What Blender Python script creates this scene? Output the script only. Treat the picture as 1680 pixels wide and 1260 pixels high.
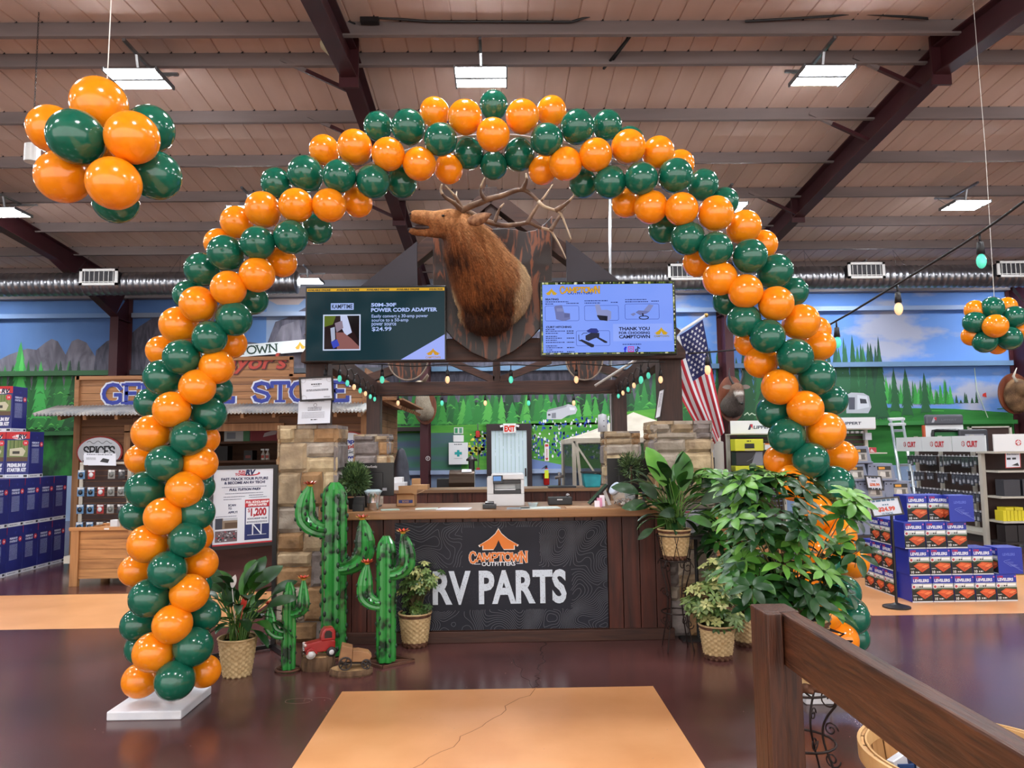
import bpy, bmesh, math, random
from mathutils import Vector, Matrix, noise
random.seed(7)
rnd = random.random
def ru(a, b): return a + (b - a) * random.random()
PI = math.pi
for o in list(bpy.data.objects): bpy.data.objects.remove(o)
SC = bpy.context.scene
COL = SC.collection
# ---------------------------------------------------------------- camera
CAMP = Vector((0, 0, 1.65)); FPX = 1200.0
cd = bpy.data.cameras.new('camera'); cam = bpy.data.objects.new('camera', cd); COL.objects.link(cam)
cd.sensor_width = 36; cd.lens = FPX / 1680 * 36; cd.clip_start = .05; cd.clip_end = 200
CR = (Matrix.Rotation(math.radians(-.907), 3, 'Z') @ Matrix.Rotation(math.radians(95.0), 3, 'X') @ Matrix.Rotation(math.radians(-.72), 3, 'Z'))
cam.matrix_world = Matrix.Translation(CAMP) @ CR.to_4x4()
SC.camera = cam
def at(px, py, Y):
    d = CR @ Vector((px - 840, -(py - 630), -FPX))
    return CAMP + d * (Y / d.y)
def ground(px, py, z=0):
    d = CR @ Vector((px - 840, -(py - 630), -FPX))
    return CAMP + d * ((z - CAMP.z) / d.z)
# ---------------------------------------------------------------- view + world
SC.view_settings.view_transform = 'Standard'; SC.view_settings.look = 'None'
SC.view_settings.gamma = 1; SC.view_settings.use_curve_mapping = False
SC.view_settings.exposure = 0.0
w = bpy.data.worlds.new('world'); SC.world = w; w.use_nodes = True
bg = w.node_tree.nodes['Background']; bg.inputs[0].default_value = (1, .94, .90, 1); bg.inputs[1].default_value = 2.7
# ---------------------------------------------------------------- materials
def lin(h):
    if isinstance(h, str):
        h = h.lstrip('#'); c = [int(h[i:i+2], 16) / 255 for i in (0, 2, 4)]
    else: c = [x / 255 for x in h]
    return tuple(x / 12.92 if x <= .04045 else ((x + .055) / 1.055) ** 2.4 for x in c) + (1,)
MC = {}
def mat(key, hexa, rough=.55, metal=0, hex2=None, scale=8, stretch=(1, 1, 1), bump=0, bscale=None, detail=4, emis=0, island=0, ramp=(.35, .65), trans=0, spec=.5, coat=0, distort=0, alpha=1):
    if key in MC: return MC[key]
    m = bpy.data.materials.new(key); m.use_nodes = True; nt = m.node_tree; N = nt.nodes; L = nt.links
    b = N['Principled BSDF']
    b.inputs['Base Color'].default_value = lin(hexa); b.inputs['Roughness'].default_value = rough; b.inputs['Metallic'].default_value = metal
    b.inputs['Specular IOR Level'].default_value = spec
    if coat: b.inputs['Coat Weight'].default_value = coat; b.inputs['Coat Roughness'].default_value = .08
    if trans: b.inputs['Transmission Weight'].default_value = trans
    if alpha < 1: b.inputs['Alpha'].default_value = alpha
    out = None
    if hex2 or bump:
        tc = N.new('ShaderNodeTexCoord'); mp = N.new('ShaderNodeMapping'); L.new(tc.outputs['Object'], mp.inputs[0])
        mp.inputs['Scale'].default_value = stretch
        nz = N.new('ShaderNodeTexNoise'); nz.inputs['Scale'].default_value = scale; nz.inputs['Detail'].default_value = detail; nz.inputs['Distortion'].default_value = distort
        L.new(mp.outputs[0], nz.inputs['Vector'])
        if island:
            gi = N.new('ShaderNodeNewGeometry'); ad = N.new('ShaderNodeVectorMath'); ad.operation = 'SCALE'
            cx = N.new('ShaderNodeCombineXYZ'); L.new(gi.outputs['Random Per Island'], cx.inputs[0]); L.new(gi.outputs['Random Per Island'], cx.inputs[2])
            ad.inputs['Scale'].default_value = 37; L.new(cx.outputs[0], ad.inputs[0])
            a2 = N.new('ShaderNodeVectorMath'); L.new(mp.outputs[0], a2.inputs[0]); L.new(ad.outputs[0], a2.inputs[1]); L.new(a2.outputs[0], nz.inputs['Vector'])
    if hex2:
        cr = N.new('ShaderNodeValToRGB'); cr.color_ramp.elements[0].position = ramp[0]; cr.color_ramp.elements[1].position = ramp[1]
        cr.color_ramp.elements[0].color = lin(hexa); cr.color_ramp.elements[1].color = lin(hex2)
        L.new(nz.outputs['Fac'], cr.inputs[0]); out = cr.outputs[0]
        if island:
            hs = N.new('ShaderNodeHueSaturation'); mr = N.new('ShaderNodeMapRange'); L.new(gi.outputs['Random Per Island'], mr.inputs[0])
            mr.inputs['To Min'].default_value = 1 - island; mr.inputs['To Max'].default_value = 1 + island
            L.new(mr.outputs[0], hs.inputs['Value']); L.new(out, hs.inputs['Color']); out = hs.outputs[0]
        L.new(out, b.inputs['Base Color'])
    if bump:
        bp = N.new('ShaderNodeBump'); bp.inputs['Strength'].default_value = bump; bp.inputs['Distance'].default_value = .01
        if bscale:
            n2 = N.new('ShaderNodeTexNoise'); n2.inputs['Scale'].default_value = bscale; n2.inputs['Detail'].default_value = 4
            L.new(mp.outputs[0], n2.inputs['Vector']); L.new(n2.outputs['Fac'], bp.inputs['Height'])
        else: L.new(nz.outputs['Fac'], bp.inputs['Height'])
        L.new(bp.outputs[0], b.inputs['Normal'])
    if emis:
        b.inputs['Emission Strength'].default_value = emis
        if out: L.new(out, b.inputs['Emission Color'])
        else: b.inputs['Emission Color'].default_value = lin(hexa)
    MC[key] = m; return m
def C(h, rough=.6): return mat('paint_' + h + ('' if rough == .6 else '_%g' % rough), h, rough)
def E(h, s=1.0): return mat('glow_%s_%g' % (h, s), '000000', .5, emis=0) if s == 0 else _E(h, s)
def _E(h, s):
    k = 'glow_%s_%g' % (h, s)
    if k in MC: return MC[k]
    m = mat(k, '050505', .15, spec=.12); b = m.node_tree.nodes['Principled BSDF']
    b.inputs['Emission Color'].default_value = lin(h); b.inputs['Emission Strength'].default_value = s
    return m
def wood(key, c1, c2, axis='z', sc=6, rough=.6, island=.15, bump=.25, contrast=(.3, .7)):
    s = {'x': (.08, 1, 1), 'y': (1, .08, 1), 'z': (1, 1, .08)}[axis]
    return mat(key, c1, rough, hex2=c2, scale=sc * 3, stretch=s, bump=bump, island=island, detail=6, distort=.6, ramp=contrast)
# ---------------------------------------------------------------- mesh helpers
ORG = {}
def org(o): return ORG[o.name] if o is not None else Vector((0, 0, 0))
def tag(o, label=None, cat=None, group=None, kind=None):
    if label: o['label'] = label
    if cat: o['category'] = cat
    if group: o['group'] = group
    if kind: o['kind'] = kind
    return o
def T(name, label, cat, loc, group=None):
    o = bpy.data.objects.new(name, None); COL.objects.link(o); o.empty_display_size = .1
    o.location = loc; ORG[o.name] = Vector(loc)
    return tag(o, label, cat, group)
class MB:
    def __init__(s): s.v = []; s.f = []; s.m = []
    def add(s, vs, fs, m=0, M=None):
        b = len(s.v)
        s.v += [(M @ Vector(p)) if M else Vector(p) for p in vs]
        s.f += [tuple(i + b for i in f) for f in fs]
        s.m += [m] * len(fs) if isinstance(m, int) else list(m)
        return s
    def box(s, c, d, rot=None, m=0):
        x, y, z = d[0] / 2, d[1] / 2, d[2] / 2
        vs = [(-x,-y,-z),(x,-y,-z),(x,y,-z),(-x,y,-z),(-x,-y,z),(x,-y,z),(x,y,z),(-x,y,z)]
        fs = [(0,3,2,1),(4,5,6,7),(0,1,5,4),(1,2,6,5),(2,3,7,6),(3,0,4,7)]
        M = Matrix.Translation(Vector(c))
        if rot is not None:
            from mathutils import Euler
            M = M @ (Euler(rot).to_matrix().to_4x4() if not isinstance(rot, Matrix) else rot.to_4x4())
        return s.add(vs, fs, m, M)
    def bx(s, a, b, m=0):
        return s.box([(a[i] + b[i]) / 2 for i in range(3)], [abs(b[i] - a[i]) for i in range(3)], None, m)
    def bar(s, p, q, wd, hd, m=0, up=(0, 0, 1)):
        p = Vector(p); q = Vector(q); d = (q - p); L = d.length; d.normalize(); u = Vector(up)
        if abs(d.dot(u)) > .99: u = Vector((0, 1, 0))
        sx = d.cross(u).normalized(); uz = sx.cross(d)
        M = Matrix((sx, d, uz)).transposed().to_4x4(); M.translation = (p + q) / 2
        x, y, z = wd / 2, L / 2, hd / 2
        vs = [(-x,-y,-z),(x,-y,-z),(x,y,-z),(-x,y,-z),(-x,-y,z),(x,-y,z),(x,y,z),(-x,y,z)]
        return s.add(vs, [(0,3,2,1),(4,5,6,7),(0,1,5,4),(1,2,6,5),(2,3,7,6),(3,0,4,7)], m, M)
    def tube(s, pts, r, n=8, m=0, cap=True, sq=1, upv=None):
        pts = [Vector(p) for p in pts]; k = len(pts)
        rs = r if isinstance(r, (list, tuple)) else [r] * k
        vs = []; fs = []; prev = None
        for i, p in enumerate(pts):
            d = (pts[min(i + 1, k - 1)] - pts[max(i - 1, 0)])
            if d.length < 1e-9: d = Vector((0, 0, 1))
            d.normalize()
            if prev is None:
                u = Vector(upv) if upv else (Vector((0, 0, 1)) if abs(d.z) < .9 else Vector((1, 0, 0)))
                a = d.cross(u).normalized()
            else: a = (prev - d * prev.dot(d)).normalized()
            prev = a; b = d.cross(a)
            for j in range(n):
                t = 2 * PI * j / n; vs.append(p + a * (math.cos(t) * rs[i]) + b * (math.sin(t) * rs[i] * sq))
        for i in range(k - 1):
            for j in range(n):
                fs.append((i*n+j, i*n+(j+1) % n, (i+1)*n+(j+1) % n, (i+1)*n+j))
        if cap: fs.append(tuple(range(n))[::-1]); fs.append(tuple((k-1)*n+j for j in range(n)))
        return s.add(vs, fs, m)
    def lathe(s, prof, c=(0, 0, 0), n=24, m=0, M=None, fn=None, cap=(1, 1)):
        vs = []; fs = []; ms = []; k = len(prof)
        for i, (r, z) in enumerate(prof):
            for j in range(n):
                t = 2 * PI * j / n; rr = r if fn is None else fn(r, z, j, i)
                vs.append((c[0] + math.cos(t) * rr, c[1] + math.sin(t) * rr, c[2] + z))
        for i in range(k - 1):
            for j in range(n):
                fs.append((i*n+j, i*n+(j+1) % n, (i+1)*n+(j+1) % n, (i+1)*n+j)); ms.append(m if isinstance(m, int) else m(i))
        flat = k == 2 and abs(prof[0][1] - prof[1][1]) < 1e-6; loop = prof[0] == prof[-1]
        if cap[0] and not flat and not loop and prof[0][0] > 2e-3: fs.append(tuple(range(n))[::-1]); ms.append(ms[0])
        if cap[1] and not flat and not loop and prof[-1][0] > 2e-3: fs.append(tuple((k-1)*n+j for j in range(n))); ms.append(ms[-1])
        return s.add(vs, fs, ms, M)
    def ell(s, c, r, n=16, rot=None, m=0):
        k = max(6, n // 2)
        prof = [(math.sin(PI * i / k), -math.cos(PI * i / k)) for i in range(k + 1)]; prof[0] = (1e-5, -1); prof[-1] = (1e-5, 1)
        M = Matrix.Translation(Vector(c))
        if rot is not None: M = M @ (rot.to_4x4() if isinstance(rot, Matrix) else __import__('mathutils').Euler(rot).to_matrix().to_4x4())
        M = M @ Matrix.Diagonal((r[0], r[1], r[2], 1)) if not isinstance(r, (int, float)) else M @ Matrix.Diagonal((r, r, r, 1))
        return s.lathe(prof, (0, 0, 0), n, m, M)
    def prism(s, poly, O, U, V, D, m=0):
        O, U, V, D = map(Vector, (O, U, V, D)); n = len(poly)
        A = [O + U * p[0] + V * p[1] for p in poly]; B = [a + D for a in A]
        fs = [tuple(range(n)), tuple(range(2 * n - 1, n - 1, -1))] + [(i, i + n, (i + 1) % n + n, (i + 1) % n) for i in range(n)]
        return s.add(A + B, fs, m)
    def build(s, name, mats, parent=None, smooth=False, bevel=0, fixn=False, o0=None, **tg):
        if not isinstance(mats, (list, tuple)): mats = [mats]
        if parent is not None: O = org(parent)
        elif o0 is not None: O = Vector(o0)
        else:
            xs = [p.x for p in s.v]; ys = [p.y for p in s.v]; zs = [p.z for p in s.v]
            O = Vector(((min(xs) + max(xs)) / 2, (min(ys) + max(ys)) / 2, min(zs)))
        me = bpy.data.meshes.new(name); me.from_pydata([p - O for p in s.v], [], s.f)
        for mm in mats: me.materials.append(mm)
        me.polygons.foreach_set('material_index', [min(i, len(mats) - 1) for i in s.m])
        if smooth: me.polygons.foreach_set('use_smooth', [True] * len(s.f))
        if fixn:
            b = bmesh.new(); b.from_mesh(me); bmesh.ops.recalc_face_normals(b, faces=b.faces); b.to_mesh(me); b.free()
        ob = bpy.data.objects.new(name, me); COL.objects.link(ob)
        if parent is not None: ob.parent = parent; ORG[ob.name] = O
        else: ob.location = O; ORG[ob.name] = O
        if bevel:
            md = ob.modifiers.new('bevel', 'BEVEL'); md.width = bevel; md.segments = 2; md.limit_method = 'ANGLE'; md.angle_limit = .9
        return tag(ob, tg.get('label'), tg.get('cat'), tg.get('group'), tg.get('kind'))
def kids(o): return [c for c in bpy.data.objects if c.parent == o]
def dup(root, loc=None, rotz=None, label=None, group=None, scale=None):
    r = root.copy(); COL.objects.link(r)
    if loc is not None: r.location = loc
    if rotz is not None: r.rotation_euler = (0, 0, rotz)
    if scale: r.scale = (scale,) * 3 if isinstance(scale, (int, float)) else scale
    if label: r['label'] = label
    if group: r['group'] = group
    ORG[r.name] = Vector(r.location)
    for ch in root.children:
        c = ch.copy(); COL.objects.link(c); c.parent = r
        for g in ch.children:
            d = g.copy(); COL.objects.link(d); d.parent = c
    return r
# ---------------------------------------------------------------- lettering
TX = {}
def glyphs(sx, bold):
    k = (sx, bold)
    if k not in TX:
        cu = bpy.data.curves.new('t', 'FONT'); cu.body = sx; cu.size = 1; cu.offset = bold; cu.resolution_u = 3
        ob = bpy.data.objects.new('t', cu); COL.objects.link(ob)
        me = bpy.data.meshes.new_from_object(ob)
        vs = [(v.co.x, v.co.y) for v in me.vertices]; fs = [tuple(p.vertices) for p in me.polygons]
        bpy.data.objects.remove(ob); bpy.data.meshes.remove(me); bpy.data.curves.remove(cu)
        TX[k] = (vs, fs)
    return TX[k]
# slab-serif stroke letters: polylines in a 0..w by 0..1 box
SL = {
'A': (.8, [[(.05,0),(.4,1),(.75,0)],[(.2,.36),(.6,.36)]], [(.05,0),(.75,0)]),
'C': (.78, [[(.72,.72),(.6,.93),(.4,1),(.2,.93),(.06,.7),(.03,.5),(.06,.3),(.2,.07),(.4,0),(.6,.07),(.72,.26)]], []),
'E': (.72, [[(.12,0),(.12,1)],[(.12,1),(.66,1),(.66,.8)],[(.12,.52),(.5,.52)],[(.12,0),(.68,0),(.68,.2)]], [(.12,0),(.12,1)]),
'G': (.84, [[(.74,.75),(.6,.95),(.4,1),(.2,.93),(.06,.7),(.03,.5),(.06,.3),(.2,.07),(.4,0),(.6,.04),(.72,.14),(.72,.44),(.5,.44)]], []),
'H': (.84, [[(.12,0),(.12,1)],[(.7,0),(.7,1)],[(.12,.52),(.7,.52)]], [(.12,0),(.12,1),(.7,0),(.7,1)]),
'I': (.34, [[(.17,0),(.17,1)]], [(.17,0),(.17,1)]),
'L': (.7, [[(.14,1),(.14,0),(.64,0),(.64,.24)]], [(.14,0),(.14,1)]),
'M': (1.0, [[(.12,0),(.12,1),(.5,.3),(.88,1),(.88,0)]], [(.12,0),(.12,1),(.88,0),(.88,1)]),
'N': (.88, [[(.12,0),(.12,1),(.74,0),(.74,1)]], [(.12,0),(.12,1),(.74,1)]),
'O': (.84, [[(.42,1),(.2,.93),(.06,.7),(.03,.5),(.06,.3),(.2,.07),(.42,0),(.64,.07),(.78,.3),(.81,.5),(.78,.7),(.64,.93),(.42,1)]], []),
'P': (.76, [[(.14,0),(.14,1),(.5,1),(.68,.9),(.7,.74),(.66,.58),(.5,.48),(.14,.48)]], [(.14,0),(.14,1)]),
'R': (.82, [[(.14,0),(.14,1),(.5,1),(.68,.9),(.7,.74),(.66,.58),(.5,.5),(.14,.5)],[(.42,.5),(.74,0)]], [(.14,0),(.14,1),(.74,0)]),
'S': (.7, [[(.62,.74),(.56,.93),(.34,1),(.12,.92),(.06,.74),(.14,.6),(.34,.52),(.56,.42),(.64,.26),(.56,.08),(.34,0),(.12,.08),(.05,.26)]], []),
'T': (.8, [[(.4,0),(.4,1)],[(.06,.78),(.06,1),(.74,1),(.74,.78)]], [(.4,0)]),
'U': (.84, [[(.12,1),(.12,.3),(.24,.06),(.42,0),(.6,.06),(.7,.3),(.7,1)]], [(.12,1),(.7,1)]),
'W': (1.08, [[(.06,1),(.3,0),(.54,.8),(.78,0),(1.02,1)]], [(.06,1),(1.02,1)]),
' ': (.45, [], [])}
class Flat:
    """flat artwork: coloured shapes and lettering on one printed or painted surface, in metres from O along U and V"""
    def __init__(s, O, U, V, step=.0012):
        s.O, s.U, s.V = Vector(O), Vector(U).normalized(), Vector(V).normalized(); s.N = s.U.cross(s.V); s.step = step
        s.mb = MB(); s.mats = []; s.k = {}
    def mi(s, m):
        if isinstance(m, str): m = C(m)
        if m.name not in s.k: s.k[m.name] = len(s.mats); s.mats.append(m)
        return s.k[m.name]
    def P(s, u, v, l): return s.O + s.U * u + s.V * v + s.N * (l * s.step)
    def poly(s, pts, m, l=1): s.mb.add([s.P(u, v, l) for u, v in pts], [tuple(range(len(pts)))], s.mi(m)); return s
    def rect(s, a, b, c, d, m, l=1): return s.poly([(a, b), (c, b), (c, d), (a, d)], m, l)
    def disc(s, u, v, r, m, l=1, ry=None, n=20): return s.poly([(u + r * math.cos(2*PI*i/n), v + (ry or r) * math.sin(2*PI*i/n)) for i in range(n)], m, l)
    def line(s, pts, wd, m, l=1):
        for i in range(len(pts) - 1):
            p, q = Vector(pts[i]), Vector(pts[i+1]); d = q - p
            if d.length < 1e-9: continue
            n = Vector((-d.y, d.x)).normalized() * wd / 2; e = d.normalized() * wd * .3
            a, b = p - e, q + e
            s.poly([tuple(a - n), tuple(b - n), tuple(b + n), tuple(a + n)], m, l + (i % 2) * .08)
        return s
    def text(s, st, u, v, size, m, l=2, al='c', bold=0.0, sx=1.0, shear=0.0, rot=0.0):
        vs, fs = glyphs(st, bold)
        if not vs: return s
        x0 = min(p[0] for p in vs); x1 = max(p[0] for p in vs); off = {'c': (x0 + x1) / 2, 'l': x0, 'r': x1}[al]
        c, d = math.cos(rot), math.sin(rot); out = []
        for x, y in vs:
            X = ((x - off) + shear * y) * sx * size; Y = y * size
            out.append(s.P(u + X * c - Y * d, v + X * d + Y * c, l))
        s.mb.add(out, fs, s.mi(m)); return s
    def fit(s, st, u, v, width, height, m, l=2, bold=0.02, shear=0.0):
        """lettering stretched to a width and capital height, centred on u, baseline v"""
        vs, fs = glyphs(st, bold); x0 = min(p[0] for p in vs); x1 = max(p[0] for p in vs); y1 = max(p[1] for p in vs)
        sz = height / y1; return s.text(st, u, v, sz, m, l, 'c', bold, width / ((x1 - x0) * sz), shear)
    def slab(s, st, u, v, width, h, m, wd=.16, l=2, serif=.14, al='c', vary=None):
        tot = sum(SL[c][0] for c in st); k = width / tot / h; x = u - (width / 2 if al == 'c' else 0)
        for i, c in enumerate(st):
            wdt, st_, sf = SL[c]; hh = h * (vary[i] if vary else 1); yo = v + (h - hh) / 2
            for pl in st_: s.line([(x + p[0] * k * h, yo + p[1] * hh) for p in pl], wd * h, m, l)
            for (a, b) in sf: s.line([(x + (a - serif) * k * h, yo + b * hh), (x + (a + serif) * k * h, yo + b * hh)], wd * h * .62, m, l + .2)
            x += wdt * k * h
        return s
    def gib(s, u, v, wd, h, m, l=2, rows=1, gap=.5):
        """rows of print too small to read"""
        for r in range(rows):
            x = u; y = v - r * h * (1 + gap)
            while x < u + wd:
                q = min(ru(.6, 2.6) * h, u + wd - x); s.rect(x, y, x + q, y + h, m, l); x += q + h * .5
        return s
    def tent(s, u, v, wd, h, m, l=2, edge=None):
        if edge: s.tent(u, v - wd * .02, wd * 1.06, h * 1.1, edge, l - .5)
        L = [(-.5,.22),(-.42,.3),(-.24,.5),(-.08,.76),(0,1),(.08,.76),(.24,.5),(.42,.3),(.5,.22),(.47,.14),(.4,.2),(.4,0),(.13,0),(.06,.2),(0,.46),(-.06,.2),(-.13,0),(-.4,0),(-.4,.2),(-.47,.14)]
        return s.poly([(u + a * wd, v + b * h) for a, b in L], m, l)
    def build(s, name, parent=None, **k): return s.mb.build(name, s.mats, parent, **k)
# ---------------------------------------------------------------- ceiling lights (the room's lamps)
M_lamp = mat('lamp_panel', 'ffffff', .4); _b = M_lamp.node_tree.nodes['Principled BSDF']
_b.inputs['Emission Color'].default_value = (.93, .96, 1, 1); _b.inputs['Emission Strength'].default_value = 160
M_galv = mat('galvanised', 'b4b6ba', .32, .9, hex2='8d9095', scale=5, stretch=(1, 1, 1))
M_whitem = mat('white_metal', 'd8d8d6', .4)
lt = T('ceiling_light', 'x', 'ceiling light', (0, 8.8, 0), 'twin-panel lights hung under the roof')
mb = MB(); mb.box((0, 8.8, .03), (.66, .05, .035)); mb.box((-.32, 8.8, .03), (.02, .5, .05)); mb.box((.32, 8.8, .03), (.02, .5, .05))
mb.box((0, 8.67, .045), (.62, .2, .015)); mb.box((0, 8.93, .045), (.62, .2, .015))
mb.build('housing', C('6a6c70'), lt)
for yy in (8.67, 8.93):
    MB().box((0, yy, .02), (.62, .165, .02)).build('light_panel', M_lamp, lt)
mb = MB(); mb.bar((0, 8.8, .06), (0, 8.72, .3), .03, .03); mb.bar((-.3, 9.2, .3), (.3, 9.2, .3), .04, .03); mb.bar((0, 9.25, .31), (0, 8.4, .31), .035, .035)
for sx in (-1, 1): mb.bar((sx * .29, 8.85, .06), (sx * .26, 9.2, .3), .006, .006)
mb.build('hanger', M_galv, lt)
RIDGE = 8.8; SL_ = .0883
def zroof(Y, h0=5.95): return 1.65 + h0 - SL_ * RIDGE - SL_ * abs(Y - RIDGE)
names_row = {8.8: 'nearest visible row', 12.8: 'middle row', 16.8: 'row by the back wall, where all but the left one are added', 4.8: 'row overhead', .8: 'row behind'}
cols = ['far left', 'left', 'centre', 'right', 'far right', 'outermost right', 'outermost left']
first = True
for ry in (8.8, 12.8, 16.8, 4.8, .8):
    for ci, X in enumerate((-8.75, -4.45, -.2, 4.1, 8.45, 12.8, -13)):
        if ry == 16.8 and ci == 0: continue  # back row lamps other than the left one are added to brighten the wall
        lab = 'twin-panel white ceiling light, %s one of the %s' % (cols[ci], names_row[ry])
        z = zroof(ry, 5.38)
        if first: lt.location = (X, ry, z); lt['label'] = lab; first = False
        else: dup(lt, (X, ry, z), label=lab)
# ---------------------------------------------------------------- floor
M_floor = mat('stained_concrete', '5a3734', .2, hex2='402928', scale=1.3, bump=.03, bscale=3, detail=8, ramp=(.3, .75), spec=.6)
M_tan = mat('tan_coating', 'cf925e', .3, hex2='da9f6c', scale=2, bump=.02, bscale=40)
xs = [-17, -2.55, -1.11, 1.03, 3.55, 19]; ys = [-5, 5.2, 7.15, 8.85, 9.15, 18.4]
mb = MB()
for i in range(5):
    for j in range(5):
        tan = (i == 2 and j == 0) or (i == 0 and j == 2) or (i == 4 and j in (2, 3))
        mb.add([(xs[i], ys[j], 0), (xs[i+1], ys[j], 0), (xs[i+1], ys[j+1], 0), (xs[i], ys[j+1], 0)], [(0, 1, 2, 3)], 1 if tan else 0)
# hairline cracks running across the slab
fl = Flat((0, 0, .0006), (1, 0, 0), (0, 1, 0), .0004)
def crack(x0, y0, x1, y1, n, m, wd):
    P = [(x0 + (x1 - x0) * i / n + ru(-.03, .03), y0 + (y1 - y0) * i / n + ru(-.015, .015)) for i in range(n + 1)]; fl.line(P, wd, m, 0)
crack(.36, 6.4, .22, 5.2, 22, '241412', .006); crack(.22, 5.2, -.75, 3.4, 26, '8e5f3a', .005); crack(.22, 5.2, .05, 5.9, 8, '241412', .004)
f = mb.build('floor', [M_floor, M_tan], kind='structure', o0=(0, 0, 0)); fl.build('crack', f)
# ---------------------------------------------------------------- roof deck, purlins
M_deck = mat('roof_deck', 'd2b8aa', .8, hex2='dcc4b8', scale=3, stretch=(1, .2, 1), ramp=(.3, .7))
M_dark = mat('dark_gap', '171314', .9)
mb = MB(); n = int(36 / .305)
def deckrow(Y0, Y1):
    for i in range(n):
        x = -17 + i * .305; z0, z1 = zroof(Y0), zroof(Y1)
        xs_ = [x, x + .282, x + .288, x + .299, x + .305]; up = [0, 0, .014, .014, 0]
        for k in range(4):
            mb.add([(xs_[k], Y0, z0 + up[k]), (xs_[k+1], Y0, z0 + up[k+1]), (xs_[k+1], Y1, z1 + up[k+1]), (xs_[k], Y1, z1 + up[k])], [(0, 1, 2, 3)], 0)
deckrow(RIDGE, 18.42); deckrow(-5, RIDGE)
ceil = mb.build('ceiling', M_deck, kind='structure', o0=(0, 0, 0))
M_purl = mat('purlin', '786c6a', .75, hex2='857876', scale=4, stretch=(.15, 1, 1))
for k, Y in enumerate((8.42, 9.12, 10.49, 11.84, 13.2, 14.6, 15.95, 17.3, 7.07, 5.7, 4.3, 2.9, 1.5, .1)):
    mb = MB(); zt = zroof(Y); zb = zt - .2
    mb.bx((-17, Y - .002, zb), (19, Y + .004, zt)); mb.bx((-17, Y - .06, zb - .006), (19, Y + .002, zb)); mb.bx((-17, Y, zt - .006), (19, Y + .06, zt)); mb.bx((-17, Y - .062, zb - .004), (19, Y - .056, zb + .018))
    # open rib ends above the purlin
    for i in range(n):
        x = -17 + i * .305 + .268
        mb.add([(x, Y - .012, zt - .012), (x + .034, Y - .012, zt - .012), (x + .027, Y - .012, zt + .022), (x + .01, Y - .012, zt + .022)], [(0, 1, 2, 3)], 1)
    mb.build('purlin', [M_purl, M_dark], ceil)
# conduits and cables on the ridge
mb = MB()
mb.tube([(-2.1, 8.5, 6.78), (-1.9, 8.45, 6.86), (-1.7, 8.4, 6.75)], .012, 6)
mb.bx((-1.62, 8.3, 6.72), (-1.4, 8.38, 6.84)); mb.tube([(-1.4, 8.33, 6.78), (-.8, 8.36, 6.75), (.9, 8.36, 6.74), (1.4, 8.3, 6.86), (1.66, 8.6, 6.7), (1.5, 9.2, 6.68)], .014, 6)
mb.tube([(1.85, 8.2, 7.05), (1.62, 8.7, 6.7), (1.42, 9.3, 6.66)], .02, 6)
mb.tube([(3.0, 8.36, 6.74), (4.0, 8.3, 6.76), (4.3, 8.3, 6.8), (5.2, 8.33, 6.75)], .014, 6)
mb.build('cable', mat('black_cable', '16161a', .5), ceil)
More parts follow.
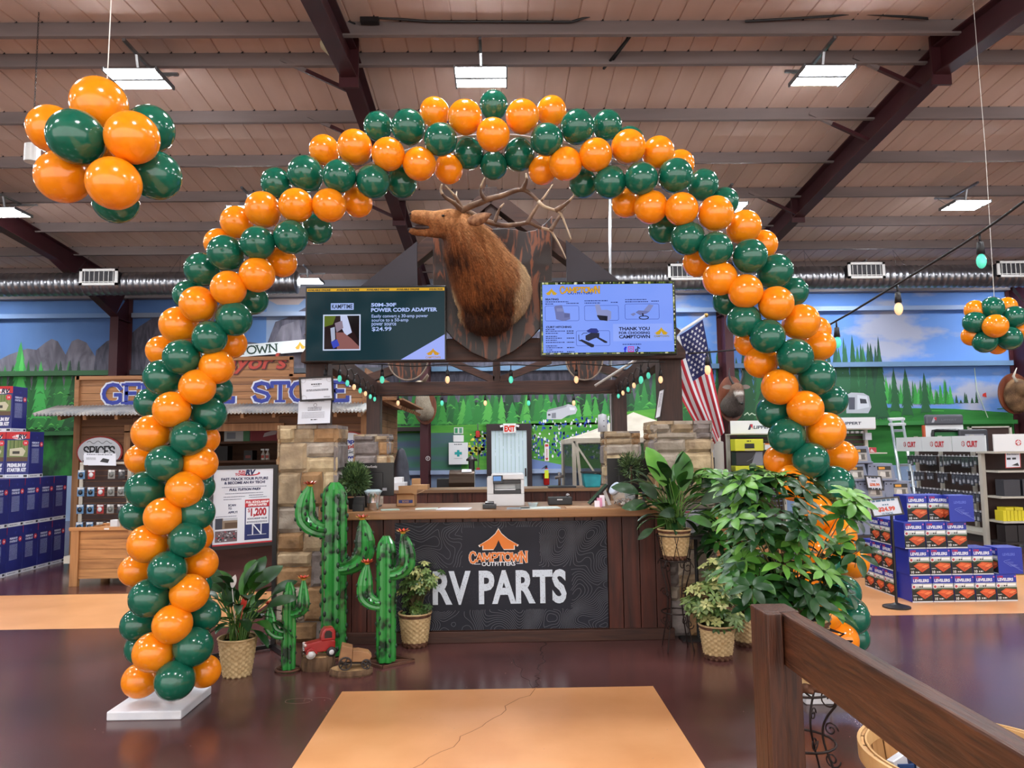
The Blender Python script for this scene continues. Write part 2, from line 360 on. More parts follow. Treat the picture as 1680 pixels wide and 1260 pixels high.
# ---------------------------------------------------------------- steel frames
M_red = mat('oxide_red_steel', '3c171d', .5, hex2='451c22', scale=2, spec=.4)
flab = ['dark red steel rafter and column at the far left, over the wooden store', 'dark red steel rafter behind the balloon arch, left of the elk', 'dark red steel rafter running up to the top right, right of the arch', 'dark red steel column at the right edge of the wall']
for fi, X in enumerate((-9.35, -1.85, 5.62, 13.1)):
    st = T('steel_frame', flab[fi], 'steel frame', (X, 18.05, 0))
    def zb(Y): return 1.65 + 5.42 - SL_ * RIDGE - SL_ * abs(Y - RIDGE)
    def Ibeam(P0, P1, T0, T1, wd=.2):
        mb = MB()
        for (a, b) in ((P0, P1), (T0, T1)): mb.bar(a, b, wd, .02)
        a, b, c, d = map(Vector, (P0, P1, T1, T0)); mb.add([a, b, c, d, a + Vector((.012, 0, 0)), b + Vector((.012, 0, 0)), c + Vector((.012, 0, 0)), d + Vector((.012, 0, 0))], [(0,1,2,3),(7,6,5,4)])
        return mb
    dp = .36
    mb = Ibeam((X, RIDGE, zb(RIDGE)), (X, 15.2, zb(15.2)), (X, RIDGE, zb(RIDGE) + dp), (X, 15.2, zb(15.2) + dp))
    m2 = Ibeam((X, 15.2, zb(15.2)), (X, 17.7, 4.95), (X, 15.2, zb(15.2) + dp), (X, 18.3, zb(18.3) + dp)); mb.add(m2.v, m2.f)
    m2 = Ibeam((X, RIDGE, zb(RIDGE)), (X, -4.9, zb(-4.9)), (X, RIDGE, zb(RIDGE) + dp), (X, -4.9, zb(-4.9) + dp)); mb.add(m2.v, m2.f)
    mb.build('rafter', M_red, st)
    mb = MB(); mb.bx((X - .1, 17.68, 0), (X + .1, 17.7, 4.95)); mb.bx((X - .1, 18.34, 0), (X + .1, 18.36, zb(18.3) + .3)); mb.bx((X - .006, 17.7, 0), (X + .006, 18.34, 4.95))
    mb.add([(X - .006, 17.7, 4.95), (X + .006, 17.7, 4.95), (X + .006, 18.34, 5.6), (X - .006, 18.34, 5.6), (X - .006, 18.34, 4.95), (X + .006, 18.34, 4.95)], [(0, 1, 2, 3), (0, 3, 4), (1, 5, 2)])
    mb.bx((X - .1, 17.7, 4.9), (X + .1, 18.34, 4.92)); mb.build('column', M_red, st)
    mb = MB(); mb.bx((X - .12, RIDGE - .02, zb(RIDGE) - .14), (X + .12, RIDGE + .02, zb(RIDGE) + .5)); mb.build('splice_plate', M_red, st)
    mb = MB(); mb.bx((X - .12, 13.3, zb(13.3) - .1), (X + .12, 13.34, zb(13.3) + .42)); mb.build('splice_plate', M_red, st)
    for Y in (9.12, 10.49, 13.2, 6.0):
        mb = MB(); a = Vector((X - .08, Y, zb(Y) + .02)); b = Vector((X - .95, Y, zb(Y) + .44))
        c = a.lerp(b, .62); mb.bar(a, c, .05, .05, 0); mb.bar(c, b, .05, .05, 1); mb.build('flange_brace', [M_red, M_purl], st)
# ---------------------------------------------------------------- walls
M_wallg = mat('painted_panel', '8f96a4', .8)
MB().bx((-17, 18.4, 0), (19, 18.5, 6.2)).build('wall_back', M_wallg, kind='structure', o0=(0, 18.4, 0))
MB().bx((-17.1, -5, 0), (-17, 18.4, 6.9)).build('wall_left', mat('side_panel', '9aa0a4', .8), kind='structure')
MB().bx((19, -5, 0), (19.1, 18.4, 6.9)).build('wall_right', mat('side_panel', '9aa0a4', .8), kind='structure')
# ---------------------------------------------------------------- the painted mural
WY = 18.38
mu = Flat((0, WY, 0), (1, 0, 0), (0, 0, 1), .0025)
def W(px, py): p = at(px, py, WY); return (p.x, p.z)
G_ = {}
S_left = mat('mural_sky', '4a6ca2', .8, hex2='5c82b6', scale=.5, stretch=(1, 1, .3))
S_cloud = mat('mural_cloud_sky', '5f8ace', .8, hex2='a0a5ba', scale=.55, stretch=(1, 1, 2.2), detail=6, ramp=(.5, .6))
M_mt = mat('mural_rock', '54525c', .85, hex2='7e7a86', scale=2.2, stretch=(1.6, 1, .5), detail=8, distort=1.2, ramp=(.35, .7))
M_mt2 = mat('mural_rock_dark', '3e3e4a', .85, hex2='605e6c', scale=3, stretch=(2, 1, .5), detail=8, distort=1.5, ramp=(.35, .65))
M_gr = mat('mural_grass', '1c6426', .8, hex2='318434', scale=1.2, stretch=(.6, 1, 3), detail=6)
M_grl = mat('mural_meadow', '348a2e', .8, hex2='62a83e', scale=1.5, stretch=(.5, 1, 3), detail=6)
M_fo = mat('mural_forest', '0e321b', .8, hex2='22742f', scale=3.5, stretch=(1, 1, .6), detail=8, ramp=(.4, .68))
M_lake = mat('mural_lake', '51607a', .8, hex2='3d7a50', scale=1.2, stretch=(.3, 1, 4), detail=6)
greens = ['1d5c2c', '2a7a36', '3b9a44', '17482a', '4fae4c', '256b33']
def quad(a, b, c, d, m, l): mu.poly([W(*a), W(*b), W(*c), W(*d)], m, l)
# sky areas, meadow areas
mu.rect(-17, 3.0, -5.9, 5.5, S_left, 1); mu.rect(-5.9, 3.0, 4.2, 5.5, mat('mural_pale_sky', '6c8cb8', .8, hex2='8c98ac', scale=.6, detail=5, stretch=(1, 1, 2)), 1); mu.rect(4.2, 2.4, 13.0, 5.5, S_cloud, 1)
mu.rect(-17, 1.1, -5, 3.62, M_fo, 2); mu.rect(-5, 1.1, 5.4, 3.62, M_fo, 2)
mu.poly([(5.4, 1.1), (13, 1.1), (13, 2.38), (11.5, 2.5), (9.8, 2.55), (5.4, 2.7)], M_gr, 2)
# mountains
def mtn(pts, m, l): mu.poly([W(*p) for p in pts], m, l)
mtn([(-60, 640), (-60, 600), (0, 590), (15, 582), (45, 572), (60, 574), (75, 562), (85, 556), (95, 560), (108, 582), (118, 560), (128, 556), (142, 562), (160, 590), (190, 640)], M_mt, 3)
mtn([(150, 640), (158, 575), (175, 560), (192, 553), (205, 556), (230, 535), (250, 522), (275, 510), (300, 520), (330, 530), (352, 548), (378, 552), (400, 560), (438, 565), (452, 528), (470, 522), (500, 505), (530, 495), (560, 500), (640, 480), (700, 500), (760, 520), (820, 560), (900, 540), (960, 560), (1040, 585), (1090, 600), (1120, 640), (1120, 660), (150, 660)], M_mt2, 3.1)
mtn([(230, 640), (246, 560), (262, 532), (285, 520), (310, 560), (340, 610), (345, 640)], M_mt, 3.3)
mtn([(440, 640), (445, 570), (462, 535), (490, 525), (500, 570), (497, 640)], M_mt, 3.3)
# sunset cloud patch
mu.poly([W(*p) for p in [(440, 492), (470, 486), (500, 490), (490, 500), (455, 500)]], 'a99a98', 3.2)
# conifers
def pine(px, pt, pb, wpx, col, l, n=None):
    x, zt = W(px, pt); _, z0 = W(px, pb); h = zt - z0; wd = wpx * WY / FPX / 2; n = n or max(5, int(h / .22)); L = [(x, zt)]; R = []
    for i in range(1, n + 1):
        t = i / n; z = zt - h * t; a = wd * (t ** .8) * ru(.8, 1.1)
        L += [(x - a, z), (x - a * .62, z + h / n * .25)]; b = wd * (t ** .8) * ru(.8, 1.1); R += [(x + b, z), (x + b * .62, z + h / n * .25)]
    mu.poly(L + R[::-1], col, l)
lay = 4
def grove(x0, x1, top, bot, n, wmin, wmax, cols_, l):
    for i in range(n):
        px = x0 + (x1 - x0) * (i + ru(.1, .9)) / n; pine(px, top(px) + ru(-12, 12), bot(px), ru(wmin, wmax), random.choice(cols_), l + i * .02)
random.seed(21)
grove(-30, 130, lambda x: 600 + abs(x - 60) * .05, lambda x: 705, 14, 26, 44, ['154a22', '216c2e', '1b5a28', '2c7a36'], 4)
pine(35, 560, 660, 36, '2f9440', 4.5); pine(37, 575, 700, 26, '4bb552', 4.6); pine(68, 592, 690, 30, '3aa048', 4.6)
for x_ in (100, 116, 130): pine(x_, 590 + ru(0, 8), 615, 10, '1e3a2e', 4.4)
grove(620, 1120, lambda x: 632, lambda x: 712, 46, 20, 34, ['174a28', '1f6330', '2a7a36', '123a22'], 4)
grove(640, 1000, lambda x: 655, lambda x: 698, 26, 14, 30, ['237a30', '3c963c', '2c883a', '4fa846'], 5.2)
grove(1040, 1180, lambda x: 600 + (x - 1040) * .05, lambda x: 705, 16, 22, 34, ['174a28', '1f6330', '2a7a36'], 4)
grove(1150, 1350, lambda x: 575, lambda x: 705, 22, 22, 38, ['1c5530', '2a7a3a', '226a35', '133f24'], 4)
grove(1350, 1445, lambda x: 562, lambda x: 690, 14, 20, 32, ['1a4a34', '235c3c', '2a6a40', '16402c'], 4.6)
for px, pt, pb, wd in ((1397, 549, 690, 26), (1411, 563, 690, 22), (1424, 570, 690, 20), (1442, 570, 688, 24), (1465, 603, 678, 20), (1484, 604, 685, 24), (1515, 611, 680, 20), (1440, 610, 684, 30)):
    pine(px, pt, pb, wd, '1b5530', 4.9 + rnd() * .3)
grove(1450, 1560, lambda x: 625 + (x - 1450) * .07, lambda x: 664, 30, 8, 12, ['257a34', '2f8f3a', '1c6a2c', '3da044'], 4.4)
grove(1560, 1602, lambda x: 648, lambda x: 662, 7, 6, 8, ['1d4a2a'], 4.4)
# pale painted highlights along branches
for i in range(260):
    px = random.choice([ru(-20, 125), ru(640, 1000), ru(640, 1000), ru(1030, 1170)]); py = ru(640, 712)
    x, z = W(px, py); a = ru(.03, .12); mu.poly([(x - a, z - a * .3), (x, z + a * .5), (x + a, z - a * .3), (x, z)], random.choice(['2f8a3a', '459e42', '247432', '58ac4a']), 5.6)
# meadow bands under the girt, flowers
quad((620, 712), (1100, 706), (1100, 690), (620, 700), M_grl, 6)
quad((780, 700), (1100, 694), (1100, 668), (950, 684), M_grl, 6)
mu.rect(-2.2, 1.1, 5.4, 2.05, M_grl, 6); mu.rect(-4.2, 1.1, -1.0, 2.05, M_lake, 6.2)
mu.poly([W(*p) for p in [(868, 752), (960, 770), (1000, 800), (868, 800)]], '6f86b8', 6.4)
for i in range(420):
    z1 = random.choice([0, 1, 1, 1]); px = ru(850, 1000) if z1 == 0 else ru(790, 1000)
    py = (700 - (px - 850) * .06 + ru(-8, 8)) if z1 == 0 else ru(708, 752)
    x, z = W(px, py); mu.disc(x, z, ru(.012, .035), random.choice(['2545a8', '2f55b8', 'd8e0e8', '1f3c92', 'e8ecf0']), 7, ry=ru(.015, .05), n=6)
for i in range(60):
    x, z = W(ru(770, 800), ru(712, 745)); mu.disc(x, z, ru(.02, .05), random.choice(['c8c43a', 'd8d85a', '2f55b8']), 7, n=6)
# dark lower border of mural, below it plain blue-grey sheet
mu.rect(-17, 0, 13, 1.1, mat('lower_sheet', '7d93b4', .7, hex2='8aa0bf', scale=1), 6.6)
# painted camper van (centre) and trailer (right)
def rv(pts, m, l): mu.poly([W(*p) for p in pts], m, l)
rv([(897, 676), (897, 688), (921, 688), (931, 682), (944, 679), (947, 672), (944, 666), (932, 663)], 'b9bcc4', 7); rv([(897, 676), (899, 672), (932, 664), (928, 668)], '8d9098', 7.2)
rv([(905, 678), (912, 677), (912, 686), (905, 686)], '7c7f88', 7.3); rv([(934, 668), (943, 669), (943, 673), (935, 673)], 'd8dae0', 7.3); rv([(899, 679), (903, 679), (903, 682), (899, 682)], '3a3d48', 7.3)
rv([(1388, 648), (1388, 678), (1424, 678), (1429, 668), (1425, 650), (1416, 645), (1396, 644)], 'a9adb6', 7); rv([(1392, 652), (1402, 652), (1402, 672), (1392, 672)], '4a4d5a', 7.2); rv([(1406, 648), (1422, 650), (1426, 668), (1406, 672)], 'c4c8d0', 7.2); rv([(1410, 654), (1420, 655), (1422, 662), (1411, 662)], '34363f', 7.4)
# red kite with its string, low meadow lines, artist's signature
rv([(1612, 646), (1617, 644), (1618, 652), (1611, 650)], 'c2342c', 7); mu.line([W(1598, 604), W(1602, 640), W(1612, 665), W(1620, 685)], .02, 'b8c8b0', 7)
for i in range(14):
    a = ru(1450, 1640); b = ru(670, 700); mu.line([W(a, b), W(a + ru(8, 30), b + ru(-1, 1))], .02, random.choice(['1c6a2c', '46a040', '175a26']), 4.2)
mu.line([W(1221, 681), W(1226, 677), W(1229, 681), W(1233, 678), W(1238, 681), W(1244, 679), W(1250, 680)], .025, 'c8dcc0', 7)
mural = mu.build('mural', None) if False else mu.build('wall_mural', kind='structure', o0=(0, WY, 0)); mural.name = 'trim_1'
# wall girts painted with the mural
gcol = {0: ['6f90bf', '8796ae', '8fa6cc'], 1: ['2b4a38', '3c4048', '5a7a98'], 2: ['1f5a2c', '2c1f1f', '2c1f1f']}
tn = 2
for gi, (z, hgt) in enumerate(((5.02, .11), (3.58, .12), (2.1, .1))):
    for bi, (a, b) in enumerate(((-17, -9.5), (-9.2, -1.98), (-1.72, 5.5), (5.75, 12.98))):
        if gi == 2 and bi == 2: continue
        col = gcol[gi][min(bi, 2)]
        if gi == 1 and bi in (0,): col = '2c5a34'
        if gi == 1 and bi == 3: col = '5f7ea0'
        if gi == 2 and bi == 3: col = '2d7a36'
        MB().bx((a, 18.19, z), (b, 18.36, z + hgt)).build('trim_%d' % tn, C(col), kind='structure'); tn += 1
MB().bx((-17, 18.15, 5.5), (13, 18.36, 5.72)).build('trim_%d' % tn, C('8a8384'), kind='structure'); tn += 1
MB().bx((-1.75, 18.2, 1.02), (-.35, 18.36, 1.12)).build('trim_%d' % tn, C('9aaccc'), kind='structure'); tn += 1
MB().bx((.75, 18.2, 1.02), (5.5, 18.36, 1.12)).build('trim_%d' % tn, C('9aaccc'), kind='structure'); tn += 1
MB().bx((-9.2, 18.2, 1.02), (-1.98, 18.36, 1.12)).build('trim_%d' % tn, C('9aaccc'), kind='structure'); tn += 1
# exit door with a bright backlit blind
p0 = at(806, 712, 18.2); p1 = at(864, 712, 18.2)
dr = T('door_1', None, None, ((p0.x + p1.x) / 2, 18.2, 0)); tag(dr, kind='structure'); ORG[dr.name] = Vector(dr.location)
x0, x1 = p0.x, p1.x
mb = MB(); mb.bx((x0 - .12, 18.12, 0), (x0, 18.36, 2.25)); mb.bx((x1, 18.12, 0), (x1 + .12, 18.36, 2.25)); mb.bx((x0, 18.12, 2.08), (x1, 18.36, 2.25)); mb.build('door_frame', C('2a1c1e'), dr)
mb = MB()
for i in range(9):
    a = x0 + (x1 - x0) * i / 9; mb.bx((a + .003, 18.17 + .035 * (i % 2), .05), (a + (x1 - x0) / 9 - .003, 18.24, 2.08))
mb.build('blind', mat('daylit_blind', 'b4c4ca', .6, emis=.42), dr)
MB().bx((x1 - .06, 18.1, .95), (x1 - .02, 18.16, 1.15)).build('door_handle', C('30282a'), dr)
# ---------------------------------------------------------------- spiral ducts with grilles
M_duct = mat('spiral_duct', 'a2a4aa', .28, .95, hex2='84868c', scale=2, stretch=(.6, 3, 3))
def duct(xa, xb, lab, grl):
    d = T('air_duct', lab, 'duct', ((xa + xb) / 2, 15.6, 5.03)); R = .24; Z = 5.27
    mb = MB(); k = int((xb - xa) / .14); prof = []
    for i in range(k + 1):
        x = xa + (xb - xa) * i / k; prof += [(R, x - .014), (R + .014, x), (R, x + .014)]
    M = Matrix.Translation((0, 15.6, Z)) @ Matrix.Rotation(PI / 2, 4, 'Y')
    mb.lathe(prof, (0, 0, 0), 28, 0, M); mb.build('duct_pipe', M_duct, d, smooth=True)
    for gx in grl:
        mb = MB(); y0 = 15.31
        mb.bx((gx - .36, y0 - .02, Z - .06), (gx + .36, 15.5, Z + .22), 1)
        for a, b, c, e in ((-.4, .4, .2, .25), (-.4, .4, -.1, -.05), (-.4, -.34, -.1, .25), (.34, .4, -.1, .25)): mb.bx((gx + a, y0 - .05, Z + c), (gx + b, y0 - .02, Z + e), 0)
        for i in range(7): mb.bx((gx - .3 + i * .1, y0 - .045, Z - .05), (gx - .29 + i * .1, y0 - .022, Z + .2), 0)
        mb.bx((gx - .35, y0 - .048, Z - .035), (gx + .35, y0 - .025, Z - .02), 0)
        mb.build('vent_grille', [M_whitem, C('26242a')], d)
    for i in range(int((xb - xa) / 2)):
        x = xa + 1 + i * 2; mb = MB(); mb.tube([(x - .1, 15.6, Z + R), (x, 15.9, 5.95), (x + .1, 15.6, Z + R)], .004, 5); mb.build('hanging_wire', C('3a3638'), d)
duct(-16, at(487, 455, 15.6).x, 'long silver spiral air duct along the wall left of the kiosk', [at(163, 455, 15.3).x])
duct(at(955, 450, 15.6).x, 18.5, 'long silver spiral air duct along the wall right of the kiosk', [at(1126, 448, 15.3).x, at(1420, 436, 15.3).x, at(1664, 433, 15.3).x])
# ---------------------------------------------------------------- balloon arch
M_or = mat('orange_latex', 'ec820e', .16, spec=.6, hex2='f4920f', scale=3, ramp=(.2, .8))
M_gn = mat('green_latex', '0c5542', .14, spec=.65, hex2='11644e', scale=3, ramp=(.2, .8))
for m_, ss in ((M_or, .1), (M_gn, .06)):
    b_ = m_.node_tree.nodes['Principled BSDF']; b_.inputs['Subsurface Weight'].default_value = ss; b_.inputs['Subsurface Radius'].default_value = (.08, .05, .03)
def balloon_mesh(name, m):
    prof = []
    for i in range(19):
        t = i / 18 * PI; z = -math.cos(t); r = math.sin(t)
        if z < 0: r *= 1 - .10 * z * z * (1 if z < -.3 else .3); z *= 1.1
        prof.append((max(r, 1e-4) * .985, z * 1.0))
    prof = [(.05, -1.2), (.045, -1.16), (.02, -1.13)] + prof[1:]
    mb = MB(); mb.lathe(prof, n=36); me = bpy.data.meshes.new(name)
    me.from_pydata([tuple(v) for v in mb.v], [], mb.f); me.materials.append(m); me.polygons.foreach_set('use_smooth', [True] * len(mb.f)); return me
BM = {'o': balloon_mesh('orange_balloon', M_or), 'g': balloon_mesh('green_balloon', M_gn)}
def balloon(par, c, axis, r, k):
    o = bpy.data.objects.new({'o': 'orange_balloon', 'g': 'green_balloon'}[k], BM[k]); COL.objects.link(o); o.parent = par
    o.location = Vector(c) - org(par); o.rotation_mode = 'QUATERNION'; o.rotation_quaternion = Vector(axis).to_track_quat('Z', 'Y'); o.scale = (r, r, r * 1.0)
    return o
BAL = '''g810,172,25 o809,221,29.5 o763,192,30 o713,184,26 g723,229,29 g670,208,30 g620,207,25 o637,253,29 o688,269,29 o736,278,25 g769,253,26 g810,272,24 o582,241,30 o532,246,26 g557,289,29 g612,298,29 g659,300,26 g501,284,30 g453,300,26 o486,337,29.5 o540,337,29 o587,333,25 o431,343,30 g477,389,29.5 g521,376,25 o388,364,27 o357,397,22 g370,415,30.5 g423,399,29.5 g331,442,28.5 g307,483,23 o422,451,30 o463,431,25 o375,473,30 o325,499,30.5 g417,493,23 g384,523,30 o293,533,31 o262,574,22 g344,554,29 o383,565,22 g298,586,30.5 o356,602,29 g266,619,30 o324,635,30 g362,641,19 g244,661,23 o282,672,30.5 g342,679,29.5 o248,711,31 g309,719,30 o342,721,18 o231,753,25 g270,760,30.5 o328,760,29 g238,803,31 o303,803,30.5 g335,799,17 g222,846,25 o268,847,31 g323,841,29 o242,892,31.5 g307,885,30 o334,880,15 o222,936,26 g275,935,31 o330,924,27 o311,973,31 g245,981,32 g332,958,15 g226,1025,27 o283,1024,31.5 g335,1009,26 o252,1070,32.5 g317,1061,31.5 g222,1063,16 o230,1116,28 g287,1116,32 o335,1101,26
o857,191,29.5 o905,182,26 g897,229,28.5 g852,255,27 o890,280,24.5 o928,269,29 g947,208,30 g996,205,26 g1037,222,15 o977,254,29 o1031,241,30 g957,302,24 g1001,299,28.5 g1052,293,29 o1080,250,28 o1120,264,18 g1108,288,30 g1153,303,27 o1027,334,24.5 o1068,340,29 o1118,343,29 g1192,328,20 o1174,350,30.5 o1221,372,29 o1255,399,21 g1086,378,22 g1128,391,29.5 g1174,408,29.5 g1230,420,30 g1272,445,30 g1306,476,20 o1141,433,21 o1181,457,29.5 o1223,478,29.5 o1273,498,30 o1315,528,30.5 o1350,537,12 o1345,567,26 g1188,497,19 g1220,526,29 g1259,552,30 g1304,585,31 g1340,619,31 o1222,565,17 o1248,594,27.5 o1279,635,30.5 g1365,657,26 o1321,670,30.5 g1268,676,28 o1355,707,32 g1291,716,31 g1330,755,30.5 o1380,749,27 o1280,755,27 g1369,795,32 o1302,792,31 o1337,840,31 g1394,832,27 g1312,877,29 o1375,880,30 o1345,905,29 g1352,925,29 o1398,922,27 o1320,945,30 g1382,972,30 g1398,1013,28 o1352,1008,29 g1340,960,25 o1378,1049,30 g1402,1046,24 g1325,1050,29 o1330,1100,29 g1385,1105,29'''.replace('\n', ' ').split()
SP = [(279,1150),(279,1120),(280,1025),(277,930),(280,840),(283,750),(292,670),(318,600),(350,520),(395,445),(450,385),(520,330),(600,272),(680,243),(760,224),(810,220),(860,224),(935,240),(1015,265),(1085,305),(1150,360),(1205,430),(1250,500),(1290,570),(1315,650),(1325,730),(1340,800),(1352,880),(1360,960),(1365,1040),(1360,1120)]
YA = 4.9
arch = T('balloon_arch', 'tall orange and green balloon arch spiralling over the parts counter', 'balloon arch', (0, YA, 0))
def nearest(x, y):
    best = None
    for i in range(len(SP) - 1):
        a = Vector(SP[i]); b = Vector(SP[i+1]); d = b - a; t = max(0, min(1, (Vector((x, y)) - a).dot(d) / d.length_squared)); p = a + d * t
        dd = (p - Vector((x, y))).length
        if best is None or dd < best[0]: best = (dd, p)
    return best
for s_ in BAL:
    k = s_[0]; x, y, r = map(float, s_[1:].split(','))
    dd, p = nearest(x, y); back = r < 24
    if back:
        v = (p - Vector((x, y))); sh = 25.5 - r
        if v.length > 1: v.normalize(); x += v.x * sh; y += v.y * sh; dd, p = nearest(x, y)
        r = 25.5
    d = dd * YA / FPX; R = .205; off = math.sqrt(max(0, R * R - d * d))
    if back: Y = YA + max(off, .10)
    elif r < 27.6: Y = YA + .03
    else: Y = YA - off
    if y > 1110 and k == 'g' and x < 300: Y = YA - .2
    c = at(x, y, Y); sp = at(p.x, p.y, YA); ax = c - sp
    if ax.length < .02: ax = Vector((0, -1, 0))
    balloon(arch, c, ax, r * Y / FPX * .985, k)
MB().tube([at(a, b, YA) for a, b in SP], .012, 8).build('frame_rod', C('b8b8b8'), arch)
M_cloth = mat('white_wrap', 'dfe0e4', .5, hex2='cfd2da', scale=6, bump=.3, bscale=9)
for (px, X0, X1, Ya, Yb) in ((279, -2.46, -2.0, 4.72, 5.2), (1355, 1.92, 2.45, 4.78, 5.2)):
    mb = MB(); mb.bx((X0, Ya, 0), (X1, Yb, .055)); mb.build('base_plate', M_cloth, arch, bevel=.008)
# ---------------------------------------------------------------- hanging balloon clusters
def cluster(lab, pts, cx, cy, Y, ztop):
    c0 = at(cx, cy, Y); t = T('balloon_cluster', lab, 'balloon cluster', (c0.x, c0.y, c0.z - .2))
    for s_ in pts.split():
        k = s_[0]; x, y, r, dy = map(float, s_[1:].split(',')); Yb = Y + dy; c = at(x, y, Yb); balloon(t, c, c - c0, r * Yb / FPX, k)
    MB().tube([c0, (c0.x + .02, c0.y, (c0.z + ztop) / 2), (c0.x, c0.y, ztop)], .0025, 5).build('hanging_string', C('d8d4cc'), t)
cluster('large orange and green balloon cluster hanging at upper left', 'g125,225,46,-.14 o163,172,46,0.0 o217,226,44,-.13 g246,212,40,.12 o86,212,40,.1 o104,290,44,0 o187,301,44,-.15 g256,288,41,.06 g190,330,37,.08 o180,250,42,.2', 170, 250, 3.15, 6.3)
cluster('small green and orange balloon cluster hanging at the right edge', 'o1633,535,20,-.14 g1628,505,18.5,0 o1600,509,17,.1 o1652,503,16,.12 g1599,529,18.5,0 g1664,520,19,0 o1673,542,16,.1 g1616,560,19.5,0 g1656,555,20,-.02 o1595,551,17,.1 o1636,566,16,.12', 1634, 536, 7.2, 6.5)
# ---------------------------------------------------------------- kiosk: stone pillars
W_beam = wood('dark_timber', '2c1610', '4a2a1c', 'x', 10, .6, .12); W_post = wood('dark_timber_upright', '27140f', '40241a', 'z', 10, .6, .12)
W_beamy = wood('dark_timber_long', '2a1610', '45281b', 'y', 5, .6, .12)
W_red = wood('red_stained_boards', '2e120b', '562618', 'z', 8, .5, .22)
W_slab = wood('pine_worktop', '7b5433', '9d7147', 'x', 5, .4, .05)
ST = [mat('stone_%d' % i, a, .85, hex2=b, scale=9, bump=.9, bscale=22, detail=8, island=.12) for i, (a, b) in enumerate((('8d7a62', 'b29c7c'), ('6b625e', '8a807c'), ('a28e6e', 'c2ae8a'), ('7f6244', 'a07c55'), ('8f8375', 'aa9f90')))]
M_mort = mat('mortar', '6d6660', .95, hex2='7d766f', scale=20, bump=.4)
def pillar(name, lab, x0, x1, y0, y1, H, seed):
    random.seed(seed); mb = MB(); e = .03; mb.bx((x0 + e, y0 + e, 0), (x1 - e, y1 - e, H - .02), 5)
    def stone(O, U, V, Nn, wd, hh, m):
        # a rough-faced block, pillowed towards its joints
        nu, nv = max(3, int(wd / .03)), max(3, int(hh / .03)); vs = []; off = rnd() * 50; g = .001; dep = e + ru(-.006, .01)
        for j in range(nv + 1):
            for i in range(nu + 1):
                a, b = i / nu, j / nv; ed = min(a, 1 - a, b, 1 - b); p = O + U * (g + a * (wd - 2 * g)) + V * (g + b * (hh - 2 * g))
                q = noise.noise(p * 11 + Vector((off, 0, 0))) * .012
                dd = .004 if ed == 0 else dep + q
                jit = (U * noise.noise(p * 9 + Vector((0, off, 0))) + V * noise.noise(p * 9 + Vector((off, 9, 0)))) * .012
                vs.append(p + Nn * dd + jit * (1 if ed == 0 else .3))
        fs = [(j*(nu+1)+i, j*(nu+1)+i+1, (j+1)*(nu+1)+i+1, (j+1)*(nu+1)+i) for j in range(nv) for i in range(nu)]
        mb.add(vs, fs, m)
    z = 0; hs = []
    while z < H - .16: hh = random.choice([.12, .17, .22, .26, .3]); hs.append(min(hh, H - .1 - z)); z += hs[-1]
    hs = [h for h in hs if h > .04]; hs.append(H - sum(hs)); z = 0
    for ri, hh in enumerate(hs):
        for (ax, ay, ux, uy, L) in ((x0, y0, 1, 0, x1 - x0), (x1, y0, 0, 1, y1 - y0), (x1, y1, -1, 0, x1 - x0), (x0, y1, 0, -1, y1 - y0)):
            U = Vector((ux, uy, 0)); Nn = Vector((uy, -ux, 0)); u = 0; base = Vector((ax, ay, z)) - Nn * e; m0 = int(rnd() * 5)
            while u < L - .02:
                wd = ru(.14, .42);
                if L - u - wd < .1: wd = L - u
                m0 = (m0 + int(ru(1, 4.99))) % 5
                if hh > .21 and wd > .18 and rnd() < .3 and ri < len(hs) - 1:
                    hh1 = hh * ru(.4, .6); stone(base + U * u, U, Vector((0, 0, 1)), Nn, wd, hh1, m0); stone(base + U * u + Vector((0, 0, hh1)), U, Vector((0, 0, 1)), Nn, wd, hh - hh1, (m0 + 2) % 5)
                else: stone(base + U * u, U, Vector((0, 0, 1)), Nn, wd, hh, m0)
                u += wd
        z += hh
    # top course closes the pillar
    nx = 3
    for i in range(nx): mb.box((x0 + (i + .5) * (x1 - x0) / nx, (y0 + y1) / 2, H - .012), ((x1 - x0) / nx - .012, y1 - y0 - .004, .03), m=[0, 4, 1][i])
    return mb.build(name, ST + [M_mort], label=lab, cat='pillar')
HP = 1.87
pillar('stone_pillar', 'stone pillar at the front left of the kiosk, behind the tall cactus', -1.98, -1.45, 6.5, 7.0, HP, 3)
pillar('stone_pillar', 'stone pillar at the front right of the kiosk, behind the peace lily on its tall stand', 1.36, 1.89, 6.5, 7.0, HP, 5)
pillar('stone_pillar', 'stone pillar at the back left of the kiosk, behind the left monitor', -2.13, -1.62, 10.6, 11.1, HP, 8)
pillar('stone_pillar', 'stone pillar at the back right of the kiosk, in front of the cream tent', 1.5, 2.02, 10.6, 11.1, HP, 11)
random.seed(31)
# ---------------------------------------------------------------- kiosk timber frame
kf = T('pergola', 'dark stained timber pergola frame with gable truss standing on the stone pillars', 'pergola', (-.04, 6.6, HP))
def post(x, y, wd=.2): MB().bx((x - wd/2, y - wd/2, HP), (x + wd/2, y + wd/2, 2.44)).build('post', W_post, kf, bevel=.006)
post(-1.67, 6.74); post(1.56, 6.74); post(-1.87, 10.85); post(1.76, 10.85)
ZB = 2.44
def pbeam(x0, x1, y, z, h=.2, d=.14, name='beam'):
    mb = MB(); P = [(x0, z), (x1, z), (x1, z + h * .35), (x1 - .09, z + h), (x0 + .09, z + h), (x0, z + h * .35)]
    mb.prism(P, (0, y - d / 2, 0), (1, 0, 0), (0, 0, 1), (0, d, 0)); mb.build(name, W_beam, kf, bevel=.005, fixn=True)
pbeam(-1.79, 1.68, 6.62, ZB); pbeam(-2.02, 1.94, 10.85, ZB)
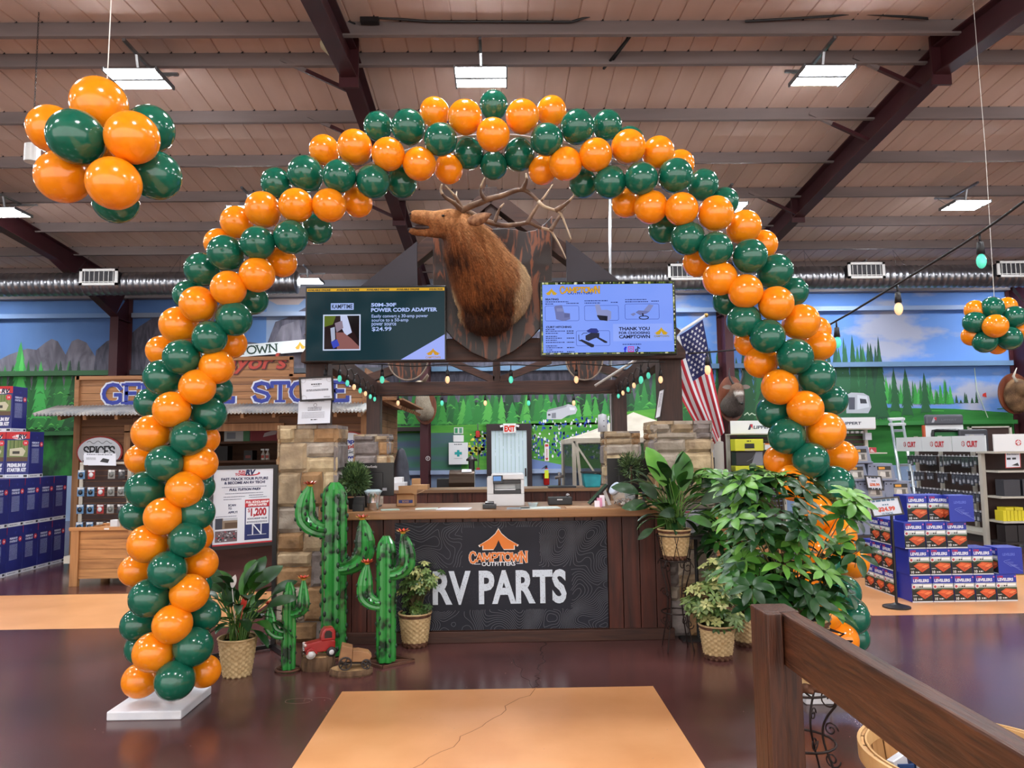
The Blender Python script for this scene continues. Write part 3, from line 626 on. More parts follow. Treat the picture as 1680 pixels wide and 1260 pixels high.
for x in (-1, 1):
    xf = -1.67 if x < 0 else 1.56; xb = -1.87 if x < 0 else 1.76
    mb = MB(); mb.bar((xf, 6.72, ZB + .1), (xb, 10.75, ZB + .1), .13, .2); mb.build('side_beam', W_beamy, kf, bevel=.005)
AP = Vector((-.07, 6.62, 4.03))
mb = MB(); mb.bx((AP.x - .058, 6.56, ZB + .2), (AP.x + .058, 6.68, AP.z + .02)); mb.build('king_post', W_post, kf, bevel=.004)
for s, xe in ((-1, -1.72), (1, 1.6)):
    a = Vector((AP.x + s * .02, 6.62, AP.z - .08)); b = Vector((xe, 6.62, ZB + .2)); mb = MB(); mb.bar(a, b, .13, .17, up=(0, 1, 0)); mb.v = mb.v
    mb.build('rafter', W_beam, kf, bevel=.004)
    c = a.lerp(b, .55); mb = MB(); mb.bar((AP.x + s * .05, 6.62, ZB + .24), c, .1, .1, up=(0, 1, 0)); mb.build('strut', W_beam, kf)
    mb = MB(); mb.bar((AP.x + s * .05, 6.62, 3.45), a.lerp(b, .3), .1, .1, up=(0, 1, 0)); mb.build('strut', W_beam, kf)
    mb = MB(); q = a.lerp(b, .4); r_ = a.lerp(b, .98)
    mb.prism([(q.x, q.z + .1), (r_.x, r_.z + .1), (r_.x, r_.z), (q.x, ZB + .2)] if s > 0 else [(q.x, q.z + .1), (q.x, ZB + .2), (r_.x, r_.z), (r_.x, r_.z + .1)], (0, 6.5, 0), (1, 0, 0), (0, 0, 1), (0, .035, 0))
    mb.build('dark_side_panel', mat('dark_panel', '2f2a31', .7), kf, fixn=True)
# back truss, lower pitch
mb = MB(); mb.bx((-.11, 10.79, ZB + .2), (.0, 10.91, 3.35)); mb.build('king_post', W_post, kf)
for s, xe in ((-1, -1.95), (1, 1.86)):
    mb = MB(); mb.bar((-.05, 10.85, 3.36), (xe, 10.85, ZB + .26), .12, .16, up=(0, 1, 0)); mb.build('rafter', W_beam, kf)
    mb = MB(); mb.bar((-.05 + s * .05, 10.85, ZB + .22), (s * .75, 10.85, 2.95), .1, .12, up=(0, 1, 0)); mb.build('strut', W_beam, kf)
mb = MB(); mb.bar((AP.x, 6.7, AP.z - .25), (-.05, 10.75, 3.42), .1, .16); mb.build('ridge_beam', W_beamy, kf)
# iron plate and conduit rising at the right
MB().tube([Vector((at(1003, 320, 11.3).x, 11.3, 6.55)), at(1001, 420, 11.3), at(1002, 652, 11.3), Vector((at(1003, 652, 11.3).x, 11.3, .01))], .022, 8).build('conduit_pipe', M_galv, label='grey vertical conduit pipe rising behind the right television', cat='pipe')
# ---------------------------------------------------------------- counter
ct = T('service_counter', 'long parts counter with red-brown board front and thick pine top', 'counter', (-.05, 6.8, 0))
mb = MB(); x = -1.43
while x < 1.44:
    wd = ru(.13, .15); mb.bx((x + .003, 6.44, .09), (min(x + wd, 1.46) - .003, 6.475, 1.05)); x += wd
mb.build('board_front', W_red, ct, bevel=.003)
mb = MB(); mb.bx((-1.43, 6.48, 0), (1.33, 7.1, 1.05)); mb.build('carcass', W_red, ct)
mb = MB(); mb.bx((-1.44, 6.40, 0), (1.47, 6.44, .095)); mb.build('plinth', W_beam, ct, bevel=.004)
mb = MB(); mb.bx((-1.44, 6.33, 1.052), (1.34, 7.25, 1.122)); mb.build('worktop', W_slab, ct, bevel=.008)
# sign board on the counter front
X0, X1, Z0, Z1 = -.925, .905, .105, 1.015
sg = Flat((X0, 6.42, Z0), (1, 0, 0), (0, 0, 1), .0015); Wd, Hd = X1 - X0, Z1 - Z0
M_sgn = mat('slate_print', '22242c', .5, hex2='292a33', scale=2, spec=.2)
NX, NZ = 120, 60; F = [[noise.fractal(Vector((i * .026, j * .026, 3.7)) * 1.5, .9, 2, 2) for i in range(NX + 1)] for j in range(NZ + 1)]
for lv in range(-14, 15):
    L = lv * .062
    for j in range(NZ):
        for i in range(NX):
            for tri in (((i, j), (i+1, j), (i+1, j+1)), ((i, j), (i+1, j+1), (i, j+1))):
                pt = []
                for k in range(3):
                    a, b = tri[k], tri[(k+1) % 3]; fa, fb = F[a[1]][a[0]] - L, F[b[1]][b[0]] - L
                    if (fa < 0) != (fb < 0): t = fa / (fa - fb); pt.append(((a[0] + (b[0]-a[0]) * t) / NX * Wd, (a[1] + (b[1]-a[1]) * t) / NZ * Hd))
                if len(pt) == 2:
                    cx_, cy_ = pt[0]
                    if (.58 < cx_ < 1.25 and .5 < cy_ < .86) or (.3 < cx_ < 1.52 and .16 < cy_ < .52): continue
                    sg.line(pt, .0035, '62646c', 1)
def sgp(px, py): p = at(px, py, 6.42); return p.x - X0, p.z - Z0
u, v = sgp(820, 988); _, v2 = sgp(820, 935)
sg.fit('RV PARTS', u, v, 1.15, (v2 - v), 'c9d3de', 3, bold=.035)
for i in range(900):
    a = u + ru(-.57, .57); b = v + ru(0, v2 - v); s_ = ru(.001, .0028); sg.poly([(a - s_, b), (a, b - s_ * 1.6), (a + s_, b), (a, b + s_)], '2f3039', 4)
u, v = sgp(818, 901); sg.tent(u, v, .33, .17, 'e07b2c', 2, 'e8e0d8')
u, v = sgp(818, 907); _, b_ = sgp(818, 921)
VA = [1.25, .9, .9, .9, .9, .9, .9, 1.25]
sg.slab('CAMPTOWN', u, b_ , .5, v - b_, 'e8e0d8', .3, 2, vary=VA); sg.slab('CAMPTOWN', u, b_, .5, v - b_, 'd9762c', .2, 3, vary=VA)
u, v = sgp(818, 928); sg.fit('OUTFITTERS', u, v, .29, .034, 'dfe3ea', 3, bold=.02); sg.rect(u - .21, v + .014, u - .155, v + .019, 'dfe3ea', 3); sg.rect(u + .155, v + .014, u + .21, v + .019, 'dfe3ea', 3)
sb = T('counter_sign', 'dark slate sign board lettered RV PARTS fixed to the counter front', 'sign', ((X0 + X1) / 2, 6.43, Z0))
MB().bx((X0, 6.42, Z0), (X1, 6.439, Z1)).build('board', M_sgn, sb); sg.build('print', sb)
# ---------------------------------------------------------------- televisions
M_bez = mat('black_bezel', '0c0c0e', .3)
def tv(lab, pxa, pya, pxb, pyb, Y):
    A = at(pxa, pyb, Y); B = at(pxb, pya, Y); w_, h_ = B.x - A.x, B.z - A.z; b = .012
    t = T('television', lab, 'television', ((A.x + B.x) / 2, Y + .03, A.z))
    mb = MB(); mb.bx((A.x, Y, A.z), (B.x, Y + .05, B.z)); mb.bx((A.x + .2, Y + .05, A.z + .1), (B.x - .2, Y + .11, B.z - .15)); mb.build('casing', M_bez, t, bevel=.004)
    f = Flat((A.x + b, Y - .001, A.z + b), (1, 0, 0), (0, 0, 1), .0005); return t, f, w_ - 2 * b, h_ - 2 * b
t, f, w_, h_ = tv('wide television with dark green advert screen, left of the elk', 500, 468, 731.5, 594, 6.36)
ES = 1.0
f.rect(0, 0, w_, h_, E('123038', ES), 1)
k = w_ / 225
def q(px, py): return ((px - 504) * k + .01, h_ - (py - 472) * k * 1.02)   # photo reading of the screen, in screen metres
u, v = q(504, 478); f.rect(0, v - .002, w_, v + .026, E('d9a52c', ES), 2)
for i, cx_ in enumerate((522, 569, 618, 667, 713)): u, _ = q(cx_, 0); f.fit('AVAILABLE ONLINE', min(u, w_ - .07), v + .004, .2 if i < 4 else .12, .015, E('20302c', ES), 3, bold=.05)
u, v = q(560, 503); f.rect(u - .1, v - .03, u + .1, v + .03, E('9fb4ea', ES), 2); f.fit('KAMPTIME', u, v - .018, .18, .038, E('1a2430', ES), 3)
a, b = q(529, 516), q(590, 574); f.rect(a[0], b[1], b[0], a[1], E('c8d4f0', ES), 2); a, b = q(531, 518), q(588, 572); f.rect(a[0], b[1], b[0], a[1], E('241418', ES), 3)
def shp(pts, c, l): f.poly([q(*p) for p in pts], E(c, ES), l)
shp([(531, 518), (550, 518), (545, 532), (531, 536)], '5a6a20', 4); shp([(557, 518), (568, 518), (576, 545), (566, 551), (558, 535)], 'c0c8e8', 4); shp([(548, 530), (560, 526), (562, 538), (551, 545)], '8a7a8a', 4.5)
shp([(550, 545), (562, 545), (575, 555), (588, 568), (588, 572), (552, 572)], '8a5a58', 4.2); shp([(542, 560), (552, 556), (556, 566), (546, 571)], '3a48b8', 5); shp([(568, 518), (588, 518), (588, 560), (576, 540)], '100c10', 4.6); shp([(541, 538), (548, 536), (549, 556), (543, 560)], 'a8b0c8', 4.7)
CB = E('a9bdf2', ES)
for st, px, py, wd, hh, bo in (('50M-30F', 627.5, 503.5, 41, 5.8, .04), ('POWER CORD ADAPTER', 661, 512, 108, 6.2, .04), ('Easily convert a 30-amp power', 654, 521.5, 92, 5.2, .01), ('source to a 50-amp', 638, 528, 60, 5.2, .01), ('power source', 628, 534.5, 40, 4.6, .01), ('$24.99', 624.5, 543, 32, 6.5, .02)):
    u, v = q(px, py); f.fit(st, u, v, wd * k, hh * k, CB, 3, bold=bo)
f.poly([(w_ - .385, 0), (w_, 0), (w_, .22)], E('9aaaf4', ES), 2.2)
u, v = q(708, 583); f.tent(u, v, .12, .06, E('c8921c', ES), 3); f.fit('CAMPTOWN', u, v - .03, .13, .02, E('b08420', ES), 3)
f.build('screen', t)
t, f, w_, h_ = tv('wide television with bright blue menu screen, right of the elk', 887, 459.5, 1107.5, 584, 6.36)
f.rect(0, 0, w_, h_, E('3c4a20', ES), .6); f.rect(.012, .014, w_ - .014, h_ - .02, E('7e9cf8', ES), 2)
random.seed(5)
for i in range(230):
    e_ = random.choice([0, 1, 2, 3]); x_ = ru(0, w_ - .03); y_ = ru(0, h_ - .02); c_ = random.choice(['0e120c', '12140e', 'b8b870', '6a7a3a', 'e0e0c0'])
    if e_ == 0: f.rect(x_, 0, x_ + ru(.008, .03), ru(.008, .014), E(c_, ES), 1)
    elif e_ == 1: f.rect(x_, h_ - ru(.012, .02), x_ + ru(.008, .03), h_, E(c_, ES), 1)
    elif e_ == 2: f.rect(0, y_, ru(.006, .012), y_ + ru(.008, .02), E(c_, ES), 1)
    else: f.rect(w_ - ru(.007, .014), y_, w_, y_ + ru(.008, .02), E(c_, ES), 1)
k = w_ / 220.0
def q(px, py): return ((px / 1680 * 230 - 7.2 * .9) * k * (220 / 217), h_ - (py / 986 * 135 - 4) * k * 1.0)   # px,py in the close-up of the screen
def shp(pts, c, l): f.poly([q(*p) for p in pts], E(c, ES), l)
def tx(st, px, py, wd, hh, c, bo=.03, al='c'):
    u, v = q(px, py); f.fit(st, u, v, wd / 1680 * 230 * k, hh / 986 * 135 * k, E(c, ES), 4, bold=bo)
u, v = q(172, 183); f.tent(u, v, .105, .062, E('c8a024', ES), 3)
u, v = q(512, 158); f.slab('CAMPTOWN', u, v, .352, .05, E('2a3050', ES), .27, 3, vary=VA); f.slab('CAMPTOWN', u, v, .352, .05, E('e0a828', ES), .19, 4, vary=VA)
tx('OUTFITTERS', 510, 176, 300, 26, '30407c'); tx('SEATING', 175, 246, 162, 22, '1a2450', .05); tx('CURT HITCHING', 250, 584, 305, 24, '1a2450', .05)
DK = E('2c3a78', ES)
for px, py, wd in ((95, 272, 280), (95, 298, 95), (345, 292, 148), (562, 264, 280), (562, 291, 190), (875, 285, 84), (1045, 254, 262), (1045, 280, 276), (1356, 275, 90), (1002, 796, 225)):
    u, v = q(px, py); f.gib(u, v, wd / 1680 * 230 * k, .0085, DK, 4)
for i, py in enumerate((607, 628, 654, 692, 714, 738, 764, 806, 828, 854, 878, 904)):
    u, v = q(95, py); f.gib(u, v, [.08, .17, .11, .1, .14, .1, .165, .1, .15, .06, .15, .07][i], .0085, DK, 4)
    if i in (1, 2, 4, 6, 8, 10): u, v = q(343, py); f.gib(u, v, .065, .0085, E('141c40', ES), 4)
def frame(x0, y0, x1, y1):
    a, b = q(x0, y0), q(x1, y1); r = .014; P = []
    for cx_, cy_, t0 in ((b[0] - r, a[1] - r, 0), (a[0] + r, a[1] - r, 90), (a[0] + r, b[1] + r, 180), (b[0] - r, b[1] + r, 270)):
        for s_ in range(4): th = math.radians(t0 + s_ * 30); P.append((cx_ + r * math.cos(th), cy_ + r * math.sin(th)))
    f.line(P + [P[0]], .003, E('2a3c90', ES), 3)
frame(92, 316, 493, 498); frame(560, 316, 963, 498); frame(1040, 302, 1445, 487); frame(455, 622, 853, 802)
shp([(200, 330), (222, 312), (292, 306), (312, 370), (318, 400), (385, 408), (388, 480), (315, 502), (222, 480), (212, 400)], '6870a8', 4); shp([(225, 345), (300, 345), (316, 385), (232, 385)], '7c84b8', 4.3); shp([(318, 410), (385, 412), (380, 455), (318, 460)], '585f94', 4.4)
shp([(685, 305), (738, 300), (762, 372), (830, 368), (876, 390), (872, 480), (830, 508), (735, 492), (708, 430)], '8a92c4', 4); shp([(706, 432), (832, 445), (828, 505), (736, 492), (710, 450)], '14182c', 4.4)
shp([(1325, 308), (1382, 318), (1330, 398), (1290, 410), (1265, 378)], '8088bc', 4); shp([(1165, 405), (1200, 380), (1280, 385), (1330, 395), (1300, 418), (1220, 440)], '6a72a8', 4.3); shp([(1103, 425), (1150, 408), (1170, 425), (1135, 450)], '7880b4', 4.2); shp([(1240, 415), (1258, 415), (1262, 455), (1245, 455)], '181c30', 4.4)
P = [(1262 + 55 * math.cos(i * PI / 8), 468 + 20 * math.sin(i * PI / 8)) for i in range(17)]; f.line([q(*p) for p in P], .008, E('181c30', ES), 4.5)
shp([(575, 622), (630, 592), (700, 595), (725, 635), (700, 650), (600, 645)], '1c2c80', 5); shp([(565, 680), (640, 640), (730, 650), (728, 700), (670, 715), (600, 745), (565, 730)], '151a38', 4.6)
shp([(490, 735), (520, 725), (665, 790), (660, 820), (630, 822)], '10142c', 4.5); shp([(690, 705), (720, 700), (822, 755), (818, 772), (790, 770)], '10142c', 4.5); f.line([q(485, 670), q(487, 740), q(510, 745)], .005, E('10142c', ES), 4.5); f.line([q(520, 670), q(540, 650), q(590, 648)], .005, E('10142c', ES), 4.6)
a, b = q(893, 542), q(1596, 752); f.rect(a[0], b[1], b[0], a[1], E('8fa8fa', ES), 2.6)
for st, py, wd in (('THANK YOU', 620, 372), ('FOR CHOOSING', 666, 372), ('CAMPTOWN', 717, 372)): tx(st, 1145, py, wd, 40 if py != 666 else 30, '101630', .035)
u, v = q(1465, 678); f.tent(u, v, .12, .068, E('caa020', ES), 4); tx('CAMPTOWN', 1465, 706, 180, 22, '8a8040')
tx('f', 1032, 880, 34, 62, '1c2cd0', .06)
a, b = q(1068, 820), q(1130, 880)
for (wd, c_) in ((0, 'd02c90'), ): f.line([(a[0], a[1]), (b[0], a[1]), (b[0], b[1]), (a[0], b[1]), (a[0], a[1])], .006, E(c_, ES), 4)
P = [(1099 + 15 * math.cos(i * PI / 6), 850 + 15 * math.sin(i * PI / 6)) for i in range(13)]; f.line([q(*p) for p in P], .005, E('c03878', ES), 4)
f.line([q(1180, 820), q(1180, 865), q(1170, 878), q(1155, 872), q(1155, 855), q(1168, 848)], .008, E('10142c', ES), 4); f.line([q(1180, 820), q(1190, 835), q(1205, 838)], .008, E('10142c', ES), 4.2)
f.build('screen', t)
# ---------------------------------------------------------------- elk mount
em = T('elk_head_mount', 'large bugling elk shoulder mount with wide antlers on a dark wood shield', 'mounted animal head', tuple(at(808, 594, 6.44)))
YS = 6.49
S_ = [(711, 392), (711, 470), (713, 510), (722, 532), (745, 558), (775, 580), (808, 594), (842, 578), (870, 557), (893, 532), (903, 510), (905, 470), (905, 357), (893, 370), (878, 380), (862, 383), (845, 379), (828, 377), (808, 378), (788, 377), (770, 380), (752, 385), (735, 383), (722, 376)]
P = [(at(a, b, YS).x, at(a, b, YS).z) for a, b in S_]
mb = MB(); mb.prism(P, (0, YS - .05, 0), (1, 0, 0), (0, 0, 1), (0, .05, 0))
M_wal = mat('scorched_pine', '1c0e0a', .4, hex2='6e3a1e', scale=4.2, stretch=(2.4, 1, .4), detail=3, distort=2.6, ramp=(.5, .6), bump=.1)
mb.build('shield_plaque', M_wal, em, bevel=.006, fixn=True)
def bake(mb, voxel, smooth=3, name='body'):
    me = bpy.data.meshes.new('tmp'); me.from_pydata([tuple(p) for p in mb.v], [], mb.f); b = bmesh.new(); b.from_mesh(me); bmesh.ops.recalc_face_normals(b, faces=b.faces); b.to_mesh(me); b.free()
    ob = bpy.data.objects.new('tmp', me); COL.objects.link(ob)
    m = ob.modifiers.new('r', 'REMESH'); m.mode = 'VOXEL'; m.voxel_size = voxel
    m = ob.modifiers.new('s', 'SMOOTH'); m.factor = .5; m.iterations = smooth
    dg = bpy.context.evaluated_depsgraph_get(); out = bpy.data.meshes.new_from_object(ob.evaluated_get(dg)); bpy.data.objects.remove(ob); bpy.data.meshes.remove(me); return out
def fur_mat(key, rough=.8):
    m = mat(key, '888888', rough, spec=.2); nt = m.node_tree; N = nt.nodes; L = nt.links; b = N['Principled BSDF']
    a = N.new('ShaderNodeAttribute'); a.attribute_name = 'coat'; tc = N.new('ShaderNodeTexCoord'); nz = N.new('ShaderNodeTexNoise'); nz.inputs['Scale'].default_value = 60; L.new(tc.outputs['Object'], nz.inputs[0])
    mr = N.new('ShaderNodeMapRange'); mr.inputs[1].default_value = .3; mr.inputs[2].default_value = .7; mr.inputs['To Min'].default_value = .7; mr.inputs['To Max'].default_value = 1.3; L.new(nz.outputs['Fac'], mr.inputs[0])
    hs = N.new('ShaderNodeHueSaturation'); L.new(mr.outputs[0], hs.inputs['Value']); L.new(a.outputs['Color'], hs.inputs['Color']); L.new(hs.outputs[0], b.inputs['Base Color']); return m
M_fur = fur_mat('fur')
def furbody(me, parent, colf, flow, nhair, lenf, hairw=.0022, name='body'):
    """body surface plus its coat of short hairs; colf(p)->rgb hex mix, flow(p)->direction hairs lie"""
    O = org(parent); ca = me.color_attributes.new('coat', 'FLOAT_COLOR', 'POINT')
    for v in me.vertices: ca.data[v.index].color = colf(v.co)
    me.materials.clear(); me.materials.append(M_fur); me.polygons.foreach_set('use_smooth', [True] * len(me.polygons))
    hv = []; hf = []; hc = []; P = me.polygons; areas = [p.area for p in P]; pick = random.choices(range(len(P)), weights=areas, k=nhair)
    for i in pick:
        p = P[i]; c = p.center + Vector((ru(-1, 1), ru(-1, 1), ru(-1, 1))) * .006; n = p.normal; fl = flow(c); fl = (fl - n * fl.dot(n))
        if fl.length < 1e-5: continue
        fl.normalize(); side = n.cross(fl).normalized(); L = lenf(c) * ru(.6, 1.25); fl = (fl + side * ru(-.25, .25)).normalized()
        b0 = c - n * .002; mid = c + fl * L * .5 + n * L * ru(.1, .22); tip = c + fl * L + n * L * ru(.1, .3); k = len(hv); w2 = side * hairw
        hv += [b0 - w2, b0 + w2, mid + w2 * .8, mid - w2 * .8, tip]; hf += [(k, k+1, k+2, k+3), (k+3, k+2, k+4)]; col = colf(c); j = ru(.7, 1.35); hc += [(col[0] * j, col[1] * j, col[2] * j, 1)] * 5
    for v in me.vertices: v.co = v.co - O
    ob = bpy.data.objects.new(name, me); COL.objects.link(ob); ob.parent = parent; ORG[ob.name] = O
    if nhair:
        hm = bpy.data.meshes.new('fur'); hm.from_pydata([p - O for p in hv], [], hf); hm.materials.append(M_fur); ca = hm.color_attributes.new('coat', 'FLOAT_COLOR', 'POINT')
        for i, c in enumerate(hc): ca.data[i].color = c
        ho = bpy.data.objects.new('coat_hair', hm); COL.objects.link(ho); ho.parent = ob; tag(ho, kind='stuff')
    return ob
def mixc(a, b, t): t = max(0, min(1, t)); return tuple(a[i] * (1 - t) + b[i] * t for i in range(4))
NK = [((810, 476), 6.46, .33), ((808, 476), 6.3, .335), ((804, 470), 6.12, .32), ((794, 452), 5.97, .29), ((780, 425), 5.86, .255), ((766, 400), 5.78, .215), ((754, 380), 5.73, .165), ((742, 368), 5.7, .125), ((728, 364), 5.69, .1), ((712, 362), 5.68, .078), ((698, 358), 5.67, .062), ((686, 356), 5.66, .055), ((677, 355), 5.66, .047), ((672, 355), 5.66, .028)]
pts = [at(a[0], a[1], Y) for a, Y, r in NK]; rs = [r for _, _, r in NK]
def smoothpath(pts, rs, n=4):
    P = []; R = []
    for i in range(len(pts) - 1):
        p0, p1, p2, p3 = pts[max(i-1, 0)], pts[i], pts[i+1], pts[min(i+2, len(pts)-1)]
        for k in range(n):
            t = k / n; P.append(.5 * ((2 * p1) + (p2 - p0) * t + (2*p0 - 5*p1 + 4*p2 - p3) * t*t + (3*p1 - p0 - 3*p2 + p3) * t**3)); R.append(rs[i] * (1 - t) + rs[i+1] * t)
    return P + [pts[-1]], R + [rs[-1]]
P_, R_ = smoothpath(pts, rs); mb = MB(); mb.tube(P_, R_, 20)
P2, R2 = smoothpath([at(738, 374, 5.7), at(718, 379, 5.69), at(700, 381, 5.68), at(684, 381, 5.67), at(675, 379, 5.67), at(671, 377, 5.67)], [.09, .058, .036, .03, .026, .015]); mb.tube(P2, R2, 12)
mb.ell(at(728, 351, 5.62), (.035, .03, .02)); mb.ell(at(678, 351, 5.66), (.03, .045, .022)); mb.ell(at(745, 356, 5.66), (.07, .09, .06))
mb.ell(at(800, 512, 6.2), (.25, .25, .2)); mb.ell(at(712, 372, 5.68), (.06, .05, .05))
me = bake(mb, .014, 4)
TAN, DKB, MID, CRM = lin('b07c50'), lin('2e1810'), lin('7c4a28'), lin('b89870')
pw = [p.copy() for p in pts]
def ecol(p):
    d = CR.transposed() @ (p - CAMP); x = 840 + d.x / -d.z * FPX; y = 630 - d.y / -d.z * FPX; h = noise.noise(p * 6) * .5; st = noise.noise(Vector((p.x * 34 + p.z * 6, p.y * 20, p.z * 5)))
    c = mixc(MID, TAN, (400 - y) / 60 + h * .6 + st * .5)                       # head tan, neck brown
    c = mixc(c, TAN, (x - 770) / 90 + (430 - y) / 110 + st * .5 - .1)
    c = mixc(c, DKB, (y - 452) / 75 - abs(x - 808) / 120 + h * 1.2 + st * .7 + .1)     # dark mane low on the neck
    c = mixc(c, DKB, .75 - (Vector((x - 752, y - 430)).length) / 50 + st * .8)
    c = mixc(c, CRM, ((x - 836) / 12 + (p.y - 6.1) * 3 + h + st * .5) if y > 400 else 0)   # pale cape on the shoulder
    c = mixc(c, CRM, ((775 - x) / 16 + (p.y - 6.2) * 6 + st * .5) if y > 470 else 0)
    c = mixc(c, lin('4a2c20'), 1.0 - (Vector((x - 722, y - 398)).length) / 24 + st * .5)
    c = mixc(c, lin('3a2216'), (y - 515) / 28 + st * .6); c = mixc(c, lin('2a1812'), (675.5 - x) / 3 if y < 360 else 0); return c
def eflow(p):
    i = min(range(len(pw)), key=lambda k: (pw[k] - p).length); a, b = pw[min(i+1, len(pw)-1)], pw[max(i-1, 0)]; return (b - a).normalized() * .8 + Vector((0, 0, -.7 if p.y > 5.8 else -.1))
body = furbody(me, em, ecol, eflow, 16000, lambda p: .016 if (p - pts[10]).length < .3 else (.032 if p.z > 3.4 else .055))
def ear(base, tip, wd, nrm, mi):
    b, t = Vector(base), Vector(tip); d = (t - b); L = d.length; d.normalize(); sx = d.cross(Vector(nrm)).normalized(); up = sx.cross(d); mb = MB(); vs = []; n = 10; m = 7
    for i in range(n + 1):
        a = i / n; wr = wd * (math.sin(PI * min(1, a * .93 + .07)) ** .7) * (1 - .3 * a)
        for j in range(m): th = PI * (j / (m - 1) - .5) * 1.15; vs.append(b + d * L * a + sx * math.sin(th) * wr + up * (1 - math.cos(th)) * wr * .55 * -1)
    mb.add(vs, [(i*m+j, i*m+j+1, (i+1)*m+j+1, (i+1)*m+j) for i in range(n) for j in range(m - 1)], 0)
    e = mb.build('ear', [mat('ear_fur', '6a4128', .8, hex2='a07450', scale=25)], em, smooth=True); e.modifiers.new('s', 'SOLIDIFY').thickness = .012
ear(at(766, 362, 5.6), at(806, 351, 5.5), .06, (0, -1, .15), 0); ear(at(780, 368, 5.75), at(809, 377, 5.8), .045, (0, -1, .3), 0)
mb = MB(); mb.ell(at(727, 354, 5.588), (.013, .01, .009)); mb.build('eye', mat('glass_eye', '0a0605', .08), em, smooth=True)
mb = MB(); mb.tube([at(720, 373, 5.67), at(700, 373, 5.66), at(684, 373, 5.655), at(677, 372, 5.66)], [.03, .022, .02, .01], 10); mb.build('mouth', mat('mouth_flesh', '3a2a2c', .4), em, smooth=True)
mb = MB(); mb.ell(at(673.5, 351, 5.63), (.012, .012, .008)); mb.build('nostril', C('1c1412'), em, smooth=True)
M_ant = mat('antler', '4e372a', .5, hex2='8a6d55', scale=10, stretch=(1, 1, 1), bump=.4, bscale=40, ramp=(.3, .7)); M_tip = mat('antler_tip', 'b9a48a', .4)
def antler(paths, tips):
    mb = MB()
    for path, r0, r1 in paths:
        P = [at(640 + a / 3.817, 270 + b / 3.817, Y) for a, b, Y in path]; n = len(P); rs = [r0 + (r1 - r0) * i / (n - 1) for i in range(n)]
        P, R = smoothpath(P, rs); kk = len(P); mb.tube(P, R, 10, 0)
        if r1 < .01: s_ = int(kk * .62); mb.tube(P[s_:], [r * 1.06 for r in R[s_:]], 10, 1)
    mb.build('antler', [M_ant, M_tip], em, smooth=True)
antler([([(440, 292, 5.64), (500, 262, 5.62), (560, 240, 5.6), (620, 215, 5.56), (700, 195, 5.52), (780, 165, 5.48), (840, 160, 5.45), (900, 200, 5.42), (960, 260, 5.4), (1040, 290, 5.38), (1070, 310, 5.37), (1100, 380, 5.36), (1135, 470, 5.36)], .028, .005),
        ([(450, 290, 5.64), (430, 235, 5.6), (400, 190, 5.57), (345, 130, 5.53)], .021, .004), ([(440, 280, 5.63), (400, 240, 5.5), (345, 205, 5.42), (318, 165, 5.4), (325, 122, 5.38)], .022, .005),
        ([(600, 222, 5.57), (575, 190, 5.54), (568, 145, 5.52), (592, 82, 5.5)], .022, .004), ([(830, 160, 5.45), (848, 120, 5.42), (856, 90, 5.4), (850, 55, 5.4)], .024, .005), ([(1040, 288, 5.38), (1090, 255, 5.34), (1125, 225, 5.32), (1156, 188, 5.3)], .022, .004),
        ([(1060, 300, 5.37), (1085, 280, 5.4), (1097, 262, 5.42)], .014, .004)], 0)
antler([([(475, 290, 5.74), (530, 320, 5.78), (600, 352, 5.82), (700, 380, 5.86), (800, 375, 5.9), (870, 365, 5.92), (930, 392, 5.94), (1000, 412, 5.95), (1030, 450, 5.96), (1070, 520, 5.97), (1102, 590, 5.98)], .028, .004),
        ([(860, 368, 5.9), (885, 320, 5.88), (930, 250, 5.86), (975, 190, 5.85), (1020, 122, 5.84)], .021, .004), ([(1005, 415, 5.95), (1045, 350, 5.93), (1075, 300, 5.92), (1095, 262, 5.91)], .022, .004),
        ([(655, 365, 5.84), (672, 310, 5.82), (690, 270, 5.8), (714, 242, 5.8)], .02, .004), ([(480, 292, 5.74), (440, 250, 5.8), (415, 205, 5.84), (418, 168, 5.86)], .02, .004)], 0)
# ---------------------------------------------------------------- papers on the front posts
def framed(name, lab, cat_, c4, Y, th, artf, frame_c='1a1416', fr=.016):
    """a thin framed sheet given by photo corners tl,tr,bl read at one depth"""
    tl, tr, bl = [at(x, y, Y) for x, y in c4]; U = tr - tl; V = tl - bl; w_, h_ = U.length, V.length; Un, Vn = U.normalized(), V.normalized(); N = Un.cross(Vn)
    t = T(name, lab, cat_, tuple(bl)); mb = MB(); M = Matrix((Un, Vn, N)).transposed()
    if fr:
        ms = Matrix.Translation(bl + N * -th) @ M.to_4x4()
        m2 = MB(); m2.bx((0, 0, 0), (w_, fr, th)); m2.bx((0, h_ - fr, 0), (w_, h_, th)); m2.bx((0, fr, 0), (fr, h_ - fr, th)); m2.bx((w_ - fr, fr, 0), (w_, h_ - fr, th)); mb.add(m2.v, m2.f, 0, ms); mb.build('frame', C(frame_c, .35), t)
    mb = MB(); m2 = MB(); m2.bx((fr * .6, fr * .6, 0), (w_ - fr * .6, h_ - fr * .6, th * .5)); mb.add(m2.v, m2.f, 0, Matrix.Translation(bl - N * th) @ M.to_4x4()); mb.build('sheet', mat('paper', 'd5dae4', .6), t)
    f = Flat(bl - N * th * .48, Un, Vn, .0008); artf(f, w_, h_); 
    if f.mb.v: f.build('print', t)
    return t
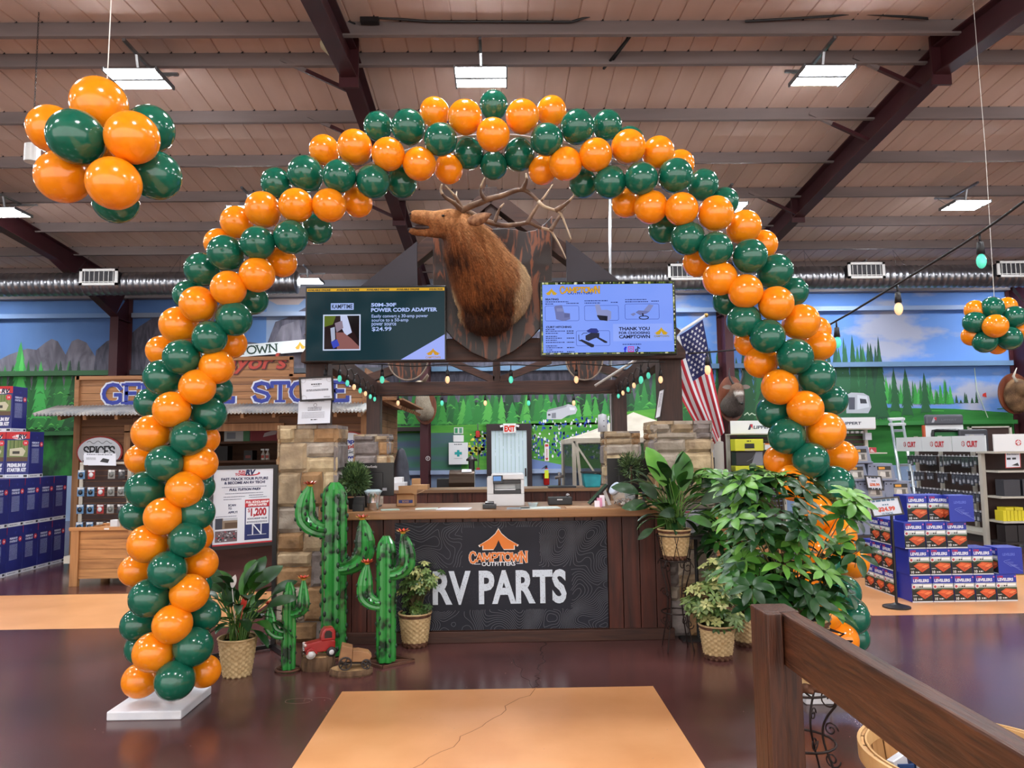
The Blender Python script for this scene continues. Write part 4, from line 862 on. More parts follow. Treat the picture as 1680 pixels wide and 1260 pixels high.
def cert(f, w, h):
    f.gib(w * .38, h * .86, w * .3, .006, '6a6e78', 1); f.gib(w * .35, h * .66, w * .3, .01, '3a3e4a', 1); f.gib(w * .4, h * .6, w * .2, .004, '6a6e78', 1)
    f.gib(w * .2, h * .45, w * .65, .006, '4a4e5a', 1, 2); f.gib(w * .7, h * .15, w * .18, .004, '6a6e78', 1, 2)
    for a, b in ((.12, .86), (.88, .86), (.12, .14)): f.line([(a * w + .022 * math.cos(i * PI / 6), b * h + .022 * math.sin(i * PI / 6)) for i in range(13)], .002, '7a7e88', 1)
def letter(f, w, h):
    f.line([(w * .52 + .014 * math.cos(i * PI / 6), h * .8 + .014 * math.sin(i * PI / 6)) for i in range(13)], .003, '2a2e38', 1); f.gib(w * .3, h * .95, w * .5, .005, '4a4e5a', 1); f.gib(w * .3, h * .68, w * .42, .006, '4a4e5a', 1, 3, 1)
    f.gib(w * .12, h * .48, w * .7, .004, '8a8e98', 1, 6, 1.4); f.gib(w * .4, h * .15, w * .2, .008, '2a2e38', 1)
framed('framed_certificate', 'black-framed certificate propped on the front left stone pillar, above a white letter', 'certificate', ((490, 619), (546, 616), (492, 659)), 6.42, .015, cert)
framed('posted_letter', 'white printed letter hanging just below the framed certificate', 'paper', ((490, 658), (543, 656), (488, 696)), 6.45, .003, letter, fr=0)
tl, tr, bl = at(1082, 640, 6.5), at(1090, 637, 6.95), at(1075, 689, 6.48)
framed('framed_certificate', 'narrow black-framed notice turned edge-on on the front right stone pillar', 'certificate', ((1081, 641), (1091, 637), (1074, 688)), 6.6, .015, lambda f, w, h: f.gib(w * .3, h * .85, w * .4, .005, '4a4e5a', 1, 12, 1.2), fr=.008)
# ---------------------------------------------------------------- things standing on and behind the counter
random.seed(41)
ZT = 1.122
def X_(px, Y): return at(px, 800, Y).x
def boxt(name, lab, cat_, x0, x1, y0, y1, z0, z1, m, group=None, bevel=.004):
    return MB().bx((x0, y0, z0), (x1, y1, z1)).build(name, m, label=lab, cat=cat_, group=group, bevel=bevel)
def monitor(lab, px0, px1, Y, top):
    x0, x1 = X_(px0, Y), X_(px1, Y); zt = at(px0, top, Y).z; zb = ZT + .1
    t = T('computer_monitor', lab, 'monitor', ((x0 + x1) / 2, Y + .05, ZT)); m = C('111114', .4)
    mb = MB(); mb.bx((x0, Y, zb), (x1, Y + .03, zt)); mb.bx((x0 + .1, Y - .02, zb + .04), (x1 - .1, Y, zt - .09)); mb.build('screen_back', m, t, bevel=.006)
    mb = MB(); mb.bx(((x0+x1)/2 - .03, Y - .01, ZT + .01), ((x0+x1)/2 + .03, Y + .03, zb + .08)); mb.bx(((x0+x1)/2 - .11, Y - .06, ZT), ((x0+x1)/2 + .11, Y + .12, ZT + .012)); mb.build('stand', m, t, bevel=.003)
    f = Flat((x0, Y - .001, zb), (1, 0, 0), (0, 0, 1)); f.fit('ViewSonic', (x1-x0) * .55, (zt - zb) - .045, .115, .022, 'c8c8cc', 1, bold=.03); f.rect(x1 - x0 - .1, .05, x1 - x0 - .06, .075, '9a9ca4', 20); f.build('print', t)
monitor('black computer monitor seen from behind at the left end of the counter', 562, 646, 6.86, 760)
monitor('black computer monitor seen from behind at the right end of the counter', 997, 1068, 6.86, 752)
# clipped evergreen in a black pot
def needles(mb, c, R, n, L, ms=2):
    for i in range(n):
        d = Vector((ru(-1, 1), ru(-1, 1), ru(-.8, 1))).normalized(); p = Vector(c) + d * R * ru(.3, .95); q_ = p + (d + Vector((ru(-.5, .5), ru(-.5, .5), ru(0, .6)))).normalized() * L * ru(.6, 1.3)
        s_ = d.cross(Vector((ru(-1, 1), ru(-1, 1), 1))).normalized() * .0028; k = (p + q_) / 2 + Vector((0, 0, .004)); mb.add([p - s_, p + s_, k + s_ * 1.5, k - s_ * 1.5, q_], [(0, 1, 2, 3), (3, 2, 4)], int(rnd() * ms))
c = at(583, 790, 6.62)
t = T('potted_shrub', 'small bushy evergreen in a black square pot on the left end of the counter', 'potted plant', (c.x, 6.62, ZT))
mb = MB(); needles(mb, (c.x, 6.62, c.z + .01), .13, 2600, .05); needles(mb, (c.x, 6.62, c.z + .09), .08, 600, .05); mb.build('foliage', [mat('needle_dark', '2f4a28', .6), mat('needle_pale', '5f7a48', .6)], t)
mb = MB(); mb.tube([(c.x, 6.62, ZT + .06), (c.x, 6.62, c.z)], .008, 6); mb.build('stem', C('4a3626'), t)
mb = MB(); mb.lathe([(.055, 0), (.07, .1), (.062, .1), (.055, .09)], (c.x, 6.62, ZT), 4); mb.build('pot', C('17171a', .4), t)
# tin bucket lined with plastic
c = at(612, 838, 6.5); t = T('tin_bucket', 'shiny tin bucket lined with clear plastic on the counter', 'bucket', (c.x, 6.5, ZT))
mb = MB(); mb.lathe([(.045, 0), (.047, .004), (.053, .06), (.056, .062), (.056, .07), (.062, .15), (.066, .155), (.06, .155), (.044, .01)], (c.x, 6.5, ZT), 28); mb.build('pail', mat('bright_tin', 'c8c8cc', .22, .95), t, smooth=True)
mb = MB(); mb.lathe([(.058, .13), (.068, .158), (.075, .168), (.05, .18), (.03, .165)], (c.x, 6.5, ZT), 22, fn=lambda r, z, j, i: r + .008 * math.sin(j * 2.3 + i)); mb.build('plastic_liner', mat('clear_film', 'c8dce2', .2, alpha=.6), t, smooth=True)
t = T('card_holder', 'black wire card rack between the evergreen and the tin bucket', 'card rack', (X_(587, 6.55), 6.55, ZT)); mb = MB()
for i in range(3): mb.bx((X_(584, 6.55), 6.4 + i * .03, ZT), (X_(601, 6.55), 6.41 + i * .03, ZT + .06 + i * .03))
mb.build('rack', C('1a1a1d', .4), t)
# open cardboard box
x0, x1 = X_(651, 6.9), X_(681, 6.9); t = T('open_carton', 'open brown cardboard carton with raised flaps on the counter', 'cardboard box', ((x0+x1)/2, 6.95, ZT))
M_cb = mat('cardboard', 'a37a52', .8, hex2='b0885f', scale=4); z1 = at(660, 812, 6.9).z
mb = MB(); mb.bx((x0, 6.88, ZT), (x1, 6.884, z1)); mb.bx((x0, 7.04, ZT), (x1, 7.044, z1)); mb.bx((x0, 6.88, ZT), (x0 + .004, 7.04, z1)); mb.bx((x1 - .004, 6.88, ZT), (x1, 7.04, z1)); mb.bx((x0, 6.88, ZT), (x1, 7.04, ZT + .004)); mb.build('box', M_cb, t)
mb = MB(); mb.add([(x0, 7.04, z1), (x1, 7.04, z1), (x1 + .005, 7.07, z1 + .08), (x0 - .01, 7.07, z1 + .075)], [(0,1,2,3)]); mb.build('flap', M_cb, t)
mb = MB(); mb.add([(x1, 6.88, z1), (x1, 7.04, z1), (x1 + .09, 7.03, z1 + .045), (x1 + .085, 6.9, z1 + .035)], [(0,1,2,3)]); mb.build('flap', M_cb, t)
mb = MB(); mb.add([(x0, 6.88, z1), (x1, 6.88, z1), (x1 - .01, 6.8, z1 + .02), (x0 + .01, 6.8, z1 + .02)], [(0,1,2,3)]); mb.build('flap', M_cb, t)
f = Flat((x0, 6.879, ZT), (1, 0, 0), (0, 0, 1)); f.rect(.02, .03, x1 - x0 - .02, .06, '23306e', 1); f.fit('BOXES', (x1 - x0) / 2, .036, .06, .018, 'b0885f', 2); f.build('print', t)
# multifunction printer
x0, x1 = X_(799, 6.75), X_(860, 6.75); t = T('office_printer', 'white and dark grey multifunction printer in the middle of the counter', 'printer', ((x0+x1)/2, 6.95, ZT)); mw, mk = C('d6d9dc', .4), C('22252b', .35)
zt = at(820, 778, 6.75).z; h = zt - ZT; MB().bx((x0, 6.75, ZT), (x1, 7.15, ZT + h * .38)).build('paper_tray', mw, t, bevel=.006)
mb = MB(); mb.bx((x0, 6.75, ZT + h * .38), (x0 + .06, 7.15, zt - .03)); mb.bx((x1 - .03, 6.75, ZT + h * .38), (x1, 7.15, zt - .05)); mb.bx((x0 + .06, 6.9, ZT + h * .38), (x1 - .03, 7.15, zt - .05)); mb.build('body', mw, t, bevel=.005)
mb = MB(); mb.bx((x0 + .06, 6.745, ZT + h * .38), (x1 - .03, 6.9, ZT + h * .5)); mb.bx((x0 + .06, 6.76, ZT + h * .7), (x1 - .03, 6.9, ZT + h * .82)); mb.build('output_slot', mk, t, bevel=.004)
mb = MB(); mb.bx((x0 + .04, 6.74, zt - .05), (x1, 7.15, zt)); mb.build('scanner_lid', mw, t, bevel=.008)
mb = MB(); mb.bx((x0 + .055, 6.72, zt - .085), (x0 + .145, 6.75, zt - .01)); mb.build('control_panel', mk, t, bevel=.003); f = Flat((x0 + .06, 6.7195, zt - .07), (1, 0, 0), (0, 0, 1)); f.rect(0, .01, .07, .052, E('7aa8e8', .8), 1); f.build('display', t)
mb = MB(); mb.bx((x0 + .07, 6.76, ZT + h * .5), (x1 - .08, 6.89, ZT + h * .53)); mb.bx((x0 + .07, 6.87, ZT + h * .5), (x1 - .08, 6.89, ZT + h * .66)); mb.build('paper', C('eef0f2'), t)
# small things on the counter
t = T('card_reader', 'small black stapler-like card reader in front of the printer', 'card reader', (X_(803, 6.5), 6.5, ZT)); mb = MB(); mb.box((X_(803, 6.5), 6.5, ZT + .02), (.12, .08, .04)); mb.box((X_(803, 6.5), 6.52, ZT + .048), (.08, .05, .02), (.2, 0, 0)); mb.build('body', C('1c1d20', .3), t, bevel=.006)
t = T('label_printer', 'low black label printer on the counter right of the white printer', 'label printer', (X_(918, 6.85), 6.85, ZT)); mb = MB(); mb.box((X_(918, 6.85), 6.85, ZT + .035), (.22, .14, .07)); mb.build('body', C('1b1c20', .35), t, bevel=.008)
mb = MB(); mb.ell((X_(931, 6.85), 6.85, ZT + .085), .018); mb.build('webcam', mat('chrome_ball', 'b0b2b6', .2, .8), t, smooth=True); f = Flat((X_(918, 6.85) - .03, 6.779, ZT + .045), (1, 0, 0), (0, 0, 1)); f.rect(0, 0, .05, .01, 'c8c8cc', 1); f.build('print', t)
t = T('snack_tub', 'clear plastic tub of snacks beside the label printer', 'tub', (X_(874, 6.6), 6.6, ZT)); mb = MB(); mb.lathe([(.035, 0), (.045, .035), (.048, .04)], (X_(874, 6.6), 6.6, ZT), 18); mb.build('tub', mat('clear_film', 'c8dce2', .2, alpha=.6), t, smooth=True); mb = MB()
for i in range(22): a = ru(0, 6.28); r_ = ru(0, .028); mb.ell((X_(874, 6.6) + r_ * math.cos(a), 6.6 + r_ * math.sin(a), ZT + .015 + ru(0, .02)), .009, 6, m=i % 2)
mb.build('snacks', [C('c09a50'), C('a04a30')], t, kind='stuff')
for i, (px, Y, wd, dp_, rot, col, lab) in enumerate(((700, 6.55, .2, .14, .1, 'c8d4cc', 'pale sheet of paper lying flat near the cardboard carton'), (745, 6.5, .28, .2, -.15, 'd8dce4', 'white papers spread on the counter left of the printer'), (885, 6.48, .34, .2, .08, 'c4d0cc', 'greenish price sheets laid along the counter right of the printer'), (850, 6.46, .2, .14, -.05, '8f9aa4', 'grey brochure lying in front of the printer'), (955, 6.5, .3, .2, .02, 'b09070', 'tan desk mat lying on the counter near the candy jar'), (640, 6.5, .16, .12, .2, '9cb0a4', 'small greenish pad on the counter beside the tin bucket'))):
    mb = MB(); mb.box((X_(px, Y), Y, ZT + .003), (wd, dp_, .006), (0, 0, rot)); mb.build('paper_sheet', C(col), label=lab, cat='paper')
t = T('payment_terminal', 'dark payment tablet leaning back on its stand left of the candy jar', 'tablet', (X_(980, 6.7), 6.7, ZT))
a, b = at(966, 826, 6.7), at(996, 795, 6.7); mb = MB(); mb.bar((a.x, 6.7, ZT + .012), (b.x, 6.7, b.z), .16, .018, up=(0, 0, 1)); mb.build('tablet', C('141418', .2), t, bevel=.004); mb = MB(); mb.bar((b.x - .03, 6.7, b.z - .05), (b.x + .02, 6.7, ZT), .03, .02, up=(0, 1, 0)); mb.build('stand', C('e0e0e0'), t)
t = T('card_stack', 'small stand of pink and white business cards in front of the tablet', 'business cards', (X_(983, 6.45), 6.45, ZT)); mb = MB()
for i in range(3): mb.box((X_(979 + i * 5, 6.45), 6.45 + i * .03, ZT + .03 + .012 * i), (.045, .006, .06 + .02 * i), (-.25, 0, 0), m=i % 2)
mb.build('cards', [C('e6dce4'), C('d08aa8')], t)
# tilted glass candy jar
t = T('candy_jar', 'tilted clear glass jar of wrapped sweets with a white lid', 'jar', (X_(1018, 6.6), 6.6, ZT)); cx = X_(1022, 6.6); Rm = Matrix.Translation((cx, 6.6, ZT + .095)) @ Matrix.Rotation(math.radians(-52), 4, 'Y') @ Matrix.Rotation(math.radians(20), 4, 'X')
mb = MB(); mb.lathe([(.02, -.09), (.07, -.085), (.092, -.04), (.094, .0), (.086, .05), (.062, .08), (.056, .09)], (0, 0, 0), 28, 0, Rm); mb.build('glass', mat('jar_glass', 'e8f0f2', .05, alpha=.22), t, smooth=True)
mb = MB(); mb.lathe([(.001, .125), (.05, .125), (.062, .118), (.064, .09), (.05, .09)], (0, 0, 0), 28, 0, Rm); mb.build('lid', C('b8c4d4', .3), t, smooth=True)
mb = MB()
for i in range(150):
    a = ru(0, 6.28); r_ = ru(0, .078); mb.box((cx + r_ * math.cos(a), 6.6 + r_ * .8 * math.sin(a), ZT + .02 + ru(0, .035)), (.022, .01, .008), (ru(0, 3), ru(0, 3), ru(0, 3)), m=i % 4)
mb.build('sweets', [C('d8d4cc', .3), C('8a5a3a', .3), C('b8b4b0', .2), C('3a2a28', .3)], t, kind='stuff')
# ---------------------------------------------------------------- back counter
bc = T('back_counter', 'red-brown boarded back counter between the rear stone pillars', 'counter', (-.1, 10.2, 0)); mb = MB(); x = -1.6
while x < 1.45: wd = .2; mb.bx((x + .004, 9.98, 0), (min(x + wd, 1.48) - .004, 10.01, 1.06)); x += wd
mb.build('board_front', W_red, bc); MB().bx((-1.6, 10.01, 0), (1.48, 10.55, 1.06)).build('carcass', W_red, bc); MB().bx((-1.6, 9.94, 1.06), (1.48, 10.58, 1.1)).build('worktop', mat('back_worktop', '6a4a34', .35, hex2='8a684a', scale=3, stretch=(.2, 1, 1)), bc)
MB().bx((X_(697, 9.97), 9.975, .82), (X_(721, 9.97), 9.99, .93)).build('socket_plate', C('1c1214'), bc)
ZK = 1.1
boxt('small_carton', 'small white carton on the back counter, topmost of the left pair', 'box', X_(648, 10.2), X_(662, 10.2), 10.1, 10.25, ZK + .1, ZK + .17, C('d8d8da'))
boxt('small_carton', 'small white carton on the back counter, underneath of the left pair', 'box', X_(647, 10.2), X_(667, 10.2), 10.05, 10.3, ZK, ZK + .1, C('cfd0d4'))
boxt('small_carton', 'low open brown carton on the back counter near the left', 'box', X_(675, 10.2), X_(703, 10.2), 10.1, 10.35, ZK, ZK + .06, M_cb)
boxt('small_carton', 'brown carton offcut propped on the back counter', 'box', X_(676, 10.4), X_(690, 10.4), 10.36, 10.42, ZK, ZK + .14, M_cb)
t = T('teal_bag', 'teal green folded cooler bag with black rim on the back counter', 'bag', (X_(970, 10.2), 10.2, ZK)); x0, x1 = X_(955, 10.2), X_(985, 10.2)
mb = MB(); P = [(x0 + .03, 0), (x1 - .02, 0), (x1, .17), (x0, .2), (x0 + .01, .1)]; mb.prism([(a, b + ZK) for a, b in P], (0, 10.05, 0), (1, 0, 0), (0, 0, 1), (0, .25, 0)); mb.build('bag_body', mat('teal_fabric', '157c86', .6, hex2='1f97a0', scale=6, bump=.5), t, bevel=.015, fixn=True); MB().bx((x0 - .005, 10.04, ZK + .19), (x1, 10.31, ZK + .215)).build('rim', C('17191c'), t)
t = T('laptop', 'closed dark laptop lying on the back counter', 'laptop', (X_(920, 10.1), 10.1, ZK)); mb = MB(); mb.box((X_(922, 10.1), 10.15, ZK + .012), (.38, .25, .022)); mb.build('laptop_body', C('2c2d33', .3), t, bevel=.005)
t = T('mixing_tap', 'small metal tap-like fitting standing on the back counter', 'fitting', (X_(918, 10.4), 10.4, ZK)); mb = MB(); mb.tube([(X_(918, 10.4), 10.4, ZK), (X_(918, 10.4), 10.4, ZK + .2)], .018, 8); mb.tube([(X_(911, 10.4), 10.4, ZK + .12), (X_(925, 10.4), 10.4, ZK + .15)], .022, 8); mb.build('fitting_body', mat('worn_steel', '6a6460', .4, .6), t, smooth=True)
# smoker grill behind
t = T('smoker_grill', 'bronze barrel smoker grill with a black hopper, behind the back counter', 'grill', (X_(752, 12), 12, 0)); x0, x1 = X_(738, 12), X_(779, 12); zc = at(760, 791, 12).z
mb = MB(); mb.lathe([(.001, 0), (.2, 0), (.2, x1 - x0), (.001, x1 - x0)], (0, 0, 0), 24, 0, Matrix.Translation((x0, 12, zc)) @ Matrix.Rotation(PI / 2, 4, 'Y')); mb.build('barrel', mat('bronze_paint', '4c3d31', .3, .5), t, smooth=False)
mb = MB(); mb.bx((X_(718, 12), 11.85, zc - .12), (x0, 12.15, zc + .06)); mb.build('hopper', C('16161a', .4), t); mb = MB(); mb.tube([(x1 - .05, 12.05, zc + .12), (x1 - .05, 12.05, zc + .34)], .05, 12); mb.lathe([(.001, .1), (.09, .03), (.09, .0), (.001, .0)], (x1 - .05, 12.05, zc + .34), 16); mb.build('chimney', C('1a181a', .4), t)
for a in (x0 + .04, x1 - .04):
    for b in (11.88, 12.12): MB().bx((a - .02, b - .02, 0), (a + .02, b + .02, zc - .12)).build('leg', C('1a181a', .4), t)
MB().box((x0 + .28, 11.93, zc + .188), (.16, .12, .002), (.36, 0, 0)).build('paper_tag', C('dfe2ea'), t)
# covered umbrella
c = at(660, 800, 13); t = T('covered_parasol', 'tall item under a dark grey fabric cover beside the store wall', 'covered parasol', (c.x, 13, 0)); mb = MB(); zt = at(657, 735, 13).z
mb.lathe([(.1, 0), (.13, .3), (.14, 1.0), (.12, 1.4), (.07, zt - .05), (.02, zt)], (c.x - .02, 13, 0), 14, fn=lambda r, z, j, i: r * (1 + .18 * math.sin(j * 1.8 + z * 2))); mb.build('cover', mat('cover_fabric', '3a3c46', .7, hex2='4a4c58', scale=5, bump=.5), t, smooth=True)
# ---------------------------------------------------------------- things on the back wall
YW = 18.35
def wallx(px, py): p = at(px, py, YW); return p.x, p.z
YW = 18.1; x, z = wallx(836, 703); t = T('exit_sign', 'white EXIT sign with red letters above the back door', 'sign', (x, YW, z - .13)); MB().bx((x - .16, YW - .06, z - .12), (x + .16, YW, z + .12)).build('housing', C('dcdcdc'), t, bevel=.01); f = Flat((x, YW - .061, z), (1, 0, 0), (0, 0, 1), .002); f.fit('EXIT', 0, -.07, .26, .14, E('e0301c', .9), 1, bold=.05); f.build('letters', t)
for s in (-1, 1): mb = MB(); mb.box((x + s * .2, YW - .05, z + .06), (.07, .06, .05), (0, s * .3, 0)); mb.build('lamp_head', C('e8e8e8'), t)
YW = 18.35; x0, z0 = wallx(737, 762); x1, z1 = wallx(768, 726); t = T('first_aid_cabinet', 'white first aid cabinet with teal cross on the back wall', 'cabinet', ((x0+x1)/2, YW, z0)); MB().bx((x0, YW - .18, z0), (x1, YW, z1)).build('cabinet_body', C('e2e4e6', .4), t, bevel=.008)
f = Flat(((x0+x1)/2, YW - .181, z0), (1, 0, 0), (0, 0, 1), .002); h = z1 - z0; f.rect(-.03, h * .36, .03, h * .66, '169a9a', 1); f.rect(-.09, h * .45, .09, h * .57, '169a9a', 1.3); f.gib(-.1, h * .9, .2, .02, '4a5560', 1); f.gib(-.1, h * .27, .2, .01, '7a8088', 1); f.build('print', t)
x0, z0 = wallx(744, 725); x1, z1 = wallx(761, 714); t = T('alarm_box', 'white alarm box directly on top of the first aid cabinet', 'alarm', ((x0+x1)/2, YW, z0)); MB().bx((x0, YW - .12, z0), (x1, YW, z1)).build('box', C('e4e4e4', .4), t, bevel=.01)
x0, z0 = wallx(745, 712); x1, z1 = wallx(760, 701); t = T('safety_placard', 'green and white safety placard above the white alarm box', 'sign', ((x0+x1)/2, YW, z0)); f = Flat((x0, YW - .012, z0), (1, 0, 0), (0, 0, 1), .002); f.rect(0, 0, x1 - x0, z1 - z0, 'd0d8d0', 0); f.rect(.02, .02, .09, z1 - z0 - .02, '2f8a5a', 1); f.rect(.13, .02, .2, z1 - z0 - .02, '5a9a7a', 1); MB().bx((x0, YW - .011, z0), (x1, YW, z1)).build('plate', C('d0d8d0'), t); f.build('print', t)
x, z = wallx(784, 712); t = T('fire_strobe', 'red fire alarm strobe with conduit on the back wall', 'fire alarm', (x, YW, z - .1)); MB().bx((x - .05, YW - .06, z - .08), (x + .05, YW, z + .08)).build('strobe', C('b8281e', .4), t, bevel=.008); MB().tube([(x, YW, z + .25), (x, YW, wallx(784, 768)[1])], .012, 6).build('conduit', M_galv, t); z = wallx(784, 772)[1]; MB().bx((x - .045, YW - .05, z - .07), (x + .045, YW, z + .07)).build('pull_station', C('b03028', .4), t, bevel=.006)
x, z = wallx(897, 742); t = T('extinguisher_sign', 'tall white and red fire extinguisher arrow sign on the wall', 'sign', (x, YW, z - .22)); MB().bx((x - .055, YW - .01, z - .22), (x + .055, YW, z + .22)).build('plate', C('e6e2e2'), t); f = Flat((x, YW - .011, z), (1, 0, 0), (0, 0, 1), .002); f.rect(-.04, .14, .04, .2, 'c03028', 1)
f.text('EXTINGUISHER', .015, -.13, .035, 'b02820', 1, 'l', .02, .9, rot=PI / 2); f.poly([(-.04, -.14), (.04, -.14), (0, -.21)], 'c03028', 1); f.build('print', t)
p = at(897, 796, 18.2); t = T('fire_extinguisher', 'red fire extinguisher with a yellow tag hung on the wall', 'fire extinguisher', (p.x, 18.28, p.z)); mb = MB(); mb.lathe([(.06, 0), (.075, .02), (.075, .34), (.05, .4), (.02, .42)], (p.x, 18.28, p.z), 20); mb.build('cylinder', C('b01e18', .25), t, smooth=True)
mb = MB(); mb.box((p.x, 18.28, p.z + .45), (.05, .05, .06)); mb.tube([(p.x - .02, 18.28, p.z + .46), (p.x - .11, 18.26, p.z + .4), (p.x - .1, 18.26, p.z + .15)], .012, 6); mb.build('valve_and_hose', C('1a1a1a'), t); MB().box((p.x, 18.195, p.z + .27), (.1, .01, .2)).build('tag', C('d8e02c'), t)
x, z = wallx(702, 757); t = T('round_badge', 'small round white badge on the dark red middle column', 'badge', (x, 17.67, z)); f = Flat((at(702, 752, 17.67).x, 17.674, at(702, 752, 17.67).z), (1, 0, 0), (0, 0, 1), .002); f.disc(0, 0, .055, 'd0cccc', 1); f.disc(0, 0, .042, '4a2428', 2); f.fit('P', 0, -.025, .03, .05, 'd0cccc', 3); f.build('disc', t)
# cream gazebo tent
t = T('gazebo_tent', 'cream pop-up gazebo tent with dark mesh sides behind the kiosk', 'tent', (3.2, 13.2, 0)); M_cream = mat('cream_canvas', 'c9c3b4', .8, hex2='b9b2a2', scale=3, bump=.25, bscale=5)
xa, xb, ya, yb = 1.2, 3.6, 12.1, 14.3; ze = at(940, 719, 12.1).z; zp = at(1047, 676, 13.2).z; cx, cy = (xa + xb) / 2, (ya + yb) / 2
t.location = (cx, cy, 0); ORG[t.name] = Vector((cx, cy, 0)); mb = MB(); n = 8
cn = [(xa, ya), (xb, ya), (xb, yb), (xa, yb)]
for k in range(4):
    a, b = Vector((*cn[k], ze)), Vector((*cn[(k+1) % 4], ze)); top = Vector((cx, cy, zp)); vs = []; fs = []
    for i in range(n + 1):
        for j in range(n + 1):
            s_ = i / n; p_ = a.lerp(b, j / n); v_ = p_.lerp(top, s_); v_.z -= .10 * math.sin(PI * s_) * (1 - abs(2 * j / n - 1) * .6); vs.append(v_)
    for i in range(n):
        for j in range(n): fs.append((i*(n+1)+j, i*(n+1)+j+1, (i+1)*(n+1)+j+1, (i+1)*(n+1)+j))
    mb.add(vs, fs); mb.add([a, b, b - Vector((0, 0, .1)), a - Vector((0, 0, .1))], [(0, 1, 2, 3)])
mb.build('canopy', M_cream, t, smooth=True)
for (a, b) in cn:
    mb = MB(); mb.bx((a - .03, b - .03, 0), (a + .03, b + .03, ze)); mb.build('leg', M_cream, t)
mb = MB(); mb.bar((xa, ya, ze - .05), (xa + .35, ya, ze - .6), .06, .03); mb.build('brace', M_cream, t); mb = MB(); mb.bar((xa + .04, ya - .02, ze - .05), (xa + .18, ya - .02, .1), .05, .02); mb.build('brace', M_cream, t)
M_mesh = mat('dark_mesh', '26282c', .8, alpha=.62)
for k in range(4): a, b = cn[k], cn[(k+1) % 4]; MB().add([(a[0], a[1], 0), (b[0], b[1], 0), (b[0], b[1], ze - .08), (a[0], a[1], ze - .08)], [(0, 1, 2, 3)]).build('mesh_wall', M_mesh, t)
# white tube fan on the rear right pillar
p = at(989, 712, 10.75); t = T('tower_speaker', 'white upright cylindrical speaker standing on the rear right pillar', 'speaker', (p.x, 10.75, HP)); mb = MB(); mb.lathe([(.07, 0), (.07, .2), (.06, .25), (.001, .27)], (p.x - .0, 10.75, HP), 20); mb.build('speaker_body', C('d0d4dc', .4), t, smooth=True)
for s in (.08, .16): MB().ell((p.x + .01, 10.68, HP + s), .008).build('screw', C('2a2c30'), t)
# ---------------------------------------------------------------- the wooden general store
gs = T('general_store', 'rustic wooden general store front with corrugated awning at the left', 'shop front', (-4.5, 12.4, 0))
W_tan = wood('weathered_planks', '7a5236', 'a3744c', 'x', 4, .7, .16, .3); W_tand = wood('porch_planks', '6a4630', '8c6140', 'x', 4, .7, .14, .3); W_tanv = wood('plank_upright', '80583a', 'a87a52', 'z', 4, .7, .1, .3)
XL, XR = X_(122, 12), -2.2; XD0, XD1 = X_(214, 12), X_(456, 12)
def planks(x0, x1, y, z0, z1, ph, m, nm, th=.03):
    mb = MB(); z = z0
    while z < z1 - .01:
        e_ = min(z + ph, z1); xx = x0
        while xx < x1 - .01:
            L = ru(1.2, 2.6); xe = x1 if xx + L > x1 - .5 else xx + L; mb.bx((xx + .002, y, z + .003), (xe - .002, y + th * ru(.85, 1), e_ - .003)); xx = xe
        z = e_
    return mb.build(nm, m, gs)
planks(XL, XD0, 12, 0, 2.36, .13, W_tand, 'plank_wall'); planks(XD1, XR, 12, 0, 2.36, .13, W_tand, 'plank_wall'); planks(XD0, XD1, 12, 1.98, 2.36, .13, W_tand, 'plank_wall')
planks(XL, XR, 11.98, 2.38, 2.86, .12, W_tan, 'sign_board'); zm = at(400, 592, 12).z; xm0, xm1 = X_(262, 12), X_(474, 12); planks(xm0, xm1, 11.98, 2.86, zm, .12, W_tan, 'sign_board')
mb = MB(); mb.bx((XL, 11.93, 2.84), (xm0, 11.98, 2.9)); mb.bx((xm1, 11.93, 2.84), (XR, 11.98, 2.9)); mb.bx((xm0 - .06, 11.93, 2.86), (xm0, 11.98, zm + .05)); mb.bx((xm1, 11.93, 2.86), (xm1 + .06, 11.98, zm + .05)); mb.bx((xm0 - .06, 11.93, zm), (xm1 + .06, 11.98, zm + .06)); mb.bx((XL - .02, 11.93, 2.36), (XL + .05, 11.98, 2.9)); mb.bx((XR - .05, 11.93, 2.36), (XR, 11.98, 2.9)); mb.build('sign_trim', W_tan, gs)
mb = MB(); mb.bx((XL - .02, 11.95, 0), (XL + .08, 12, 2.36)); mb.build('corner_post', W_tanv, gs); mb = MB(); mb.bx((XR - .08, 11.95, 0), (XR + .02, 12, 2.36)); mb.build('corner_post', W_tanv, gs)
mb = MB(); mb.bx((XD0 - .1, 11.94, 0), (XD0, 12, 2.0)); mb.bx((XD1, 11.94, 0), (XD1 + .1, 12, 2.0)); mb.bx((XD0 - .1, 11.94, 1.98), (XD1 + .1, 12, 2.1)); mb.build('door_surround', W_tanv, gs)
mb = MB(); n = 90; xa, xb = XL - .3, XR + .1; vs = []
for i in range(n * 4 + 1):
    x = xa + (xb - xa) * i / (n * 4); d = .022 * math.sin(i * PI / 2 * 1.0); d = .02 * math.cos(i * PI / 2)
    vs += [(x, 11.35, 2.26 + d), (x, 11.99, 2.42 + d)]
mb.add(vs, [(2*i, 2*i+2, 2*i+3, 2*i+1) for i in range(n * 4)]); a_ = mb.build('corrugated_awning', mat('corrugated_tin', '8f9396', .45, .5, hex2='b8b4ae', scale=4), gs); md = a_.modifiers.new('s', 'SOLIDIFY'); md.thickness = .02
for px in (122, 162, 212, 262, 312, 362, 412, 462, 512, 560, 598):
    x = X_(px, 11.9); mb = MB(); mb.bar((x, 11.97, 2.32), (x, 11.42, 2.2), .05, .07); mb.build('awning_bracket', W_tanv, gs)
